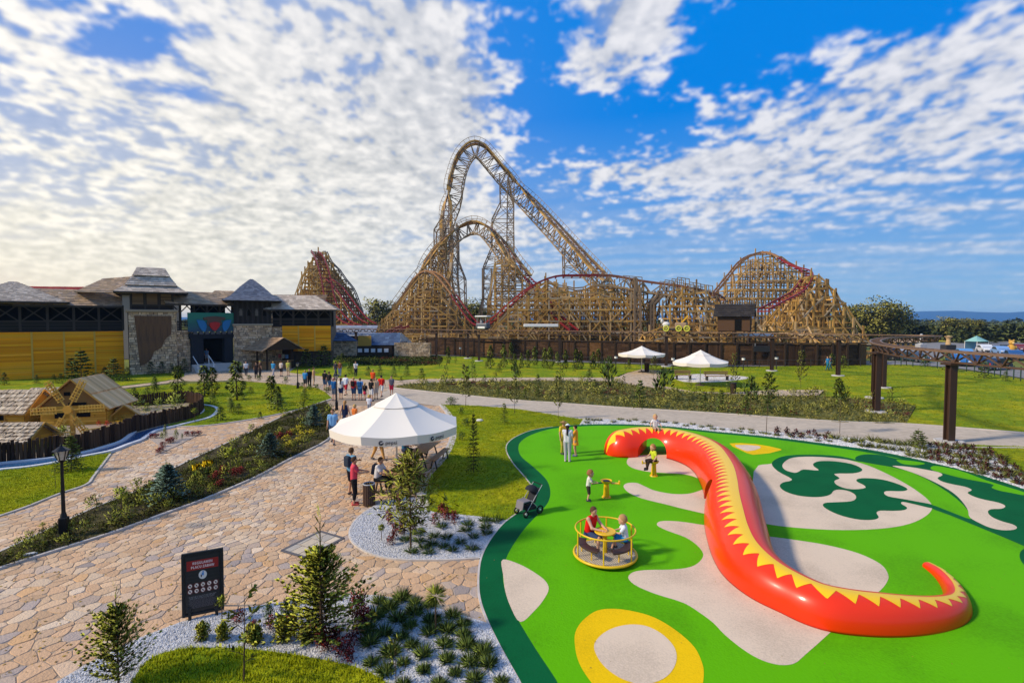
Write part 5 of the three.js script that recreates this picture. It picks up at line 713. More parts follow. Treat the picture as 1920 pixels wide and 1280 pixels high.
timber([[557, 612], [563, 560], [575, 520], [584, 490], [587, 470], [611, 471], [616, 486], [632, 512], [650, 535], [668, 572], [682, 612]], { Z: 132, depth: 12, rows: 7, dx: 2.6, lh: 2.3, batter: .18, seed: 1, w: .32 });
timber([[696, 618], [712, 602], [738, 577], [762, 547], [785, 519], [800, 508], [820, 512], [838, 532], [855, 556], [872, 582], [890, 612]], { Z: 116, depth: 14, rows: 7, dx: 2.6, lh: 2.2, batter: .45, seed: 2, w: .32, diag: .45 });
timber([[760, 548], [785, 512], [800, 490], [811, 470], [825, 455], [838, 446]], { Z: 130, depth: 7, rows: 3, dx: 2.6, lh: 3.2, batter: .05, seed: 3, w: .28, legs: false });
timber([[916, 560], [922, 505], [930, 482], [950, 478], [966, 490], [985, 515], [1002, 533], [1022, 552], [1042, 575]], { Z: 122, depth: 12, rows: 4, dx: 2.3, lh: 2.6, batter: .12, seed: 4, w: .3 });
timber([[900, 612], [930, 592], [960, 568], [985, 547], [1005, 525], [1040, 516], [1100, 514], [1160, 516], [1190, 520], [1200, 524]], { Z: 98, depth: 17, rows: 7, dx: 2.5, lh: 2.7, batter: .20, seed: 5, w: .3, rake: .62, diag: .6, jag: 2.6 });
timber([[1236, 565], [1243, 550], [1262, 529], [1290, 527], [1305, 540], [1330, 552], [1338, 590]], { Z: 90, depth: 13, rows: 4, dx: 2.5, lh: 2.9, batter: .1, seed: 6, w: .3, rake: .5, jag: 1.8 });
timber([[1333, 562], [1350, 541], [1370, 516], [1383, 496], [1400, 484], [1420, 476], [1440, 475], [1455, 481], [1470, 493], [1490, 506], [1512, 512]], { Z: 108, depth: 9, rows: 3, dx: 2.2, lh: 2.4, batter: .05, seed: 7, w: .26, diag: .35 });
timber([[1438, 612], [1455, 590], [1478, 556], [1500, 522], [1514, 506], [1535, 508], [1550, 534], [1568, 572], [1586, 612], [1596, 640]], { Z: 90, depth: 11, rows: 6, dx: 2.4, lh: 2.6, batter: .30, seed: 8, w: .32, rake: .28 });
timber([[1205, 622], [1250, 607], [1300, 603], [1340, 600], [1380, 602], [1450, 606], [1480, 618]], { Z: 84, depth: 13, rows: 4, dx: 2.4, lh: 1.9, batter: .2, seed: 9, w: .28, rake: .5 });
timber([[806, 634], [860, 630], [905, 626], [960, 618], [1040, 612], [1120, 612], [1200, 616]], { Z: 101, depth: 8, rows: 3, dx: 2.4, lh: 1.7, batter: .1, seed: 10, w: .26, rake: .4 });
timber([[1470, 628], [1510, 606], [1560, 612], [1600, 632], [1622, 645]], { Z: 78, depth: 8, rows: 3, dx: 2.3, lh: 1.8, batter: .15, seed: 11, w: .26, rake: .45 });
timber([[716, 634], [760, 628], [800, 624], [850, 628], [890, 632]], { Z: 106, depth: 8, rows: 3, dx: 2.3, lh: 1.5, batter: .1, seed: 12, w: .26, rake: .45 });
// tracks: [photo x, photo y, distance]
const RED = [.20, .010, .012], BRN = [.17, .085, .045], STE = [.27, .18, .10], STE2 = [.34, .23, .12];
function track(pts, { col = RED, gauge = 1.5, truss = 0, ref = null, deck = null, step = 1.5, r = .17, rail = false }) {
  const c = new THREE.CatmullRomCurve3(pts.map((p) => P(...p)), false, 'centripetal'), L = c.getLength(), n = Math.round(L / step), pp = c.getSpacedPoints(n), lat = [], nor = []; let last = V(0, 0, 1);
  for (let i = 0; i <= n; i++) { const T = pp[Math.min(n, i + 1)].clone().sub(pp[Math.max(0, i - 1)]).normalize(), h = V(-T.z, 0, T.x); let l = h.length() > .12 ? h.normalize() : last.clone(); if (l.dot(last) < 0) l.negate(); l = l.lerp(last, .5).normalize(); last = l; lat.push(l); let q = V(0, 0, 0).crossVectors(T, l).normalize(); if (q.y > 0 && !ref) q.negate(); if (ref && q.dot(P(...ref).sub(pp[i])) < 0) q.negate(); nor.push(q); }
  for (const s of [-1, 1]) { const b = new Beams(); for (let i = 1; i <= n; i++) b.add(pp[i - 1].clone().addScaledVector(lat[i - 1], s * gauge / 2), pp[i].clone().addScaledVector(lat[i], s * gauge / 2), r * 1.15, r * 1.5, col); b.put('rail', M.steel, coaster); }
  const t = new Beams(); for (let i = 0; i <= n; i++) t.add(pp[i].clone().addScaledVector(lat[i], -gauge * .62).addScaledVector(nor[i], .3), pp[i].clone().addScaledVector(lat[i], gauge * .62).addScaledVector(nor[i], .3), .16, .2, col.map((v) => v * .9)); stuff(t.put('ties', M.steel, coaster));
  if (deck) { const b = new Beams(); for (let i = 1; i <= n; i++) for (const s of [-1, 1]) { b.add(pp[i - 1].clone().addScaledVector(lat[i - 1], s * 1.5).addScaledVector(nor[i - 1], .15), pp[i].clone().addScaledVector(lat[i], s * 1.5).addScaledVector(nor[i], .15), .9, .42, tb(i, 1, 4).map((v, k) => v * deck)); if (rail) { b.add(pp[i - 1].clone().addScaledVector(lat[i - 1], s * 1.9).addScaledVector(nor[i - 1], -1.1), pp[i].clone().addScaledVector(lat[i], s * 1.9).addScaledVector(nor[i], -1.1), .1, .1, STE2); b.add(pp[i].clone().addScaledVector(lat[i], s * 1.9), pp[i].clone().addScaledVector(lat[i], s * 1.9).addScaledVector(nor[i], -1.1), .09, .09, STE2); } } b.put('catwalk', M.timber, coaster); }
  if (truss) { const b = new Beams(), C = (i, s, k) => pp[i].clone().addScaledVector(lat[i], s * 1.3).addScaledVector(nor[i], k); for (let i = 2; i <= n; i += 2) for (const s of [-1, 1]) { b.add(C(i - 2, s, truss), C(i, s, truss), .3, .3, STE2); b.add(C(i - 2, s, .3), C(i - 1, s, truss), .17, .17, STE); b.add(C(i - 1, s, truss), C(i, s, .3), .17, .17, STE); b.add(C(i, s, .3), C(i, s, truss), .18, .18, STE2); if (s > 0) { b.add(C(i, -1, truss), C(i, 1, truss), .16, .16, STE); b.add(C(i - 2, -1, truss), C(i, 1, truss), .13, .13, STE); } } b.put('track_truss', M.steel, coaster); }
}
const Zt = 158;
track([[1140, 526, 130], [1110, 494, 138], [1040, 417, 150], [985, 358, Zt], [945, 314, Zt], [925, 290, Zt], [908, 272, Zt], [890, 266, Zt], [872, 274, Zt], [857, 294, Zt], [846, 325, Zt], [839, 371, Zt], [836, 424, 156], [838, 470, 150], [832, 512, 142], [822, 545, 136], [815, 580, 130]], { col: BRN, truss: 4.3, ref: [920, 470, Zt], deck: 1.0, rail: true, r: .2 });
track([[738, 578, 128], [762, 546, 128], [785, 514, 128], [811, 472, 130], [837, 443, 132], [862, 424, 133], [888, 415, 133], [914, 423, 132], [939, 450, 130], [965, 489, 126], [985, 515, 122]], { col: [.26, .11, .06], truss: 3.0, ref: [888, 540, 130], deck: .9, rail: true });
track([[985, 515, 122], [1000, 532, 116], [1028, 568, 104], [1051, 598, 92], [1077, 619, 84]], { col: RED, r: .18 });
track([[1120, 516, 92], [1080, 516, 92], [1041, 518, 92], [1001, 534, 92], [962, 565, 94], [923, 600, 97], [903, 609, 100], [887, 602, 103], [864, 572, 106], [850, 552, 108]], { col: RED, r: .16 });
track([[850, 552, 108], [837, 533, 110], [818, 513, 114], [800, 508, 116], [780, 522, 118], [745, 570, 118]], { col: [.30, .15, .06], r: .2 });
track([[1110, 515, 93], [1150, 517, 93], [1200, 526, 92], [1250, 533, 91], [1300, 541, 90], [1340, 552, 90], [1352, 560, 92]], { col: [.20, .075, .04], truss: 1.9, r: .2 });
track([[1333, 556, 106], [1350, 536, 106], [1370, 512, 106], [1385, 493, 106], [1405, 479, 106], [1430, 473, 106], [1450, 476, 104], [1462, 483, 103]], { col: [.28, .14, .06], r: .2, gauge: 1.7 });
track([[1462, 483, 103], [1470, 489, 102], [1492, 500, 100], [1508, 505, 98], [1515, 514, 94], [1511, 526, 90], [1497, 545, 86], [1470, 560, 82], [1432, 580, 79]], { col: [.23, .01, .013], r: .15, gauge: 1.7 });
track([[590, 470, 130], [596, 478, 126], [604, 497, 118], [611, 523, 114], [616, 550, 111], [625, 575, 108], [640, 594, 106], [655, 605, 104], [672, 610, 103]], { col: RED, r: .17, gauge: 2 });
track([[612, 520, 118], [626, 530, 116], [640, 545, 113], [652, 562, 110], [668, 583, 107], [685, 600, 105], [698, 606, 104]], { col: RED, r: .15, gauge: 2 });
track([[611, 471, 134], [622, 492, 134], [634, 503, 134], [648, 523, 134], [662, 540, 134], [674, 570, 134], [680, 590, 134]], { col: [.25, .2, .15], r: .16, truss: 2.2 });
track([[720, 628, 92], [740, 618, 96], [760, 610, 100]], { col: RED, r: .16 });
// steel towers: [left x, right x, y] in the photograph at one distance
function tower(lv, Z, depth = 5, hh = 3.6) {
  const b = new Beams(); const Q = lv.map(([l, r, y]) => [P(l, y, Z), P(r, y, Z)]);
  for (let k = 0; k < Q.length - 1; k++) {
    const [a, c] = Q[k], [d, e] = Q[k + 1], n = Math.max(1, Math.round(Math.abs(a.y - d.y) / hh)), S = (i, s, z) => { const t = i / n, p = (s ? c : a).clone().lerp(s ? e : d, t); p.z += z * depth / 2; return p; };
    for (let i = 0; i < n; i++) { for (const z of [-1, 1]) { for (const s of [0, 1]) b.add(S(i, s, z), S(i + 1, s, z), .30, .30, STE); b.add(S(i + 1, 0, z), S(i + 1, 1, z), .18, .18, STE2); b.add(S(i, 0, z), S(i + 1, 1, z), .13, .13, STE); b.add(S(i, 1, z), S(i + 1, 0, z), .13, .13, STE2); } for (const s of [0, 1]) { b.add(S(i + 1, s, -1), S(i + 1, s, 1), .16, .16, STE2); b.add(S(i, s, -1), S(i + 1, s, 1), .13, .13, STE); } }
  }
  b.put('steel_tower', M.steel, coaster);
}
tower([[834, 858, 424], [834, 859, 488], [840, 872, 522], [841, 873, 575], [840, 874, 640]], 156, 6);
tower([[848, 858, 420], [847, 858, 520], [852, 862, 560], [852, 862, 640]], 150, 3);
tower([[832, 842, 408], [816, 832, 433], [816, 832, 466], [806, 828, 500], [806, 830, 560]], 154, 5);
tower([[937, 952, 330], [938, 963, 384], [923, 963, 414], [922, 964, 466], [907, 964, 502], [906, 964, 560], [898, 966, 640]], 156, 6);
tower([[952, 964, 335], [950, 963, 470], [940, 964, 560], [938, 966, 640]], 152, 4);
tower([[905, 922, 504], [905, 920, 560], [888, 922, 630]], 146, 4);
tower([[1056, 1078, 468], [1057, 1085, 500], [1057, 1100, 520]], 146, 5);
tower([[1186, 1197, 540], [1186, 1197, 600], [1186, 1198, 660]], 90, 3, 2.6);
tower([[1186, 1190, 521], [1192, 1196, 548]], 91, 2); tower([[1232, 1238, 545], [1228, 1238, 556], [1217, 1223, 570], [1217, 1222, 655]], 90, 2, 2.4);
// upright handrail cages over the brakes
{ const b = new Beams(), cage = (x0, x1, y0, y1, Z) => { const a = P(x0, y0, Z), c = P(x1, y0 + 3, Z), h = P(x0, y1, Z).y - a.y; for (const z of [-1.5, 1.5]) { const q = (p, y) => V(p.x, p.y + y, p.z + z); for (let k = 0; k <= 3; k++) { const p = a.clone().lerp(c, k / 3); b.add(q(p, 0), q(p, h), .12, .12, STE2); } b.add(q(a, h), q(c, h), .12, .12, STE2); b.add(q(a, h / 2), q(c, h / 2), .09, .09, STE); } }; cage(1242, 1265, 545, 526, 90); cage(1265, 1287, 540, 521, 90); cage(1287, 1308, 548, 530, 89); cage(1308, 1330, 552, 534, 89); cage(1165, 1200, 528, 518, 92); b.put('handrail_cage', M.steel, coaster);
  for (const [x0, x1, y, Z] of [[982, 1046, 610, 82], [1378, 1445, 627, 78]]) { const a = P(x0, y, Z), c = P(x1, y, Z); obj('white_canopy', rbox(c.x - a.x, .45, 2, (a.x + c.x) / 2, a.y, a.z, .08), M.white, coaster); } }
// timber cabin in the structure
{ const p = P(1378, 600, 77), t = thing('coaster_cabin', 'dark brown cabin with black gable roof inside the coaster timberwork', 'cabin', [p.x, 0, p.z], -.5), y = p.y; obj('body', box(4.4, 2.2, 3.2, 0, y - .5, 0), mat([.10, .055, .03], .85, { bumpMap: bumpGrain, bumpScale: .02 }), t); for (const q of [-2, 0, 2]) for (const e of [-1.4, 1.4]) obj('prop', box(.22, y - 1.6, .22, q, (y - 1.6) / 2, e), M.darkWood, t); obj('door', box(.9, 1.6, .06, .6, y - .7, 1.63), gloom, t);
  for (const s of [1, -1]) roofQuad(t, V(-s * 2.8, y + .5, s * 2.1), V(s * 2.8, y + .5, s * 2.1), V(s * 2.8, y + 2.4, 0), V(-s * 2.8, y + 2.4, 0), [[.03, .026, .025], [.04, .034, .03]], 'shingles', 300 + s, .6, .4);
  for (const s of [-1, 1]) { const sh = new THREE.Shape([new THREE.Vector2(-1.7, y + .55), new THREE.Vector2(1.7, y + .55), new THREE.Vector2(0, y + 2.2)]), g = new THREE.ExtrudeGeometry(sh, { depth: .1, bevelEnabled: false }); g.rotateY(Math.PI / 2); g.translate(s * 2.2 - .05, 0, 0); obj('gable', g, M.darkWood, t); } }
// ---------- dark timber wall in front of the coaster ----------
{
  const ln = [[(800 - 960) / 960 * 93, 93], [(900 - 960) / 960 * 87, 87], [(1000 - 960) / 960 * 81, 81], [(1130 - 960) / 960 * 76.5, 76.5], [(1250 - 960) / 960 * 72.5, 72.5], [(1420 - 960) / 960 * 70, 70], [(1600 - 960) / 960 * 69.5, 69.5], [(1626 - 960) / 960 * 71, 71]];
  const C = new THREE.CatmullRomCurve3(ln.map(([x, d]) => V(x, 0, -d)), false, 'centripetal'), n = 34, pp = C.getSpacedPoints(n), t = thing('timber_wall', 'long dark brown timber wall along the foot of the coaster', 'wall', [0, 0, 0]), R = rng(9);
  const cols = [[.055, .03, .017], [.07, .038, .02], [.042, .024, .014], [.085, .046, .024]];
  for (let i = 0; i < n; i++) { const a = pp[i], b = pp[i + 1], h = 2.9; obj('wall_panel', tiled(V(a.x, 0, a.z), V(b.x, 0, b.z), V(b.x, h, b.z), V(a.x, h, a.z), i % 5 === 3 ? 9 : 2, i % 5 === 3 ? 1 : 10, { gap: .012, lift: .05, cols: i % 9 === 6 ? [[.16, .08, .03], [.13, .065, .025]] : cols, seed: 400 + i }), M.plank, t); obj('core', bar(V(a.x, h / 2, a.z - .1), V(b.x, h / 2, b.z - .1), .12, h), gloom, t); obj('post', box(.26, 3.15, .26, a.x, 1.57, a.z + .08), M.darkWood, t); obj('cap_beam', bar(V(a.x, 3.05, a.z), V(b.x, 3.05, b.z), .4, .16), M.darkWood, t); if (i % 3 === 0) { obj('roof_slab', bar(V(a.x, 2.6, a.z - 4), V(pp[Math.min(n, i + 3)].x, 2.6, pp[Math.min(n, i + 3)].z - 4), 7, .15), gloom, t); } }
  const s = thing('entry_sign', 'dark signboard on the timber wall behind the right parasol', 'sign', [C.getPoint(.72).x, 2.3, C.getPoint(.72).z + .5]); obj('board', rbox(2.4, .8, .12, 0, 0, 0), M.dark, s); obj('hanger', [box(.05, .4, .05, -1, .55, 0), box(.05, .4, .05, 1, .55, 0), box(.05, .4, .05, 0, .55, 0)].slice(0, 1), M.grey, s);
  // railing along the service road
  const f = thing('road_railing', 'thin dark post railing along the far edge of the wide lawn', 'railing', [0, 0, 0]); const fp = outline([[900, 672], [1000, 678.5], [1100, 682], [1200, 685], [1300, 689], [1450, 688], [1600, 687], [1700, 685.5]], 0, 6, false), FC = new THREE.CatmullRomCurve3(fp.map((p) => V(p.x, 0, -p.y))), q = FC.getSpacedPoints(36); q.forEach((p) => obj('post', cyl(.05, .05, 1.0, p.x, .5, p.z, 8), M.dark, f)); const bb = new Beams(); for (let i = 1; i < q.length; i++) { bb.add(V(q[i - 1].x, .95, q[i - 1].z), V(q[i].x, .95, q[i].z), .05, .05, [.06, .05, .05]); bb.add(V(q[i - 1].x, .5, q[i - 1].z), V(q[i].x, .5, q[i].z), .03, .03, [.06, .05, .05]); } bb.put('wire_rail', M.steel, f);
}
// ---------- monorail ----------
{
  const t = thing('monorail', 'elevated brown monorail track on tall dark posts crossing the park and looping right', 'monorail track', [0, 0, 0]), Y = 4.62;
  const xd = [[600, 94], [740, 90], [877, 82.5], [1049, 75], [1250, 68], [1449, 62], [1574, 56.5], [1660, 54.6]].map(([p, d]) => V((p - 960) / 960 * d, Y, -d)).concat([[41.6, 53.6], [42.6, 51.5], [40.8, 49.4], [37.5, 48.0], [33.9, 46.0], [29.8, 41.6], [26.6, 37.4], [24.2, 33.4], [22.6, 29], [22.2, 25], [22.4, 20], [23.5, 12]].map(([x, d]) => V(x, Y, -d)));
  const C = new THREE.CatmullRomCurve3(xd, false, 'centripetal'), L = C.getLength(), n = Math.round(L / .62), pp = C.getSpacedPoints(n), lat = pp.map((p, i) => { const a = pp[Math.max(0, i - 1)], b = pp[Math.min(n, i + 1)]; return V(-(b.z - a.z), 0, b.x - a.x).normalize(); });
  const c1 = [.20, .12, .075], c2 = [.10, .055, .032]; for (const s of [-1, 1]) { const b = new Beams(); for (let i = 1; i <= n; i++) b.add(pp[i - 1].clone().addScaledVector(lat[i - 1], s * .32), pp[i].clone().addScaledVector(lat[i], s * .32), .1, .1, c1); b.put('rail', M.steel, t); }
  const lo = new Beams(), zg = new Beams(), tie = new Beams(); const D = (i) => pp[i].clone().setY(Y - .54); for (let i = 1; i <= n; i++) { lo.add(D(i - 1), D(i), .09, .09, c2); if (i % 2 === 0) for (const s of [-1, 1]) { zg.add(pp[i - 2].clone().addScaledVector(lat[i - 2], s * .3), D(i - 1), .07, .07, c2); zg.add(D(i - 1), pp[i].clone().addScaledVector(lat[i], s * .3), .07, .07, c2); } tie.add(pp[i].clone().addScaledVector(lat[i], -.36), pp[i].clone().addScaledVector(lat[i], .36), .09, .07, c2); }
  lo.put('lower_chord', M.steel, t); stuff(zg.put('zigzag_bracing', M.steel, t)); stuff(tie.put('ties', M.steel, t));
  const posts = [[667, 91.5], [740, 90], [818, 86], [877, 82.5], [898, 77, 1], [1049, 75], [1250, 68], [1449, 62], [1574, 56.5]].map(([p, d]) => [(p - 960) / 960 * d, d]).concat([[33.9, 46.5], [28.7, 40.3], [24.5, 34.2], [22.15, 25.7]]);
  for (const [x, d] of posts) { const g = [box(.34, Y - .6, .05, x, (Y - .6) / 2, -d - .15), box(.34, Y - .6, .05, x, (Y - .6) / 2, -d + .15), box(.07, Y - .6, .26, x, (Y - .6) / 2, -d)]; const m = obj('post', g, M.brownPost, t); obj('head_plate', box(.62, .1, .62, x, Y - .62, -d), M.brownPost, m); const f = obj('footing', cyl(.62, .66, .12, x, .06, -d, 20), M.concrete, m); f.userData.label = undefined; delete f.userData.label; }
  // vehicles
  const car = (label, u, build) => { const p = C.getPointAt(u), q = C.getPointAt(u + .003), v = thing('monorail_car', label, 'monorail car', [p.x, Y + .07, p.z], Math.atan2(-(q.z - p.z), q.x - p.x)); build(v); };
  let uA = 0, uB = 0, best = [1e9, 1e9, 1e9], uC = 0; for (let i = 0; i < 900; i++) { const p = C.getPointAt(i / 1000), X = 960 + p.x / -p.z * 960; if (i < 500) { for (const [k, x] of [[0, 906], [1, 1268]]) if (Math.abs(X - x) < best[k]) { best[k] = Math.abs(X - x); if (k) uB = i / 1000; else uA = i / 1000; } } else if (Math.abs(X - 1778) < best[2]) { best[2] = Math.abs(X - 1778); uC = i / 1000; } }
  car('small white roofed monorail car left of the coaster valley', uA, (v) => { obj('body', [rbox(2.1, .9, 1.2, 0, .6, 0, .2)], mat([.10, .11, .13], .4), v); obj('front_panel', rbox(1.4, .4, 1.24, 0, .35, 0, .1), M.white, v); for (const x of [-.8, .8]) for (const z of [-.5, .5]) obj('roof_post', rod(V(x, .9, z), V(x, 2.0, z), .04), M.grey, v); obj('roof', rbox(2.3, .22, 1.4, 0, 2.1, 0, .1), M.white, v); obj('passenger', [ball(.16, -.3, 1.5, 0), rbox(.4, .5, .4, -.3, 1.15, 0, .12)], mat([.3, .3, .32], .8), v); obj('bogie', rbox(1.7, .2, .7, 0, .1, 0, .05), M.dark, v); });
  car('monorail coach with yellow wheels and dark canopy behind the left parasol', uB, (v) => { obj('chassis', rbox(4.2, .22, 1.1, 0, .28, 0, .08), M.dark, v); for (const x of [-1.1, .5, 1.5]) { const w = new THREE.TorusGeometry(.34, .08, 8, 20); w.translate(x, .42, .66); const m = obj('wheel', w, mat([.55, .55, .05], .5), v); const sp = [0, 1, 2].map((k) => { const g = box(.66, .06, .04, 0, 0, 0); g.rotateZ(k * 1.047); g.translate(x, .42, .66); return g; }); obj('spokes', sp, mat([.45, .45, .05], .5), m); }
    obj('seat_box', rbox(1.5, .8, 1.1, .7, .8, 0, .15), mat([.3, .2, .12], .6), v); obj('canopy', [rbox(1.5, .1, 1.2, .3, 2.1, 0, .05), box(.06, 1.2, .06, -.3, 1.5, .5)], M.dark, v); obj('yellow_arm', bar(V(.8, 1.2, .3), V(1.6, 2.1, .3), .28, .2), mat([.6, .33, .02], .5), v);
    const S = (x, y, z, r, sx = 1, sy = 1) => ball(r, x, y, z, sx, sy, 1, 14); obj('white_animal_figure', [S(-1.2, .95, .1, .36, 1.4, 1), S(-1.75, 1.4, .1, .2, .9, 1.5), S(-1.95, 1.65, .1, .17, 1.5, .9), rod(V(-1.0, .3, .3), V(-1.0, .8, .3), .08), rod(V(-1.5, .3, .3), V(-1.45, .8, .3), .08)], mat([.62, .60, .56], .6), v); });
}
// ---------- people ----------
function person(name, label, p, turn, o = {}) {
  const { h = 1.72, pose = 'stand', skin = [.55, .30, .19], shirt = [.5, .5, .5], pants = [.05, .06, .1], hair = [.05, .03, .02], shoes = [.05, .04, .04], sleeve = 'short', legs = 'long', long = false, cell = .03, seat = .45, arms = null, girth = 1, hat = null, pack = null, group, face = cell < .018, lean = 0, gap = 1 } = o;
  const t = thing('person', label, 'person', p, turn, group), s = h / 1.75, kid = h < 1.35, J = {}, hr = (kid ? .118 : .105) * (kid ? 1 : s), K = (x, y, z) => V(x, y, z);
  const sit = pose === 'sit', hipY = sit ? seat + .09 : (pose === 'walk' ? .905 : .93) * s * (kid ? .94 : 1), tl = .50 * s, ln = lean;
  J.hip = K(0, hipY, 0); const bend = (y, z = 0) => K(0, hipY + Math.cos(ln) * y - Math.sin(ln) * z, Math.sin(ln) * y + Math.cos(ln) * z);
  J.chest = bend(tl * .62); J.neck = bend(tl + .03 * s); J.head = bend(tl + (kid ? .15 : .17 * s) + .02 * s); J.head.z += .015;
  const sw = .165 * s * girth ** .5, stride = pose === 'walk' ? .30 * s : 0;
  for (const q of [-1, 1]) {
    const hx = q * .088 * s; J['h' + q] = K(hx, hipY - .02, 0);
    if (sit) { J['k' + q] = K(hx * 1.25 * gap, hipY - .01, .42 * s); J['a' + q] = K(hx * 1.3 * gap, Math.max(.06, hipY - .41 * s), .44 * s + (q > 0 ? .06 : -.04)); J['t' + q] = J['a' + q].clone().add(K(0, -.03, .15 * s)); }
    else { const z = q * stride; J['k' + q] = K(hx * 1.02, hipY * .525, z * .42 + .03); J['a' + q] = K(hx * 1.05, .075 * s + (z < 0 ? .035 : 0), z - .02); J['t' + q] = J['a' + q].clone().add(K(q * .02, -.045 * s, .15 * s)); }
    const sh = bend(tl - .03 * s); sh.x = q * sw; J['s' + q] = sh; const A = arms ?? 'down', side = Array.isArray(A) ? A[q < 0 ? 0 : 1] : A;
    let e, w; const u = .28 * s, f = .25 * s;
    if (side === 'down') { e = K(q * (sw + .05), sh.y - u * .98, sh.z - .02 - q * stride * .25); w = K(q * (sw + .06), e.y - f * .97, e.z + .05 - q * stride * .3); }
    else if (side === 'fwd') { e = K(q * (sw + .04), sh.y - u * .75, sh.z + u * .6); w = K(q * sw * .6, e.y - f * .1, e.z + f * .95); }
    else if (side === 'out') { e = K(q * (sw + u * .6), sh.y - u * .75, sh.z + .02); w = K(q * (sw + u * .8), e.y - f * .6, e.z + f * .7); }
    else if (side === 'up') { e = K(q * (sw + .06), sh.y - u * .6, sh.z + u * .7); w = K(q * sw * .5, sh.y + .02, e.z + f * .35); }
    else { e = K(q * (sw + .03), sh.y - u * .9, sh.z + u * .35); w = K(q * sw * .45, hipY + .10, sh.z + f * 1.15 + .03); }        // lap
    J['e' + q] = e; J['w' + q] = w;
  }
  const G1 = girth, Sg = (a, b, ra, rb) => [a, b, ra * s, rb * s];
  const torso = [Sg(J.hip.clone().add(K(-.05 * s * G1, .02, 0)), bend(tl * .8).add(K(-.075 * s * G1, 0, 0)), .105, .10), Sg(J.hip.clone().add(K(.05 * s * G1, .02, 0)), bend(tl * .8).add(K(.075 * s * G1, 0, 0)), .105, .10), Sg(J['s-1'], J.s1, .06, .06)];
  const up = (q) => Sg(J['s' + q], J['e' + q], .052, .040), lo = (q) => Sg(J['e' + q], J['w' + q], .040, .026), th = (q) => Sg(J['h' + q], J['k' + q], .088, .055), sh = (q) => Sg(J['k' + q], J['a' + q], .054, .035);
  const ft = (q) => Sg(J['a' + q].clone().add(K(0, -.035 * s, -.03 * s)), J['t' + q], .036, .03);
  const D = (x, y, z, L, k) => { let d = 1e9; for (const [a, b, ra, rb] of L) { const bx = b.x - a.x, by = b.y - a.y, bz = b.z - a.z, q = clamp(((x - a.x) * bx + (y - a.y) * by + (z - a.z) * bz) / (bx * bx + by * by + bz * bz || 1e-9)), e = Math.hypot(x - a.x - bx * q, y - a.y - by * q, z - a.z - bz * q) - lerp(ra, rb, q); const m = clamp(.5 + .5 * (d - e) / k); d = lerp(d, e, m) - k * m * (1 - m); } return d; };
  const hc = J.head, headD = (x, y, z, g = 0) => { const X = (x - hc.x) / .80, Y = (y - hc.y) / 1.08, Z = (z - hc.z) / .92; return (Math.hypot(X, Y, Z) - hr - g) * .85; };
  const mesh = (L, k, c, extra, cl = cell) => { const mn = [1e9, 1e9, 1e9], mx = [-1e9, -1e9, -1e9]; for (const [a, b, ra, rb] of L) for (const [v, r] of [[a, ra], [b, rb]]) { const q = [v.x, v.y, v.z]; for (let i = 0; i < 3; i++) { mn[i] = Math.min(mn[i], q[i] - r - cl * 2.5); mx[i] = Math.max(mx[i], q[i] + r + cl * 2.5); } } return surfNet((x, y, z) => { let d = D(x, y, z, L, k); if (extra) d = extra(x, y, z, d); return d; }, mn, mx, cl); };
  const inf = (L, g, f = 1) => L.map(([a, b, ra, rb]) => [a, a.clone().lerp(b, f), ra + g, lerp(ra, rb, f) + g]);
  const M1 = (c, r = .75) => mat(c, r);
  // body with head, ears, nose and hands
  const hd = [hc.clone(), hc.clone().add(K(0, -.01, 0)), hr, hr], nk = [J.neck.clone().add(K(0, -.03, 0)), hc.clone().add(K(0, -hr * .5, -.01)), .05 * s, .045 * s];
  const bodyGeo = [mesh([...torso, up(-1), up(1), lo(-1), lo(1), th(-1), th(1), sh(-1), sh(1), ft(-1), ft(1), nk], .03 * s, skin)];
  bodyGeo.push(surfNet((x, y, z) => { let d = headD(x, y, z); if (face) { d = Math.min(d, Math.hypot((x - hc.x) / .7, (y - hc.y + hr * .2), z - hc.z - hr * .92) - hr * .15); for (const q of [-1, 1]) d = Math.min(d, Math.hypot((x - hc.x - q * hr * .82) * 1.8, (y - hc.y + hr * .1) * .8, z - hc.z) - hr * .2); d = Math.min(d, Math.hypot((x - hc.x) / .85, (y - hc.y + hr * .75), z - hc.z - hr * .42) - hr * .42); } return d; }, [hc.x - hr * 1.2, hc.y - hr * 1.4, hc.z - hr * 1.3], [hc.x + hr * 1.2, hc.y + hr * 1.4, hc.z + hr * 1.3], face ? .009 : cell * .7));
  for (const q of [-1, 1]) { const w = J['w' + q], d = w.clone().sub(J['e' + q]).normalize(), sd = V(0, 0, 0).crossVectors(d, V(q, .2, .1)).normalize(), nn = V(0, 0, 0).crossVectors(sd, d).normalize(), hs = s * (kid ? .85 : 1), pa = ball(1, 0, 0, 0, .018 * hs, .042 * hs, .038 * hs, 8); _m.makeBasis(nn, d.clone().negate(), sd); _m.setPosition(w.x + d.x * .05 * hs, w.y + d.y * .05 * hs, w.z + d.z * .05 * hs); pa.applyMatrix4(_m); bodyGeo.push(pa);
    if (cell < .025) { for (let i = 0; i < 4; i++) { const a = w.clone().addScaledVector(d, .085 * hs).addScaledVector(sd, (i - 1.5) * .019 * hs), m = a.clone().addScaledVector(d, (.036 - Math.abs(i - 1.3) * .006) * hs).addScaledVector(nn, -q * .008), b = m.clone().addScaledVector(d, .022 * hs).addScaledVector(nn, -q * .018 * hs); bodyGeo.push(rod(a, m, .0085 * hs, .008 * hs, 5), rod(m, b, .008 * hs, .006 * hs, 5)); } const a = w.clone().addScaledVector(d, .03 * hs).addScaledVector(sd, .03 * hs); bodyGeo.push(rod(a, a.clone().addScaledVector(d, .035 * hs).addScaledVector(sd, .026 * hs), .010 * hs, .008 * hs, 5)); } }
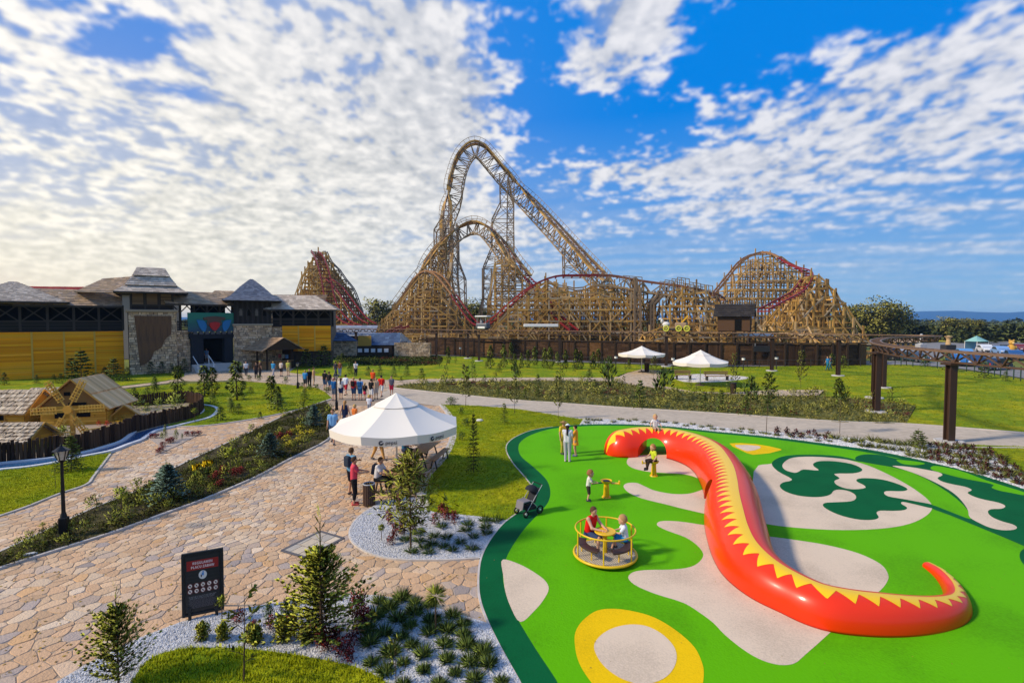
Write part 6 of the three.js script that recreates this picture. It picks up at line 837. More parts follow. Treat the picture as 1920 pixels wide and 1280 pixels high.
  const body = obj('body', bodyGeo, M1(skin, .6), t);
  // clothes
  const top = [...inf(torso, .016)]; if (sleeve === 'short') top.push(...inf([up(-1), up(1)], .018, .62)); if (sleeve === 'long') top.push(...inf([up(-1), up(1), lo(-1), lo(1)], .014)); if (sleeve === 'none') top[2] = [top[2][0].clone().multiply(K(.72, 1, 1)), top[2][1].clone().multiply(K(.72, 1, 1)), top[2][2], top[2][3]];
  if (shirt) obj('shirt', mesh(top, .03 * s, shirt, (x, y, z, d) => Math.max(d, sit ? -1 : J.hip.y - .10 * s - y)), M1(shirt), t);
  if (legs === 'skirt' || legs === 'dress') { const a = J.hip.clone().add(K(0, .1 * s, 0)), b = sit ? K(0, hipY - .02, .34 * s) : K(0, hipY - (legs === 'dress' ? .42 : .30) * s, 0); obj('skirt', mesh([[a, b, .11 * s * G1, .19 * s]], .03, pants, (x, y, z, d) => Math.max(d, sit ? -1 : b.y - y)), M1(pants), t); }
  else { const hp = [Sg(J.hip.clone().add(K(-.04 * G1, .03, 0)), J.hip.clone().add(K(.04 * G1, .03, 0)), .118, .118)], f = legs === 'shorts' ? .88 : 1, L = [...hp, ...inf([th(-1), th(1)], .022, f)]; if (legs !== 'shorts') L.push(...inf([sh(-1), sh(1)], .016, legs === 'capri' ? .6 : .93)); obj('trousers', mesh(L, .025 * s, pants), M1(pants), t); }
  for (const q of [-1, 1]) obj('shoe', mesh(inf([ft(q)], .012), .02, shoes, (x, y, z, d) => Math.max(d, -y + .004)), M1(shoes, .6), t);
  if (hair) { const cut = long ? .34 : .08; obj('hair', surfNet((x, y, z) => { let d = Math.max(headD(x, y + .004, z + .006, .016), (z - hc.z) * .75 - (y - hc.y) * .75 - hr * .12); d = Math.max(d, hc.y - hr * (long ? .9 : .45) - y); if (long) { const e = D(x, y, z, [[hc.clone().add(K(0, -hr * .2, -hr * .75)), J.chest.clone().add(K(0, .02, -.125 * s)), hr * .55, hr * .34]], .01); d = Math.min(d, e); } return d; }, [hc.x - hr * 1.4, Math.min(hc.y - hr * 1.2, long ? J.chest.y - .08 : 9), hc.z - hr * 1.9 - .05], [hc.x + hr * 1.4, hc.y + hr * 1.5, hc.z + hr * 1.4], face ? .011 : cell * .8), M1(hair, .8), t); }
  if (hat) obj('hat', [(() => { const g = new THREE.SphereGeometry(hr * 1.02, 16, 10, 0, 6.3, 0, 1.45); g.scale(.9, .95, 1); g.translate(hc.x, hc.y + hr * .3, hc.z); return g; })(), cyl(hr * (hat[3] ?? 1.1), hr * (hat[3] ?? 1.1), .012, hc.x, hc.y + hr * .45, hc.z + (hat[3] > 1.3 ? 0 : hr * .35), 18)], M1(hat.slice(0, 3)), t);
  if (face) { const e = []; for (const q of [-1, 1]) e.push(ball(hr * .09, hc.x + q * hr * .3, hc.y + hr * .02, hc.z + hr * .84, 1.2, .8, .6, 8)); obj('eye', e[0], M.dark, body); obj('eye', e[1], M.dark, body); obj('mouth', ball(hr * .2, hc.x, hc.y - hr * .5, hc.z + hr * .76, 1, .22, .4, 8), mat([.35, .1, .08], .6), body); }
  if (pack) { const b = rbox(.28 * s, .40 * s, .15 * s, 0, 0, 0, .06); b.rotateX(ln); b.translate(J.chest.x, J.chest.y + .03, J.chest.z - .18 * s); obj('backpack', b, M1(pack), t); }
  return t;
}
const sk = [.56, .31, .20], skT = [.46, .24, .14], dkh = [.03, .02, .015], blo = [.45, .28, .10], brh = [.10, .055, .03];
const N = .016, Fc = .034, W = { cell: Fc };
// near the parasol
person('person', 'woman in pink top and black leggings with red sandals by the litter bin', at(664, 946, .0), 1.9, { h: 1.64, cell: N, shirt: [.62, .06, .09], pants: [.012, .012, .014], legs: 'capri', shoes: [.5, .06, .05], hair: [.07, .035, .02], arms: 'fwd', skin: skT });
person('person', 'man with light blue shirt and dark backpack behind the woman in pink', at(659, 927, .0), 2.6, { h: 1.70, cell: N, shirt: [.12, .28, .42], pants: [.015, .015, .02], legs: 'shorts', hair: brh, pack: [.03, .04, .06], arms: ['down', 'fwd'], skin: skT });
person('person', 'seated woman in white top with dark backpack leaning on the plank table', [at(708, 925)[0], .03, at(708, 925)[2]], 1.35, { h: 1.68, pose: 'sit', seat: .44, cell: N, shirt: [.62, .60, .60], pants: [.012, .012, .015], legs: 'capri', hair: [.12, .065, .03], pack: [.02, .025, .045], arms: 'fwd', lean: .18, skin: skT });
person('person', 'person in tan trousers half hidden behind the front edge of the parasol', at(709, 862), 1.0, { h: 1.7, pose: 'walk', cell: .02, shirt: [.02, .02, .025], pants: [.50, .28, .09], hair: dkh });
person('person', 'person in blue top seated under the right edge of the big parasol', [at(760, 866)[0], .03, at(760, 866)[2]], .9, { h: 1.7, pose: 'sit', seat: .45, cell: .02, shirt: [.03, .14, .26], pants: [.02, .03, .07], legs: 'long', hair: dkh, arms: 'fwd' });
person('person', 'person in dark clothes seated further under the right parasol edge', [at(783, 853)[0], .03, at(783, 853)[2]], .7, { h: 1.7, pose: 'sit', seat: .45, cell: .02, shirt: [.03, .03, .04], pants: [.10, .10, .11], hair: brh, arms: 'fwd' });
person('person', 'man in light blue T-shirt and blue shorts left of the big parasol', at(624, 831), .15, { h: 1.78, pose: 'walk', cell: .018, shirt: [.20, .42, .68], pants: [.05, .10, .22], legs: 'shorts', hair: brh, skin: skT });
person('person', 'woman in navy dress with long fair hair behind the big parasol', at(647, 806), 3.0, { h: 1.72, pose: 'walk', cell: .02, shirt: [.012, .02, .06], pants: [.012, .02, .06], legs: 'dress', sleeve: 'none', hair: [.42, .22, .08], long: true });
person('person', 'small child in orange top with fair hair behind the big parasol', at(665, 797), 2.9, { h: 1.22, cell: .022, shirt: [.75, .20, .04], pants: [.5, .3, .15], legs: 'shorts', hair: [.5, .32, .12] });
person('person', 'child in white shirt with fair hair just above the parasol top', at(692, 774), 3.1, { h: 1.2, cell: .022, shirt: [.66, .68, .72], pants: [.3, .32, .36], hair: [.52, .34, .10] });
// the crowd on the plaza: [x, y, height, turn, label, options]
const crowd = [
  [572, 729, 1.72, 3.0, 'person in bright blue shirt and dark shorts at the left end of the crowd', { shirt: [.04, .22, .50], pants: [.05, .05, .06], legs: 'shorts', hair: blo }], [580, 725, 1.74, .4, 'person all in black beside the blue shirt at the left of the crowd', { shirt: [.015, .012, .012], pants: [.015, .012, .012], hair: dkh }], [588, 722, 1.74, 2.0, 'person in tan clothes at the left part of the crowd', { shirt: [.50, .30, .15], pants: [.48, .33, .20], hair: brh }],
  [609, 731, 1.78, 2.9, 'man in black shirt and denim shorts, left centre of the crowd', { shirt: [.012, .012, .014], pants: [.03, .07, .16], legs: 'shorts', hair: dkh }], [617, 732, 1.72, 2.8, 'person in dark shirt and blue shorts close to the lamp post', { shirt: [.02, .018, .02], pants: [.03, .08, .18], legs: 'shorts', hair: brh }], [626, 751, 1.78, 3.0, 'man in mid blue shirt and grey shorts in front of the lamp post', { shirt: [.015, .10, .27], pants: [.12, .14, .18], legs: 'shorts', hair: [.35, .12, .1] }],
  [639, 748, 1.68, 3.1, 'woman with dark hair, white top and navy shorts in the crowd', { shirt: [.68, .64, .58], pants: [.015, .03, .10], legs: 'shorts', hair: [.06, .03, .02], long: true }], [648, 741, 1.76, 2.9, 'man in white T-shirt and red shorts in the crowd', { shirt: [.66, .69, .75], pants: [.45, .02, .04], legs: 'shorts', hair: dkh }], [663, 750, 1.80, 3.0, 'man in black and red shirt with navy shorts in the crowd', { shirt: [.36, .02, .025], pants: [.02, .05, .12], legs: 'shorts', hair: blo, pack: [.02, .015, .015] }],
  [675, 750, 1.74, 3.1, 'person in blue top with blue backpack in the crowd', { shirt: [.10, .30, .60], pants: [.02, .10, .22], legs: 'shorts', hair: brh, pack: [.02, .10, .24] }], [684, 750, 1.38, 3.0, 'girl in black top and pink red skirt in the crowd', { shirt: [.02, .015, .02], pants: [.55, .03, .07], legs: 'skirt', hair: [.5, .3, .1], long: true }], [696, 752, 1.74, 2.7, 'woman in black shirt and white shorts in the crowd', { shirt: [.012, .012, .012], pants: [.66, .66, .64], legs: 'shorts', hair: dkh }],
  [705, 748, 1.68, .3, 'person in beige top beside the woman in white shorts', { shirt: [.52, .36, .22], pants: [.5, .42, .33], legs: 'shorts', hair: [.4, .24, .1] }], [715, 744, 1.80, 3.0, 'broad man in red shirt and white shorts at the right of the crowd', { shirt: [.58, .02, .012], pants: [.66, .64, .60], legs: 'shorts', hair: dkh, girth: 1.35 }], [699, 728, 1.74, 3.1, 'person in orange red shirt at the back right of the crowd', { shirt: [.75, .09, .015], pants: [.3, .2, .12], legs: 'shorts', hair: [.3, .15, .08] }],
  [734, 741, 1.62, .1, 'person in grey shirt and red shorts at the right end of the crowd', { shirt: [.12, .12, .15], pants: [.45, .02, .05], legs: 'shorts', hair: dkh }], [629, 706, 1.72, 2.5, 'person in dark jacket near the shrubs behind the crowd', { shirt: [.03, .03, .04], pants: [.05, .06, .10], hair: dkh }], [637, 706, 1.74, 3.1, 'person in brown jacket and blue trousers behind the crowd', { shirt: [.22, .08, .03], pants: [.16, .22, .36], hair: brh }], [667, 706, 1.72, .3, 'person in white shirt with black back standing behind the crowd', { shirt: [.6, .58, .58], pants: [.03, .03, .04], hair: dkh, pack: [.012, .012, .014] }],
  [461, 705, 1.70, .4, 'person in white shirt and dark trousers left of the kiosk', { shirt: [.62, .64, .66], pants: [.02, .03, .05], hair: dkh }], [480, 709, 1.72, .2, 'person in dark clothes in front of the kiosk counter', { shirt: [.04, .025, .02], pants: [.015, .015, .02], hair: dkh }], [487, 706, 1.74, 2.7, 'person in dark coat with yellow cap in front of the kiosk', { shirt: [.05, .03, .02], pants: [.02, .02, .02], hair: null, hat: [.55, .45, .05] }], [512, 706, 1.74, 3.0, 'person in turquoise shirt and grey trousers right of the kiosk front', { shirt: [.04, .28, .50], pants: [.35, .35, .38], hair: blo }], [527, 705, 1.72, 2.9, 'person in white top and black shorts at the right side of the kiosk', { shirt: [.60, .50, .42], pants: [.03, .025, .03], legs: 'shorts', hair: brh }], [540, 704, 1.72, 3.1, 'person in yellow green clothes right of the kiosk', { shirt: [.45, .45, .08], pants: [.5, .42, .2], legs: 'shorts', hair: blo }],
  [1552, 694, 1.76, -1.4, 'person in blue walking across the far lawn by the timber wall', { shirt: [.02, .16, .36], pants: [.02, .15, .2], hair: dkh, pose: 'walk' }], [1557, 692, 1.7, -1.4, 'person in dark top walking beside the person in blue on the far lawn', { shirt: [.03, .03, .06], pants: [.04, .16, .2], hair: brh, pose: 'walk' }]];
crowd.forEach(([x, y, h, a, label, o], i) => person('person', label, at(x, y, .005), a, { h, cell: .033, pose: i % 3 === 1 ? 'walk' : 'stand', arms: i % 4 === 2 ? ['down', 'fwd'] : 'down', skin: i % 2 ? sk : skT, ...o }));
{ const g = P(387, 677, 65.2); person('person', 'person in blue and white shirt standing in the fort entrance', [g.x, .86, g.z], .2, { h: 1.76, cell: .03, shirt: [.20, .36, .60], pants: [.45, .48, .52], legs: 'shorts', hair: brh }); const q = P(367, 687, 63.6); person('person', 'person in cream clothes on the steps by the left handrail', [q.x, .17, q.z], .6, { h: 1.72, cell: .03, shirt: [.60, .54, .42], pants: [.5, .46, .38], hair: brh }); }
// on the play surface
person('person', 'woman in white clothes and cap with long dark plait on the green rubber', at(1064, 865, .044), 2.9, { h: 1.66, cell: N, shirt: [.62, .60, .64], pants: [.42, .40, .45], shoes: [.5, .45, .4], hair: [.03, .02, .018], long: true, hat: [.66, .66, .68], arms: ['down', 'fwd'] });
person('person', 'girl in orange dress with dark hair beside the woman in white', at(1079, 855, .044), -1.9, { h: 1.42, cell: N, shirt: [.75, .30, .03], pants: [.75, .32, .03], legs: 'skirt', hair: dkh, arms: ['down', 'fwd'], shoes: [.1, .12, .2] });
person('person', 'person in yellow top and wide straw hat behind the woman in white', at(1056, 851, .044), .6, { h: 1.55, cell: N, shirt: [.70, .46, .04], pants: [.45, .34, .05], hair: dkh, hat: [.30, .18, .07, 1.9], arms: ['down', 'up'] });
person('person', 'small child in white shirt and dark shorts pushing the spinning seat arm', at(1103, 939, .044), 1.45, { h: 1.02, cell: .012, shirt: [.66, .62, .56], pants: [.05, .04, .03], legs: 'shorts', hair: [.28, .12, .05], arms: 'fwd', shoes: [.03, .03, .04], lean: .12 });
{ const g = at(1226, 892, .044); person('person', 'child in dark trousers and yellow green top sitting on the spinning seat', [g[0] + .02, .064, g[2] + .0], -1.3, { h: 1.25, pose: 'sit', seat: .52, cell: .012, shirt: [.50, .55, .03], pants: [.035, .02, .015], hair: [.38, .18, .06], arms: 'out', shoes: [.02, .02, .02], lean: .12 }); }
{ let bi = 0, bd = 1e9; snake.S.forEach((s, i) => { const X = 960 + s[0] / s[1] * 960; if (i > snake.first && i < snake.first + 70 && Math.abs(X - 1231) < bd) { bd = Math.abs(X - 1231); bi = i; } }); const s = snake.S[bi], q = snake.pt(s, .12);
  person('person', 'little child in white shirt sitting on top of the red tunnel', [q.x, q.y - .50, q.z], .05, { h: 1.12, pose: 'sit', seat: .47, cell: .012, shirt: [.66, .64, .64], pants: [.32, .26, .2], legs: 'shorts', hair: [.48, .30, .13], arms: 'out', shoes: [.30, .05, .05] }); }
{ const c = at(1134.5, 1047); person('person', 'woman in red sleeveless top sitting on the merry-go-round', [c[0] - .36, .0, c[2] - .34], .75, { h: 1.62, pose: 'sit', seat: .46, cell: .013, shirt: [.66, .015, .01], pants: [.03, .05, .12], legs: 'shorts', sleeve: 'none', hair: [.09, .045, .025], arms: 'fwd', lean: .2, shoes: [.3, .2, .15] });
  person('person', 'child in white T-shirt and blue shorts on the right of the merry-go-round', [c[0] + .52, .03, c[2] + .02], -1.75, { h: 1.12, pose: 'sit', seat: .44, cell: .012, shirt: [.62, .66, .72], pants: [.01, .20, .45], legs: 'shorts', hair: [.40, .22, .09], arms: 'fwd', lean: .12, shoes: [.05, .05, .05] }); }
// ---------- plants ----------
class Leaves {
  constructor(seed) { this.R = rng(seed); this.p = []; this.n = []; this.c = []; this.wood = []; }
  leaf(o, d, len, w, col, cen, bend = 0) {             // one pointed leaf or needle spray from o along d
    const R = this.R, L = Math.hypot(d.x, d.y, d.z) || 1, dx = d.x / L, dy = d.y / L, dz = d.z / L, a = R() * 6.283; let sx = Math.cos(a), sy = Math.sin(a) * .6, sz = Math.sin(a); const dt = sx * dx + sy * dy + sz * dz; sx -= dx * dt; sy -= dy * dt; sz -= dz * dt; const l = Math.hypot(sx, sy, sz) || 1; sx *= w / l; sy *= w / l; sz *= w / l;
    const mx = o.x + dx * len * .5, my = o.y + dy * len * .5, mz = o.z + dz * len * .5, tx = o.x + dx * len, ty = o.y + dy * len - bend, tz = o.z + dz * len;
    this.p.push(o.x, o.y, o.z, mx + sx, my + sy, mz + sz, tx, ty, tz, o.x, o.y, o.z, tx, ty, tz, mx - sx, my - sy, mz - sz);
    let nx = mx - cen.x, ny = my - cen.y, nz = mz - cen.z; const q = Math.hypot(nx, ny, nz) || 1; nx = nx / q + (R() - .5) * .7; ny = ny / q + .35 + (R() - .5) * .5; nz = nz / q + (R() - .5) * .7; const k = (.7 + .6 * R()) * (col[0] < .45 ? 1.6 : 1.1); for (let i = 0; i < 6; i++) { this.n.push(nx, ny, nz); this.c.push(col[0] * k, col[1] * k, col[2] * k); }
  }
  geo() { const g = new THREE.BufferGeometry(); g.setAttribute('position', new THREE.Float32BufferAttribute(this.p, 3)); g.setAttribute('normal', new THREE.Float32BufferAttribute(this.n, 3)); g.normalizeNormals?.(); g.setAttribute('color', new THREE.Float32BufferAttribute(this.c, 3)); g.setAttribute('uv', new THREE.Float32BufferAttribute(new Float32Array(this.p.length / 3 * 2), 2)); return g; }
  put(t, crown = 'crown', trunk = 'trunk') { if (this.wood.length) obj(trunk, this.wood, M.bark, t); if (this.p.length) obj(crown, this.geo(), M.leaf, t); return t; }
}
const mixc = (a, b, t) => a.map((v, i) => lerp(v, b[i], t));
const GN = { spruce: [[.035, .055, .012], [.20, .225, .03]], blue: [[.03, .055, .04], [.11, .17, .13]], dark: [[.015, .03, .01], [.075, .115, .025]], bright: [[.06, .085, .012], [.26, .29, .03]], olive: [[.05, .06, .015], [.19, .19, .045]], red: [[.05, .008, .008], [.19, .03, .025]] };
// every prototype is built in a Group of its own and then copied
function spruce(t, h, w, { wh = 10, br = 7, pt = 4, q = 2, col = GN.spruce, seed = 1, leader = .12, droop = .15, nl = .09, pow = .95, rag = .3 }) {
  const L = new Leaves(seed), R = L.R; L.wood.push(rod(V(0, 0, 0), V(0, h * .9, 0), h * .016, h * .004, 6));
  for (let i = 0; i < wh; i++) { const f = (i + .5) / wh, y = h * (.06 + f * (.94 - leader)); for (let b = 0; b < br; b++) { const a = b / br * 6.283 + i * 1.7 + R() * .6, len = w / 2 * Math.pow(1 - f, pow) * (.95 - rag * .6 + rag * R()) + w * .03, up = lerp(-droop, .55, f) + (R() - .5) * .25; const d = V(Math.cos(a), up, Math.sin(a)); if (pt > 4) L.wood.push(rod(V(0, y, 0), V(d.x * len, y + d.y * len, d.z * len), h * .004, h * .001, 3));
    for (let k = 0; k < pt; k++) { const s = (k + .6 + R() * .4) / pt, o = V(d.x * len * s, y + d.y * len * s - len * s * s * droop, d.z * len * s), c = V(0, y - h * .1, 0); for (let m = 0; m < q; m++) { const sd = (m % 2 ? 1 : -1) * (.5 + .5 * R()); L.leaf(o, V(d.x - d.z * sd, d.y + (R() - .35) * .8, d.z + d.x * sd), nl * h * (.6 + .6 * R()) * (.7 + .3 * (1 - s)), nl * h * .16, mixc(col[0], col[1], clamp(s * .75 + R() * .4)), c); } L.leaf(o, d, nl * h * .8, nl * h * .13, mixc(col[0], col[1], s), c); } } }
  for (let k = 0; k < 14; k++) { const y = h * (1 - leader) + h * leader * k / 14, a = R() * 6.28; L.leaf(V(0, y, 0), V(Math.cos(a) * .7, 1, Math.sin(a) * .7), h * leader * .3, h * .006, col[1], V(0, 0, 0)); }
  return L.put(t);
}
function bush(t, h, w, { n = 160, col = GN.olive, seed = 1, ls = .2, shape = 1, y0 = 0, stem = 0, lw = .28, out = .6 }) {      // leaves through an egg shaped volume
  const L = new Leaves(seed), R = L.R, cy = y0 + h / 2, c = V(0, cy - h * .2, 0); if (stem) L.wood.push(rod(V(0, 0, 0), V(0, y0 + h * .3, 0), stem, stem * .7, 6));
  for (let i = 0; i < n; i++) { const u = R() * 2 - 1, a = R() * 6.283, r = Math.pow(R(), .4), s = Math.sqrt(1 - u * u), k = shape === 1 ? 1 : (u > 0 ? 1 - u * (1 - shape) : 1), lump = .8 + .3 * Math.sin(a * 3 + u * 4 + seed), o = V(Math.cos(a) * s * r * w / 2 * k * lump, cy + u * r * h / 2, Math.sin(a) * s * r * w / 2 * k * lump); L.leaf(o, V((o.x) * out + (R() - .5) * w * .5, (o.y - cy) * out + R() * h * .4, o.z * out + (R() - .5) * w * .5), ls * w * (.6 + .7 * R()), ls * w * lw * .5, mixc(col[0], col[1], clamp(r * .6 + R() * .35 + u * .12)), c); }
  return L.put(t, 'foliage', 'stem');
}
function tuft(t, h, w, { n = 70, col = GN.dark, seed = 1 }) { const L = new Leaves(seed), R = L.R; for (let i = 0; i < n; i++) { const a = R() * 6.283, u = .25 + R(), d = V(Math.cos(a) * u, 1.1 * (.4 + R()), Math.sin(a) * u); L.leaf(V(Math.cos(a) * w * .18 * R(), 0, Math.sin(a) * w * .18 * R()), d, h * (.7 + .5 * R()), h * .02, mixc(col[0], col[1], R()), V(0, -h * .3, 0), h * .12 * u); } return L.put(t, 'foliage'); }
function sapling(t, h, { crown = .6, w = .5, n = 140, col = GN.bright, seed = 1, ls = .09, br = 12, stem = .012 }) {           // thin stem, light loose crown
  const L = new Leaves(seed), R = L.R, sway = (y) => V(Math.sin(y * 2 + seed) * .03 * h * y / h, y, Math.cos(y * 1.7 + seed) * .03 * h * y / h); let prev = sway(0); for (let k = 1; k <= 8; k++) { const q = sway(h * .97 * k / 8); L.wood.push(rod(prev, q, stem * h * .5 * (1.1 - k / 9), stem * h * .5 * (1 - k / 9), 5)); prev = q; }
  for (let b = 0; b < br; b++) { const f = b / br, y = h * (1 - crown) + h * crown * f * .95, a = b * 2.4 + R(), len = w / 2 * (1.05 - f * .75) * (.6 + .6 * R()), o = sway(y), e = V(o.x + Math.cos(a) * len, y + len * (.5 + .6 * R()), o.z + Math.sin(a) * len); L.wood.push(rod(o, e, stem * h * .2, stem * h * .06, 4)); for (let i = 0; i < n / br; i++) { const s = .25 + .8 * R(), q = o.clone().lerp(e, s); L.leaf(q, V(Math.cos(a) + (R() - .5) * 2, R() * 1.6 - .4, Math.sin(a) + (R() - .5) * 2), ls * h * (.5 + .7 * R()), ls * h * .2, mixc(col[0], col[1], R()), o); } }
  return L.put(t);
}
function whorlPine(t, h, w, { col = GN.dark, seed = 1, n = 9, cl = 26, bare = .25 }) {    // stem with rounded needle clumps
  const L = new Leaves(seed), R = L.R; L.wood.push(rod(V(0, 0, 0), V(0, h * .92, 0), h * .018, h * .006, 6)); for (let i = 0; i < n; i++) { const f = i / (n - 1), y = h * lerp(bare, .93, f), a = i * 2.4 + R(), r = w / 2 * (1 - f * .8) * (.45 + .5 * R()), o = V(Math.cos(a) * r, y + r * .25, Math.sin(a) * r), s = w * .17 * (1.2 - .5 * f); L.wood.push(rod(V(0, y - r * .2, 0), o, h * .007, h * .003, 4)); for (let k = 0; k < cl; k++) { const d = V(R() - .5, R() * .8 - .2, R() - .5); L.leaf(V(o.x + d.x * s, o.y + d.y * s, o.z + d.z * s), V(d.x * 2, d.y + .6, d.z * 2), s * 1.15, s * .13, mixc(col[0], col[1], R()), V(o.x, o.y - s, o.z)); } } return L.put(t);
}
function bigTree(t, h, w, { col = GN.olive, seed = 1, n = 2600, clumps = 26, ls = .05, y0 = .12 }) {
  const L = new Leaves(seed), R = L.R; L.wood.push(rod(V(0, 0, 0), V(0, h * .5, 0), h * .03, h * .018, 8)); const C = []; for (let i = 0; i < clumps; i++) { const u = R() * 2 - 1, a = R() * 6.283, r = Math.pow(R(), .5), k = Math.sqrt(1 - u * u * .8), s = .13 + .14 * R(), o = V(Math.cos(a) * k * r * w * .38, h * (y0 + (1 - y0) * (.5 + u * .38)), Math.sin(a) * k * r * w * .38); C.push([o, s, R()]); L.wood.push(rod(V(0, h * .3, 0), o, h * .008, h * .003, 4)); }
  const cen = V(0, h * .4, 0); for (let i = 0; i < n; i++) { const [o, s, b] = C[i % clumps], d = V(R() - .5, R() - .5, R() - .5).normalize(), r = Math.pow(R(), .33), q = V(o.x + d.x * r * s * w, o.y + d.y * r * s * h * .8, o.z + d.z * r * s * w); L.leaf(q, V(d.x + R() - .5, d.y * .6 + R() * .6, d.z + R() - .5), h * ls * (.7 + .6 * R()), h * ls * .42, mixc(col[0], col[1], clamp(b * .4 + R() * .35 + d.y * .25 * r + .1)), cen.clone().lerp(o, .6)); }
  return L.put(t);
}
const ORD = ['', 'first', 'second', 'third', 'fourth', 'fifth', 'sixth', 'seventh', 'eighth', 'ninth', 'tenth', 'eleventh', 'twelfth', 'thirteenth', 'fourteenth', 'fifteenth', 'sixteenth', 'seventeenth', 'eighteenth', 'nineteenth', 'twentieth'];
// list items: [photo x, photo y of the foot, photo height]; label: text, or text plus its place in the row; protos built at 1 m
function plant(name, cat, make, list, desc, { group, w = 1, seed = 1, y = .03, wj = .2, variants = 2, ordinal = !group, ground } = {}) {
  const R = rng(seed + 91), protos = [], sorted = list.slice().sort((a, b) => a[0] - b[0]); if (!list.length) return;
  sorted.forEach(([px, py, ph, ww, lab], i) => {
    const [x, d] = G(px, py), H = ph * mpp(d), v = i % variants, p = [x, y, -d], s = H, W = H * (ww ?? w) * (1 + (R() - .5) * wj); let o;
    if (!protos[v]) { o = thing(name, '', cat, p, R() * 6); o.userData.base = name; make(o, seed + v * 7); protos[v] = o; o.scale.set(W, s, W); } else o = cloneOf(protos[v], p, R() * 6.28, [W, s, W]);
    o.userData.category = cat; o.userData.label = lab ?? (ordinal && list.length > 1 ? `${desc}, ${ORD[i + 1] ?? 'number ' + (i + 1)} from the left` : desc); if (group) o.userData.group = group; else delete o.userData.group;
  });
}
const mk = (f, o) => (t, seed) => f(t, 1, 1, { ...o, seed });
// --- front of the picture ---
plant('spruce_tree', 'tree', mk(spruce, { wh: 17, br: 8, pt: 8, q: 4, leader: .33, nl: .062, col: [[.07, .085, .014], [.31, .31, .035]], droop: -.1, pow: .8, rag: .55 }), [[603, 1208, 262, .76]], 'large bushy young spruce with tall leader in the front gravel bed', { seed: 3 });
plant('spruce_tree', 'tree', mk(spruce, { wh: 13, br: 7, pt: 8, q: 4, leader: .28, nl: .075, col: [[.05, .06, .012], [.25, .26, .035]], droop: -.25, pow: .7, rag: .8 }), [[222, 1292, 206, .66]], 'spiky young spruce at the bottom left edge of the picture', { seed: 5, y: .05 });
plant('sapling', 'tree', (t, s) => sapling(t, 1, { w: .55, n: 110, crown: .8, br: 9, ls: .085, col: [[.08, .10, .015], [.27, .28, .04]], seed: s, stem: .02 }), [[457, 1282, 192, 1, 'thin bare sapling with few shoots on the front lawn'], [742, 1296, 108, .9, 'slim sapling at the bottom edge among the grass tufts']], '', { seed: 7, variants: 2 });
plant('ball_topiary', 'plant', (t, s) => { const L = new Leaves(s), R = L.R; L.wood.push(rod(V(0, 0, 0), V(0, .74, 0), .018, .014, 6)); for (let i = 0; i < 420; i++) { const d = V(R() - .5, R() - .42, R() - .5).normalize(); L.leaf(V(d.x * .04, .76 + d.y * .04, d.z * .04), d, .22 * (.7 + .4 * R()), .006, mixc(GN.bright[0], [.30, .32, .04], R()), V(0, .72, 0)); } L.put(t, 'needle_ball', 'stem'); }, [[817, 1192, 100, 1, 'spiky needle ball on a thin stem at the right of the front gravel bed'], [715, 1016, 34, 1, 'tiny needle ball on a stem in the kidney shaped gravel bed']], '', { seed: 9, variants: 1, wj: 0 });
const topi = (t, s) => bush(t, .36, .5, { y0: .64, stem: .022, n: 260, ls: .22, col: GN.bright, seed: s });
plant('ball_topiary', 'plant', topi, [[416, 1170, 52, .85, 'flat topped clipped bush on a stem beside the notice board'], [228, 976, 62, .85, 'flat topped clipped bush on a stem in the planting bed near the lamp'], [432, 896, 56, .7, 'clipped bush on a stem among the dark red shrubs of the planting bed'], [80, 1003, 22, 1, 'little clipped bush at the lamp end of the planting bed'], [365, 792, 26, .9, 'little clipped bush on a stem beside the blue channel']], '', { seed: 11 });
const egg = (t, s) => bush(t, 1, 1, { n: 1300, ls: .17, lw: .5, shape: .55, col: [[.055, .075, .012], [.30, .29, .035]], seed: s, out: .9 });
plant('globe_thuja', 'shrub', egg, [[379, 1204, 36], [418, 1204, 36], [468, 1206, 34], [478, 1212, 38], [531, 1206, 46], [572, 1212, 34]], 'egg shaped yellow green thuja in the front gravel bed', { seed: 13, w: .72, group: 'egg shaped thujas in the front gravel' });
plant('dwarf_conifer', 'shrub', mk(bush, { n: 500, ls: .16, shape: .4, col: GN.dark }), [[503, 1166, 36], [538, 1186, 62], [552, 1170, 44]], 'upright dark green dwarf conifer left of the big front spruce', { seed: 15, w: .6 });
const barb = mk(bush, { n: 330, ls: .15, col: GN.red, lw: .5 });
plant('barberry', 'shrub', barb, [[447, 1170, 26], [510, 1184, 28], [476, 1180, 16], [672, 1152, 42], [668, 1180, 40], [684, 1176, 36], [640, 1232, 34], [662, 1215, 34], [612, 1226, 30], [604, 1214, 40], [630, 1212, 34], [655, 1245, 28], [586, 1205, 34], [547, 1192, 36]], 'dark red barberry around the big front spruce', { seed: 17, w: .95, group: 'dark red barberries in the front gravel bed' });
{ const list = []; const R = rng(4); for (let t = 0; t < 4000 && list.length < 66; t++) { const x = 684 + R() * 300, y = 1128 + R() * 165; if (x > 700 + 1.05 * (y - 1128) + 120 || x < 690 - .15 * (y - 1128)) continue; const [gx, gd] = G(x, y); if (inside(O.play, gx + .25, gd) || !inside(O.g2, gx, gd) || inside(O.lawnG, gx, gd)) continue; if (list.some(([a, b]) => { const [qx, qd] = G(a, b); return Math.hypot(qx - gx, qd - gd) < .34; })) continue; list.push([x, y, 20 + R() * 9]); }
  plant('dwarf_pine', 'shrub', mk(tuft, { n: 300, col: [[.04, .065, .016], [.17, .22, .04]] }), list, 'green needle tuft in the white gravel at the rubber edge', { seed: 19, w: 1.0, group: 'needle tufts in the front white gravel', variants: 4 }); }
const zc = zz(420, 920, 3.556);
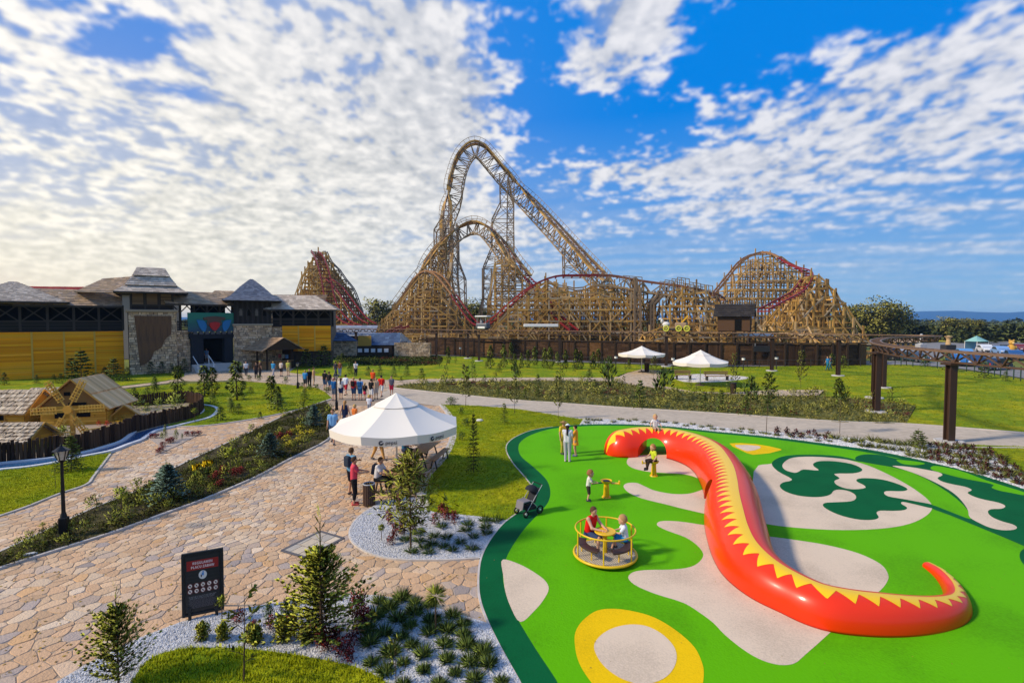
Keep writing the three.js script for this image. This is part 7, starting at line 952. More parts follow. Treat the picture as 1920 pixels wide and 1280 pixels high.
plant('dwarf_pine', 'shrub', mk(tuft, { n: 110, col: [[.02, .045, .012], [.11, .16, .03]] }), zc([[1210, 345], [1255, 425], [1300, 350], [1330, 395], [1365, 425], [1390, 375], [1400, 322], [1455, 255], [1485, 328], [1460, 390], [1525, 412], [1580, 362], [1610, 280], [1625, 240], [1665, 325], [1650, 402], [1740, 215], [1745, 260], [1750, 300], [1815, 215], [1295, 300]]).map(([x, y]) => [x, y, 16]), 'small green tuft in the kidney shaped gravel bed', { seed: 21, w: 1.2, group: 'small tufts in the kidney shaped gravel bed', variants: 3 });
plant('barberry', 'shrub', barb, zc([[1165, 95], [1160, 148], [1095, 205], [1112, 232], [1190, 240], [1145, 280], [1185, 298], [1255, 270], [1110, 370], [1132, 335], [1410, 235], [1480, 200], [1535, 225], [1455, 170]]).map(([x, y], i) => [x, y, i > 9 ? 24 : 19]), 'small dark red barberry in the kidney shaped gravel bed', { seed: 23, w: .9, group: 'barberries in the kidney shaped gravel bed' });
plant('pine_tree', 'tree', (t, s) => { const L = new Leaves(s), R = L.R; L.wood.push(rod(V(0, 0, 0), V(.01, .95, 0), .012, .004, 6)); for (let i = 0; i < 46; i++) { const f = i / 45, y = lerp(.2, .93, f), a = i * 2.4, r = .40 * (f < .3 ? .35 + f * 1.6 : 1 - (f - .3) * 1.05) * (.5 + .6 * R()), o = V(Math.cos(a) * r, y + r * .1, Math.sin(a) * r), S = .075; L.wood.push(rod(V(0, y - .02, 0), o, .005, .002, 4)); for (let k = 0; k < 36; k++) { const q = V(0, y, 0).lerp(o, .3 + .8 * R()), d = V(R() - .5, R() * .7 - .2, R() - .5); L.leaf(V(q.x + d.x * S, q.y + d.y * S, q.z + d.z * S), d, S * 1.2, S * .09, mixc([.06, .075, .012], [.29, .29, .035], R()), V(0, y - .15, 0)); } } L.put(t); }, [[770, 1030, 185, .92]], 'tall bushy yellow green pine in front of the parasol tables', { seed: 25 });
// --- shaded lawn beside the play area ---
plant('larch', 'tree', mk(spruce, { wh: 16, br: 6, pt: 5, q: 3, nl: .07, col: [[.02, .03, .008], [.10, .115, .025]], leader: .1 }), [[888, 888, 122, .34]], 'slender dark sparse conifer on the shaded lawn by the parasol', { seed: 27 });
plant('conifer', 'tree', mk(spruce, { wh: 10, br: 7, pt: 4, q: 3, nl: .1, col: GN.spruce }), [[945, 796, 44, .62]], 'small lone conifer on the lawn behind the shaded slope', { seed: 29 });
plant('clipped_bush', 'shrub', mk(bush, { n: 260, ls: .2, col: GN.dark }), [[847, 760, 15, 1.6], [865, 778, 14], [874, 800, 15], [865, 826, 15, 1.2]], 'small dark clipped bush along the parasol side of the lawn', { seed: 31, w: 1.05 });
plant('young_tree', 'tree', (t, s) => sapling(t, 1, { w: .34, n: 520, crown: .78, br: 26, ls: .06, col: GN.olive, seed: s }), [[873, 764, 82, 1], [965, 776, 74, .9], [1047, 785, 82, .7]], 'young leafy tree beside the concrete path', { seed: 33, variants: 3 });
obj; { const r = at(899, 790), g = new THREE.IcosahedronGeometry(.18, 1); g.scale(1.3, .6, 1); tag(obj('rock', g, mat([.6, .58, .5], .9)), 'small pale rock lying on the shaded lawn', 'rock').position.set(r[0], .06, r[2]); }
// --- long planting bed ---
function cover(key, parentKey, n, size, y, cols, seed, patch = .5, keep = null) {
  const proto = new THREE.Group(); bush(proto, 1, 1.5, { n: 16, ls: .45, col: [[.5, .5, .5], [.72, .72, .72]], seed, lw: .5 }); const g = proto.children[0].geometry, im = shadows(new THREE.InstancedMesh(g, M.leaf, n)), d = new THREE.Object3D(), c = new THREE.Color(); let k = 0;
  randIn(O[key], n, seed, (x, dd, R) => { const f = fbm(x * patch, dd * patch, 3, seed); if (keep && !keep(x, dd, f, R())) return; const q = size * (.5 + R()); d.position.set(x, y, -dd); d.rotation.y = R() * 6.3; d.scale.set(q, q * (.7 + .5 * R()), q); d.updateMatrix(); im.setMatrixAt(k, d.matrix); const a = cols[Math.floor(clamp(f * 1.7 - .35 + (R() - .5) * .35, 0, .999) * cols.length)], v = .8 + .4 * R(); c.setRGB(a[0] * v, a[1] * v, a[2] * v); im.setColorAt(k++, c); });
  im.count = k; im.name = numbered('ground_cover'); im.userData.kind = 'stuff'; scene.add(im); return im;
}
tag(cover('bed1', 0, 11000, .062, .05, [[.05, .065, .012], [.085, .10, .016], [.12, .125, .022], [.07, .085, .014], [.14, .13, .025]], 41, .8, (x, d, f, r) => f > .47 || r > .88), 'low dark green plants carpeting the long planting bed', 'ground cover');
tag(cover('bed2', 0, 11000, .095, .04, [[.26, .28, .06], [.52, .46, .10], [.38, .35, .07], [.58, .51, .14], [.22, .25, .05], [.30, .09, .06]], 43, .35, (x, d, f, r) => r > .3), 'mixed yellowish low shrubs filling the bed behind the concrete path', 'ground cover');
O.bedD = outline([[640, 668], [700, 667], [800, 667], [830, 672], [825, 684], [760, 687], [690, 686], [640, 680]], 0, 0);
tag(cover('bedD', 0, 2600, .24, .03, [[.05, .08, .015], [.11, .14, .025], [.08, .10, .02], [.12, .035, .02]], 45, .25), 'dense dark green shrubs in front of the low stone wall', 'ground cover');
plant('blue_spruce', 'tree', mk(spruce, { wh: 13, br: 9, pt: 6, q: 4, nl: .10, col: GN.blue, leader: .16, droop: .05 }), [[313, 940, 78, 1.05, 'blue green spruce in the middle of the long planting bed'], [506, 858, 52, 1.1, 'smaller blue green spruce near the yellow flowers of the bed'], [588, 800, 46, .8, 'green spruce at the far end of the planting bed']], '', { seed: 47 });
plant('lily', 'flower', (t, s) => { const L = new Leaves(s), R = L.R; for (let i = 0; i < 50; i++) { const a = R() * 6.3; L.leaf(V(0, 0, 0), V(Math.cos(a) * .6, 1, Math.sin(a) * .6), .6, .03, [.10, .16, .02], V(0, -1, 0)); } for (let i = 0; i < 110; i++) { const a = R() * 6.3, r = .3 * Math.sqrt(R()); L.leaf(V(Math.cos(a) * r, .5 + .3 * R(), Math.sin(a) * r), V(R() - .5, .8, R() - .5), .24, .05, [.75, .5, .01], V(0, .2, 0)); } L.put(t, 'blossom'); }, [[368, 897, 28], [389, 892, 30]], 'yellow lily clump in the long planting bed', { seed: 49, w: .9 });
plant('flower_cushion', 'flower', mk(bush, { n: 200, ls: .2, col: [[.12, .15, .02], [.62, .50, .03]] }), [[537, 828, 12], [566, 822, 14], [546, 816, 12], [561, 810, 12], [558, 830, 10], [544, 838, 12], [585, 819, 13]], 'yellow flowering cushion in the far half of the planting bed', { seed: 51, w: 1.5, group: 'yellow cushions in the planting bed' });
plant('barberry', 'shrub', barb, [[405, 903, 18], [418, 893, 18], [440, 895, 18], [452, 890, 14], [524, 824, 14], [541, 822, 14], [412, 914, 14]], 'dark red shrub in the long planting bed', { seed: 53, w: 1.2, group: 'dark red shrubs in the planting bed' });
{ const R = rng(12), list = []; for (let t = 0; t < 3000 && list.length < 64; t++) { const x = R() * 640 - 10, y = 770 + R() * 300, [gx, gd] = G(x, y); if (!inside(O.bed1, gx, gd) || list.some(([a, b]) => Math.hypot(a - x, b - y) < 15)) continue; list.push([x, y, (13 + R() * 12) * (y > 900 ? 1.3 : 1)]); }
  plant('small_shrub', 'shrub', mk(bush, { n: 150, ls: .22, col: [[.05, .07, .012], [.20, .21, .03]] }), list, 'small green shrub in the long planting bed', { seed: 55, w: .9, wj: .5, group: 'small green shrubs in the planting bed', variants: 4 }); }
plant('garden_light', 'lamp', (t) => { obj('body', rbox(1, .4, .4, 0, .3, 0, .1), mat([.5, .5, .48], .6), t); obj('foot', box(.2, .2, .2, 0, .1, 0), M.dark, t); }, [[57, 1043, 10, 2]], 'low pale ground light lying in the end of the planting bed', { seed: 1, wj: 0 });
// little island in the left path
O.isle = outline([[273, 820], [300, 807], [345, 806], [378, 812], [340, 832], [310, 846], [290, 854], [297, 836]], 0, 0);
tag(struct('planting_bed_soil', slabGeo(O.isle, -.05, .03), mat([.42, .34, .27], 1, { bumpMap: bumpFine, bumpScale: .03 })), 'small sandy planting island in the left path', 'planting bed');
plant('barberry', 'shrub', barb, [[283, 822, 9], [292, 822, 9], [304, 838, 9], [303, 846, 9], [297, 850, 9], [316, 832, 11], [322, 830, 10], [350, 818, 9], [361, 818, 9], [372, 816, 8]], 'tiny red brown shrub on the sandy planting island', { seed: 57, w: 1.4, group: 'red brown shrubs on the sandy island' });
plant('dwarf_conifer', 'shrub', mk(bush, { n: 300, ls: .16, shape: .35, col: GN.spruce }), [[310, 828, 30, .4], [303, 825, 14], [330, 825, 20], [341, 824, 11]], 'small upright conifer on the sandy planting island', { seed: 59, w: .6 });
// --- lawns round the mini village and the fort ---
plant('spruce_tree', 'tree', mk(spruce, { wh: 12, br: 8, pt: 5, q: 4, nl: .1, col: [[.03, .045, .01], [.13, .17, .03]], leader: .14 }), [[133, 885, 76, .72, 'spruce on the bright lawn just right of the lamp post']], '', { seed: 61 });
plant('sapling', 'tree', (t, s) => sapling(t, 1, { w: .2, n: 60, crown: .7, ls: .06, col: GN.dark, seed: s }), [[104, 918, 74, 1]], 'very thin sapling beside the lamp post on the bright lawn', { seed: 63 });
const colu = (t, s) => { const L = new Leaves(s), R = L.R; L.wood.push(rod(V(0, 0, 0), V(.03, .95, 0), .02, .006, 5)); for (let i = 0; i < 620; i++) { const y = Math.pow(R(), .8), a = R() * 6.3, r = .24 * Math.pow(1 - y, .6) * (.5 + .5 * R()) * (.75 + .4 * Math.sin(y * 14 + s)), o = V(Math.cos(a) * r + .03 * y, y * .97 + .02, Math.sin(a) * r); L.leaf(o, V(Math.cos(a) * .8, -.9 + R() * 1.1, Math.sin(a) * .8), .11 * (.6 + .7 * R()), .017, mixc([.03, .045, .01], [.17, .20, .03], R()), V(0, y - .2, 0)); } L.put(t); };
plant('weeping_conifer', 'tree', colu, [[333, 740, 55], [383, 744, 60], [397, 740, 52], [444, 750, 74], [508, 758, 54], [520, 762, 38]], 'slim weeping conifer on the sunny lawn', { seed: 65, w: 1, variants: 3 });
const smallSp = mk(spruce, { wh: 8, br: 7, pt: 3, q: 3, nl: .15, col: [[.025, .04, .01], [.13, .17, .03]], leader: .14 });
plant('small_conifer', 'shrub', smallSp, [[398, 757, 22], [413, 789, 28], [432, 765, 20], [434, 774, 20], [447, 777, 22], [487, 786, 15], [521, 770, 36], [571, 751, 24], [250, 747, 22], [289, 737, 24], [455, 728, 16], [470, 738, 14], [357, 745, 22], [276, 744, 20]], 'small dark conifer on the sunny lawn', { seed: 67, w: 1.05 });
plant('garden_conifer', 'tree', mk(spruce, { wh: 9, br: 8, pt: 3, q: 3, nl: .14, col: [[.012, .02, .006], [.07, .10, .022]] }), [[68, 720, 18], [100, 719, 18], [113, 719, 20], [134, 712, 44], [152, 715, 62, .8], [196, 714, 28], [213, 715, 46, .8], [238, 714, 28], [283, 704, 28], [303, 702, 26], [322, 704, 24], [345, 700, 30], [290, 730, 26], [8, 722, 26]], 'dark conifer at the foot of the fort walls', { seed: 69, w: .75 });
const ballB = mk(bush, { n: 200, ls: .22, col: GN.dark });
plant('round_bush', 'shrub', ballB, [[467, 714, 10], [485, 714, 10], [536, 720, 13], [560, 727, 9], [580, 732, 11], [594, 731, 10], [614, 739, 13], [567, 726, 8]], 'small round bush along the plaza side of the sunny lawn', { seed: 71, w: 1, group: 'round bushes along the plaza edge' });
plant('village_shrub', 'shrub', mk(bush, { n: 240, ls: .2, col: [[.05, .08, .015], [.22, .25, .04]] }), [[248, 770, 30, 1.4], [298, 765, 18], [330, 770, 32], [275, 772, 16], [221, 790, 24], [118, 826, 26], [30, 850, 16], [75, 850, 18], [6, 838, 18], [160, 815, 12], [340, 778, 14], [196, 815, 14], [55, 856, 14], [95, 846, 16]], 'garden shrub inside the log palisade', { seed: 73, w: 1, wj: .5, variants: 3 });
plant('flower_cushion', 'flower', mk(bush, { n: 120, ls: .22, col: [[.3, .02, .02], [.55, .04, .03]] }), [[185, 800, 10], [201, 803, 13], [234, 794, 7], [15, 846, 9], [24, 850, 8]], 'red flowers inside the log palisade', { seed: 75, w: 1, group: 'red flowers in the mini village' });
plant('flower_cushion', 'flower', mk(bush, { n: 120, ls: .22, col: [[.4, .25, .02], [.7, .42, .02]] }), [[212, 800, 9], [222, 797, 9], [229, 795, 9], [90, 842, 9], [45, 853, 8]], 'yellow flowers inside the log palisade', { seed: 77, w: 1.4, group: 'yellow flowers in the mini village' });
// --- long bright lawn and shrub bed ---
plant('slim_conifer', 'tree', colu, [[840, 682, 32], [919, 692, 46], [945, 689, 44], [958, 682, 40], [965, 698, 36], [978, 690, 28], [990, 690, 34], [1003, 685, 36], [1022, 690, 38], [1031, 692, 42], [1045, 685, 26], [1060, 691, 36], [1080, 693, 40], [1089, 693, 36], [1112, 692, 34], [1122, 690, 36], [1180, 692, 20]], 'slim conifer in the row before the dark timber wall', { seed: 79, w: .75, variants: 3 });
plant('lawn_conifer', 'tree', smallSp, [[642, 680, 20], [656, 702, 26], [690, 705, 20], [712, 704, 20], [738, 707, 22], [762, 705, 22], [790, 716, 28], [575, 690, 40], [607, 688, 44], [635, 690, 26], [935, 698, 18], [912, 690, 14], [752, 717, 12], [848, 717, 12]], 'small conifer scattered on the long bright lawn', { seed: 81, w: .85 });
plant('bed_conifer', 'tree', smallSp, [[830, 722, 22], [908, 722, 22], [1008, 728, 30], [1105, 722, 34], [1115, 738, 30], [1200, 765, 58, .5], [1352, 772, 46, .55], [1320, 770, 34], [1398, 778, 40], [985, 750, 24], [1063, 756, 22], [1008, 745, 22], [1440, 775, 44, .5], [1470, 780, 24], [934, 742, 18]], 'small conifer standing in the shrub bed behind the path', { seed: 83, w: .7, variants: 3 });
plant('bed_pine', 'tree', mk(whorlPine, {}), [[1140, 748, 74, .55], [1245, 752, 58, .95], [1408, 768, 58, .75], [965, 720, 40, .6], [1577, 765, 40, .7]], 'dark young pine with open branches in the shrub bed', { seed: 85, w: .7 });
plant('light_tree', 'tree', (t, s) => sapling(t, 1, { w: .42, n: 620, crown: .85, br: 26, ls: .06, col: GN.olive, seed: s }), [[1226, 712, 46, .9], [1378, 732, 72, .62], [1502, 728, 72, .85], [1270, 765, 40, .5], [1500, 780, 50, .4], [1170, 728, 24, 1]], 'light green young tree around the far parasols', { seed: 87, variants: 3 });
plant('standard_tree', 'tree', (t, s) => sapling(t, 1, { w: .26, n: 560, crown: .5, br: 24, ls: .05, col: [[.03, .045, .01], [.13, .16, .03]], seed: s, stem: .01 }), [[1437, 815, 118, 1, 'tall thin stemmed tree by the path behind the beige shapes'], [1575, 814, 106, 1.1, 'thin stemmed tree by the path left of the monorail posts']], '', { seed: 89 });
{ const R = rng(67), a = [], b = []; for (let t = 0; t < 3000 && a.length < 18; t++) { const x = 800 + R() * 880, y = 714 + R() * 78, [gx, gd] = G(x, y); if (inside(O.bed2, gx, gd) && !a.some(([p]) => Math.abs(p - x) < 30)) (a.push([x, y, 24 + R() * 26, .5 + R() * .3])); } for (let t = 0; t < 3000 && b.length < 15; t++) { const x = 640 + R() * 560, y = 684 + R() * 22, [gx, gd] = G(x, y); if (inside(O.lawnD, gx, gd) && !b.some(([p]) => Math.abs(p - x) < 24)) b.push([x, y, 16 + R() * 16, .6]); }
  plant('bed_sapling', 'tree', (t, s) => sapling(t, 1, { w: .6, n: 340, crown: .85, br: 18, ls: .075, col: GN.olive, seed: s }), a, 'loose young shrub tree in the bed behind the concrete path', { seed: 68, variants: 3 });
  plant('lawn_sapling', 'tree', (t, s) => sapling(t, 1, { w: .6, n: 300, crown: .9, br: 18, ls: .08, col: GN.dark, seed: s }), b, 'little loose sapling on the long bright lawn', { seed: 69, variants: 2 }); }
{ const R = rng(66), list = []; for (let t = 0; t < 4000 && list.length < 120; t++) { const x = 760 + R() * 950, y = 712 + R() * 82, [gx, gd] = G(x, y); if (!inside(O.bed2, gx, gd) || list.some(([a, b]) => Math.abs(a - x) < 13 && Math.abs(b - y) < 6)) continue; list.push([x, y, 9 + R() * 9]); }
  plant('bed_shrub', 'shrub', mk(bush, { n: 120, ls: .22, col: [[.09, .10, .02], [.33, .31, .06]] }), list, 'small yellowish shrub in the bed behind the concrete path', { seed: 67, w: 1.5, wj: .5, group: 'yellowish shrubs in the bed behind the path', variants: 4 }); }
// --- gravel strip behind the play area ---
{ const R = rng(31), a = [], b = []; const free = (L, x, y, m) => !L.some(([p, q]) => Math.abs(p - x) < m && Math.abs(q - y) < m * .45); for (let t = 0; t < 9000; t++) { const x = 1100 + R() * 830, y = 785 + R() * 150, [gx, gd] = G(x, y); if (!inside(O.bed3, gx, gd) || inside(O.play, gx, gd - .25)) continue; const redZone = (x > 1450 && x < 1555 && R() < .85) || (x > 1745 && R() < .7); if (redZone) { if (b.length < 120 && free(b, x, y, 11)) b.push([x, y, 11]); } else if (a.length < 200 && free(a, x, y, x > 1560 ? 17 : 11)) a.push([x, y, x > 1560 ? 16 : 8]); }
  plant('creeping_shrub', 'shrub', mk(tuft, { n: 80, col: [[.05, .065, .015], [.24, .24, .05]] }), a, 'low green plant in the gravel strip behind the play area', { seed: 91, w: 1.15, group: 'low green plants in the gravel strip', variants: 4 });
  plant('dark_heuchera', 'plant', mk(bush, { n: 70, ls: .3, col: [[.02, .008, .008], [.10, .035, .03]], lw: .6 }), b, 'low dark maroon plant in the gravel strip behind the play area', { seed: 93, w: .95, group: 'maroon plants in the gravel strip', variants: 3 }); }
plant('small_conifer', 'shrub', smallSp, [[1722, 842, 38]], 'dark bushy conifer in the gravel strip near the front monorail post', { seed: 95, w: 1.2 });
// --- right side and far trees ---
plant('fence_tree', 'tree', smallSp, [[1735, 687, 26], [1777, 697, 40], [1846, 710, 36], [1886, 716, 22], [1560, 690, 30], [1582, 690, 26]], 'small tree along the far edge of the wide lawn', { seed: 97, w: .8 });
const far = (px, d, top, ww, lab) => { const H = P(px, top, d).y; return [px, 600 + EYE / d * 960, H / mpp(d), ww, lab]; };
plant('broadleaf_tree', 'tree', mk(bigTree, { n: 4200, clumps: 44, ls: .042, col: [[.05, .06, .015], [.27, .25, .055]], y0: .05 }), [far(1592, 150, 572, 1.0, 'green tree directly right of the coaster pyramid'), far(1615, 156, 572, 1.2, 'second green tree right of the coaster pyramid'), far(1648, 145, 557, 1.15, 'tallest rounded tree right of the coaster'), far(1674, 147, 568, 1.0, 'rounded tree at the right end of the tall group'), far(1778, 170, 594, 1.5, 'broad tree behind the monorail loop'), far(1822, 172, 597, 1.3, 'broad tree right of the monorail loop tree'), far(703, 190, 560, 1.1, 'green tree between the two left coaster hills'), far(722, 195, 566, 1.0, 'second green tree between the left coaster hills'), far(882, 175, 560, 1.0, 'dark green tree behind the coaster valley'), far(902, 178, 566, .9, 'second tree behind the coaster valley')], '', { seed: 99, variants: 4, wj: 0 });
{ // far woods as one mass
  const g0 = new THREE.Group(); bigTree(g0, 1, 1.3, { n: 240, clumps: 10, ls: .16, col: [[.68, .68, .68], [1.2, 1.2, 1.2]], seed: 5, y0: 0 }); const geo = join(g0.children.filter((c) => c.name === 'crown').map((c) => c.geometry)), im = shadows(new THREE.InstancedMesh(geo, M.leaf, 1500)), d = new THREE.Object3D(), c = new THREE.Color(), R = rng(3); let k = 0;
  for (let i = 0; i < 1500; i++) { const a = (R() * 2 - 1) * 1.0, dd = i < 420 ? 185 + R() * 60 : 380 + R() * 900; if (i < 420 && a < .55) continue; const h = i < 420 ? 3.2 + 2.2 * R() : 4 + 3.2 * R(); d.position.set(Math.sin(a) * dd, -.3, -Math.cos(a) * dd); d.rotation.y = R() * 6; d.scale.set(h * 1.3, h, h * 1.3); d.updateMatrix(); im.setMatrixAt(k, d.matrix); const v = .6 + .7 * R(); c.setRGB(.085 * v, .105 * v, .03 * v); im.setColorAt(k++, c); } im.count = k; im.name = 'far_woods'; im.userData.kind = 'stuff'; tag(im, 'dark green hedges and woods along the horizon', 'woods'); scene.add(im);
}
// ---------- car park and fence on the far right ----------
function car(label, px, d, turn, c, kind = 0) {
  const [x] = [(px - 960) / 960 * d], t = thing('parked_car', label, 'car', [x, .01, -d], turn), paintM = mat(c, .25, { metalness: .2 }), L = kind ? 4.6 : 4.1, hgt = kind ? 1.75 : 1.45;
  const prof = [[-L / 2, .35], [-L / 2, .75], [-L / 2 + .1, .9], [-L / 2 + (kind ? .15 : .55), kind ? 1.0 : .95], [-L / 2 + (kind ? .5 : 1.0), hgt], [L / 2 - 1.9, hgt], [L / 2 - 1.15, .98], [L / 2 - .15, .8], [L / 2, .6], [L / 2, .35]].map(([a, b]) => new THREE.Vector2(a, b)), g = new THREE.ExtrudeGeometry(new THREE.Shape(prof), { depth: 1.6, bevelEnabled: true, bevelSize: .06, bevelThickness: .08, bevelSegments: 2 }); g.translate(0, 0, -.8); obj('body', g, paintM, t);
  const wp = [[-L / 2 + .75, .98], [-L / 2 + 1.1, hgt - .1], [L / 2 - 1.95, hgt - .1], [L / 2 - 1.35, .98]].map(([a, b]) => new THREE.Vector2(a, b)), wg = new THREE.ExtrudeGeometry(new THREE.Shape(wp), { depth: 1.80, bevelEnabled: false }); wg.translate(0, 0, -.90); obj('side_window', wg, M.glass, t); obj('windscreen', bar(V(L / 2 - 1.84, hgt - .06, 0), V(L / 2 - 1.16, 1.03, 0), 1.4, .06), M.glass, t);
  for (const a of [-L / 2 + .8, L / 2 - .8]) for (const z of [-.82, .82]) { const w = new THREE.CylinderGeometry(.32, .32, .2, 18); w.rotateX(Math.PI / 2); w.translate(a, .32, z); const m = obj('wheel', w, M.rubber, t); const r = new THREE.CylinderGeometry(.18, .18, .22, 12); r.rotateX(Math.PI / 2); r.translate(a, .32, z); obj('rim', r, M.chrome, m); }
  for (const z of [-.6, .6]) { obj('headlight', rbox(.08, .14, .34, L / 2 + .04, .68, z, .03), M.white, t); obj('tail_light', rbox(.06, .2, .2, -L / 2 - .04, .78, z, .02), mat([.4, .02, .02], .4), t); } obj('bumper', rbox(.12, .2, 1.6, L / 2 + .05, .42, 0, .05), M.dark, t);
}
car('dark blue grey car facing the lawn, seen below the monorail loop', 1718, 76, -1.5, [.05, .08, .12]);
car('bright blue car behind the front monorail post', 1800, 70, -2.0, [.03, .16, .42]); car('blue van parked right of the front monorail post', 1835, 69, -2.1, [.03, .07, .16], 1); car('dark blue car by the grass verge at the far right', 1868, 64, .35, [.02, .04, .09]); car('light blue car in the second parking row', 1812, 84, -2.0, [.12, .30, .55]); car('navy blue car at the right frame edge in the second row', 1905, 80, -2.1, [.03, .10, .26]);
car('silver car left of the monorail loop in the car park', 1690, 82, -1.5, [.40, .42, .45]); car('white car in the far parking row', 1850, 98, -2.0, [.7, .7, .7]); car('grey car in the far parking row behind the tent', 1872, 102, -2.0, [.16, .16, .18]); car('black car in the far parking row, right of the grey one', 1893, 98, -2.0, [.03, .03, .035]); car('pale blue car in the far parking row near the yellow figure', 1880, 92, -2.0, [.2, .35, .6]); car('dark red car at the far right of the far parking row', 1916, 100, -2, [.2, .03, .03]); car('black van under the left end of the monorail loop', 1672, 80, -1.5, [.02, .02, .025], 1);
{ const t = thing('green_fence', 'thin dark green wire fence along the right edge of the wide lawn', 'fence', [0, 0, 0]), fp = outline([[1690, 687], [1770, 692], [1830, 699], [1890, 710], [1940, 720], [2030, 740]], 0, 8, false), C = new THREE.CatmullRomCurve3(fp.map((p) => V(p.x, 0, -p.y))), q = C.getSpacedPoints(22), gm = mat([.02, .05, .03], .6), b = new Beams(); q.forEach((p) => obj('post', box(.07, 1.5, .07, p.x, .75, p.z), gm, t)); for (let i = 1; i < q.length; i++) for (let k = 1; k < 6; k++) b.add(V(q[i - 1].x, k * .28, q[i - 1].z), V(q[i].x, k * .28, q[i].z), .012, .012, [.04, .07, .05]); stuff(b.put('wires', M.steel, t)); }
{ const p = P(1832, 640, 108), t = thing('market_tent', 'pale green and blue peaked tent behind the car park', 'tent', [p.x, 0, p.z], .2); t.scale.setScalar(.75); for (const x of [-2, 2]) for (const z of [-1.6, 1.6]) obj('pole', cyl(.06, .06, 2.4, x, 1.2, z), M.white, t); const g = new THREE.ConeGeometry(3, 1.6, 4); g.rotateY(Math.PI / 4); g.scale(1, 1, .8); g.translate(0, 3.1, 0); obj('roof', g, mat([.25, .48, .42], .8), t); obj('back_wall', box(4, 2.2, .06, 0, 1.2, -1.6), mat([.2, .4, .5], .8), t); }
{ const p = P(1897, 660, 95), t = thing('bear_figure', 'large golden yellow rounded animal figure beyond the parked cars', 'statue', [p.x, 0, p.z], -.2), m = mat([.55, .30, .04], .7); t.scale.setScalar(.62); const d = (x, y, z) => Math.min(Math.hypot(x / 1, (y - 1.5) / 1.3, z) - .95, Math.hypot(x, y - 3.3, z) - .72, Math.hypot(Math.abs(x) - .55, y - 3.95, z) - .26, Math.hypot(Math.abs(x) - .95, (y - 1.9) / 1.6, z - .25) - .32, Math.hypot(Math.abs(x) - .45, y - .45, z - .2) - .48); obj('body', surfNet(d, [-1.7, -.1, -1.4], [1.7, 4.6, 1.4], .13), m, t); obj('muzzle', ball(.3, 0, 3.15, .66), mat([.7, .5, .2], .7), t); }
{ const p = P(1691, 640, 118), t = thing('ochre_barn', 'long low ochre building with brown roof behind the car park', 'building', [p.x, 0, p.z], 0); t.scale.setScalar(.45); obj('wall', box(11, 2.6, 6, 0, 1.3, 0), mat([.42, .24, .06], .9), t); for (const s of [1, -1]) roofQuad(t, V(-s * 6, 2.5, s * 3.6), V(s * 6, 2.5, s * 3.6), V(s * 6, 4, 0), V(-s * 6, 4, 0), SH, 'roof_plates', 500 + s, 1, .8); for (let i = 0; i < 4; i++) obj('window', box(1.2, 1, .08, -4 + i * 2.6, 1.5, 3.02), M.glass, t); }
{ const p = P(1728, 640, 105), t = thing('grey_statue', 'small pale grey statue on a plinth behind the car park', 'statue', [p.x, 0, p.z]); obj('plinth', rbox(1.4, 1.3, 1.4, 0, .65, 0, .05), M.grey, t); obj('figure', [cyl(.25, .45, 1.6, 0, 2.1, 0), ball(.3, 0, 3.1, 0), rod(V(-.5, 2.2, 0), V(.5, 2.6, 0), .12)], mat([.45, .45, .44], .8), t); }
// far-off lamps and bins on the lawns
for (const [x, y, lab] of [[1155, 690, 'low white headed lamp left of the left far parasol'], [1262, 694, 'low white headed lamp between the two far parasols'], [1394, 694, 'low white headed lamp right of the far parasols'], [1456, 692, 'low white headed lamp beside the thin monorail post'], [863, 668, 'low white headed lamp near the monorail posts on the left']]) { const t = thing('bollard_lamp', lab, 'lamp', at(x, y, .02)); obj('pole', cyl(.05, .06, 1.3, 0, .65, 0, 10), M.dark, t); obj('head', [cyl(.2, .2, .26, 0, 1.4, 0, 14)], M.white, t); obj('cap', cyl(.08, .24, .1, 0, 1.58, 0, 14), M.dark, t); }
{ const t = thing('litter_bin', 'dark bin beside the left far parasol', 'bin', at(1213, 697, .02)); obj('body', cyl(.3, .26, .95, 0, .48, 0, 18), M.darkWood, t); obj('ring', cyl(.33, .33, .08, 0, .98, 0, 18), M.dark, t); }
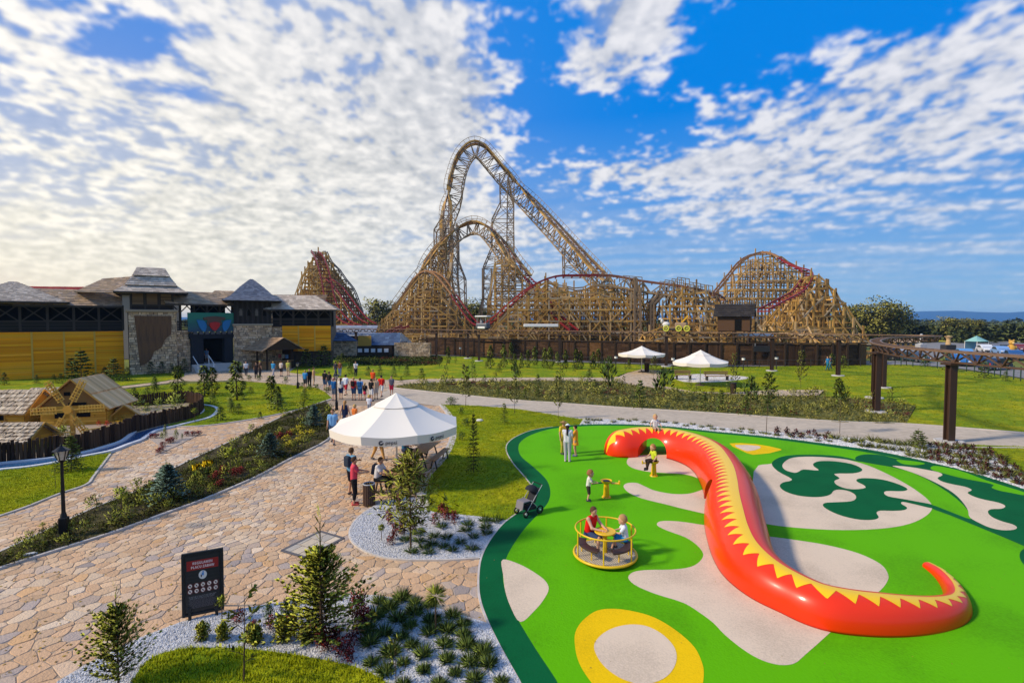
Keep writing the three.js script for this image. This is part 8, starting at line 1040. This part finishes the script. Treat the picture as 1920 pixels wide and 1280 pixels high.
{ const t = thing('litter_bin', 'small dark bin on the path right of the oval paving', 'bin', at(1375, 737, .02)); obj('body', cyl(.25, .22, .85, 0, .43, 0, 18), M.darkWood, t); obj('ring', cyl(.28, .28, .07, 0, .88, 0, 18), M.dark, t); }
for (const [x, y, turn, lab] of [[1282, 711, .05, 'wooden bench on the oval paving left of the parasol pole'], [1345, 713, .1, 'long wooden bench on the oval paving right of the parasol pole']]) { const t = thing('park_bench', lab, 'bench', at(x, y, .05), turn), L = x < 1300 ? 1.7 : 2.6; for (let i = 0; i < 3; i++) obj('slat', rbox(L, .05, .14, 0, .45, -.2 + i * .17, .015), M.wood, t); for (let i = 0; i < 2; i++) obj('back_slat', rbox(L, .14, .04, 0, .65 + i * .19, -.3, .015), M.wood, t); for (const s of [-1, 1]) obj('leg', [box(.06, .45, .5, s * L * .42, .22, -.03), box(.06, .5, .06, s * L * .42, .65, -.32)], M.dark, t); }
for (const [i, x] of [818, 830, 842].entries()) { const t = thing('bicycle', `black bicycle parked before the coaster wall, ${['left', 'middle', 'right'][i]} of three`, 'bicycle', at(x, 664, .02), .2); for (const a of [-.52, .52]) { const w = new THREE.TorusGeometry(.32, .03, 6, 20); w.translate(a, .34, 0); obj('wheel', w, M.rubber, t); } obj('frame', [rod(V(-.52, .34, 0), V(-.15, .8, 0), .025), rod(V(-.15, .8, 0), V(.4, .8, 0), .025), rod(V(.4, .85, 0), V(.52, .34, 0), .025), rod(V(-.05, .35, 0), V(.4, .78, 0), .025), rod(V(-.52, .34, 0), V(-.05, .35, 0), .02)], M.dark, t); obj('saddle', rbox(.26, .06, .14, -.17, .88, 0, .03), M.dark, t); obj('handlebar', rod(V(.38, .95, -.25), V(.38, .95, .25), .02), M.grey, t); }
{ const p = P(1779, 640, 96), t = thing('tan_figure', 'tan standing figure on a dark base beyond the car park, above the loop rail', 'statue', [p.x, 0, p.z]); obj('base', rbox(2.0, 1.6, 1.4, 0, .8, 0, .15), M.dark, t); obj('figure', [cyl(.3, .45, 1.1, 0, 2.1, 0), ball(.42, 0, 2.9, 0), ball(.5, 0, 3.1, 0, 1.4, .2, 1.4)], mat([.5, .33, .16], .8), t); }
renderer.render(scene, camera);
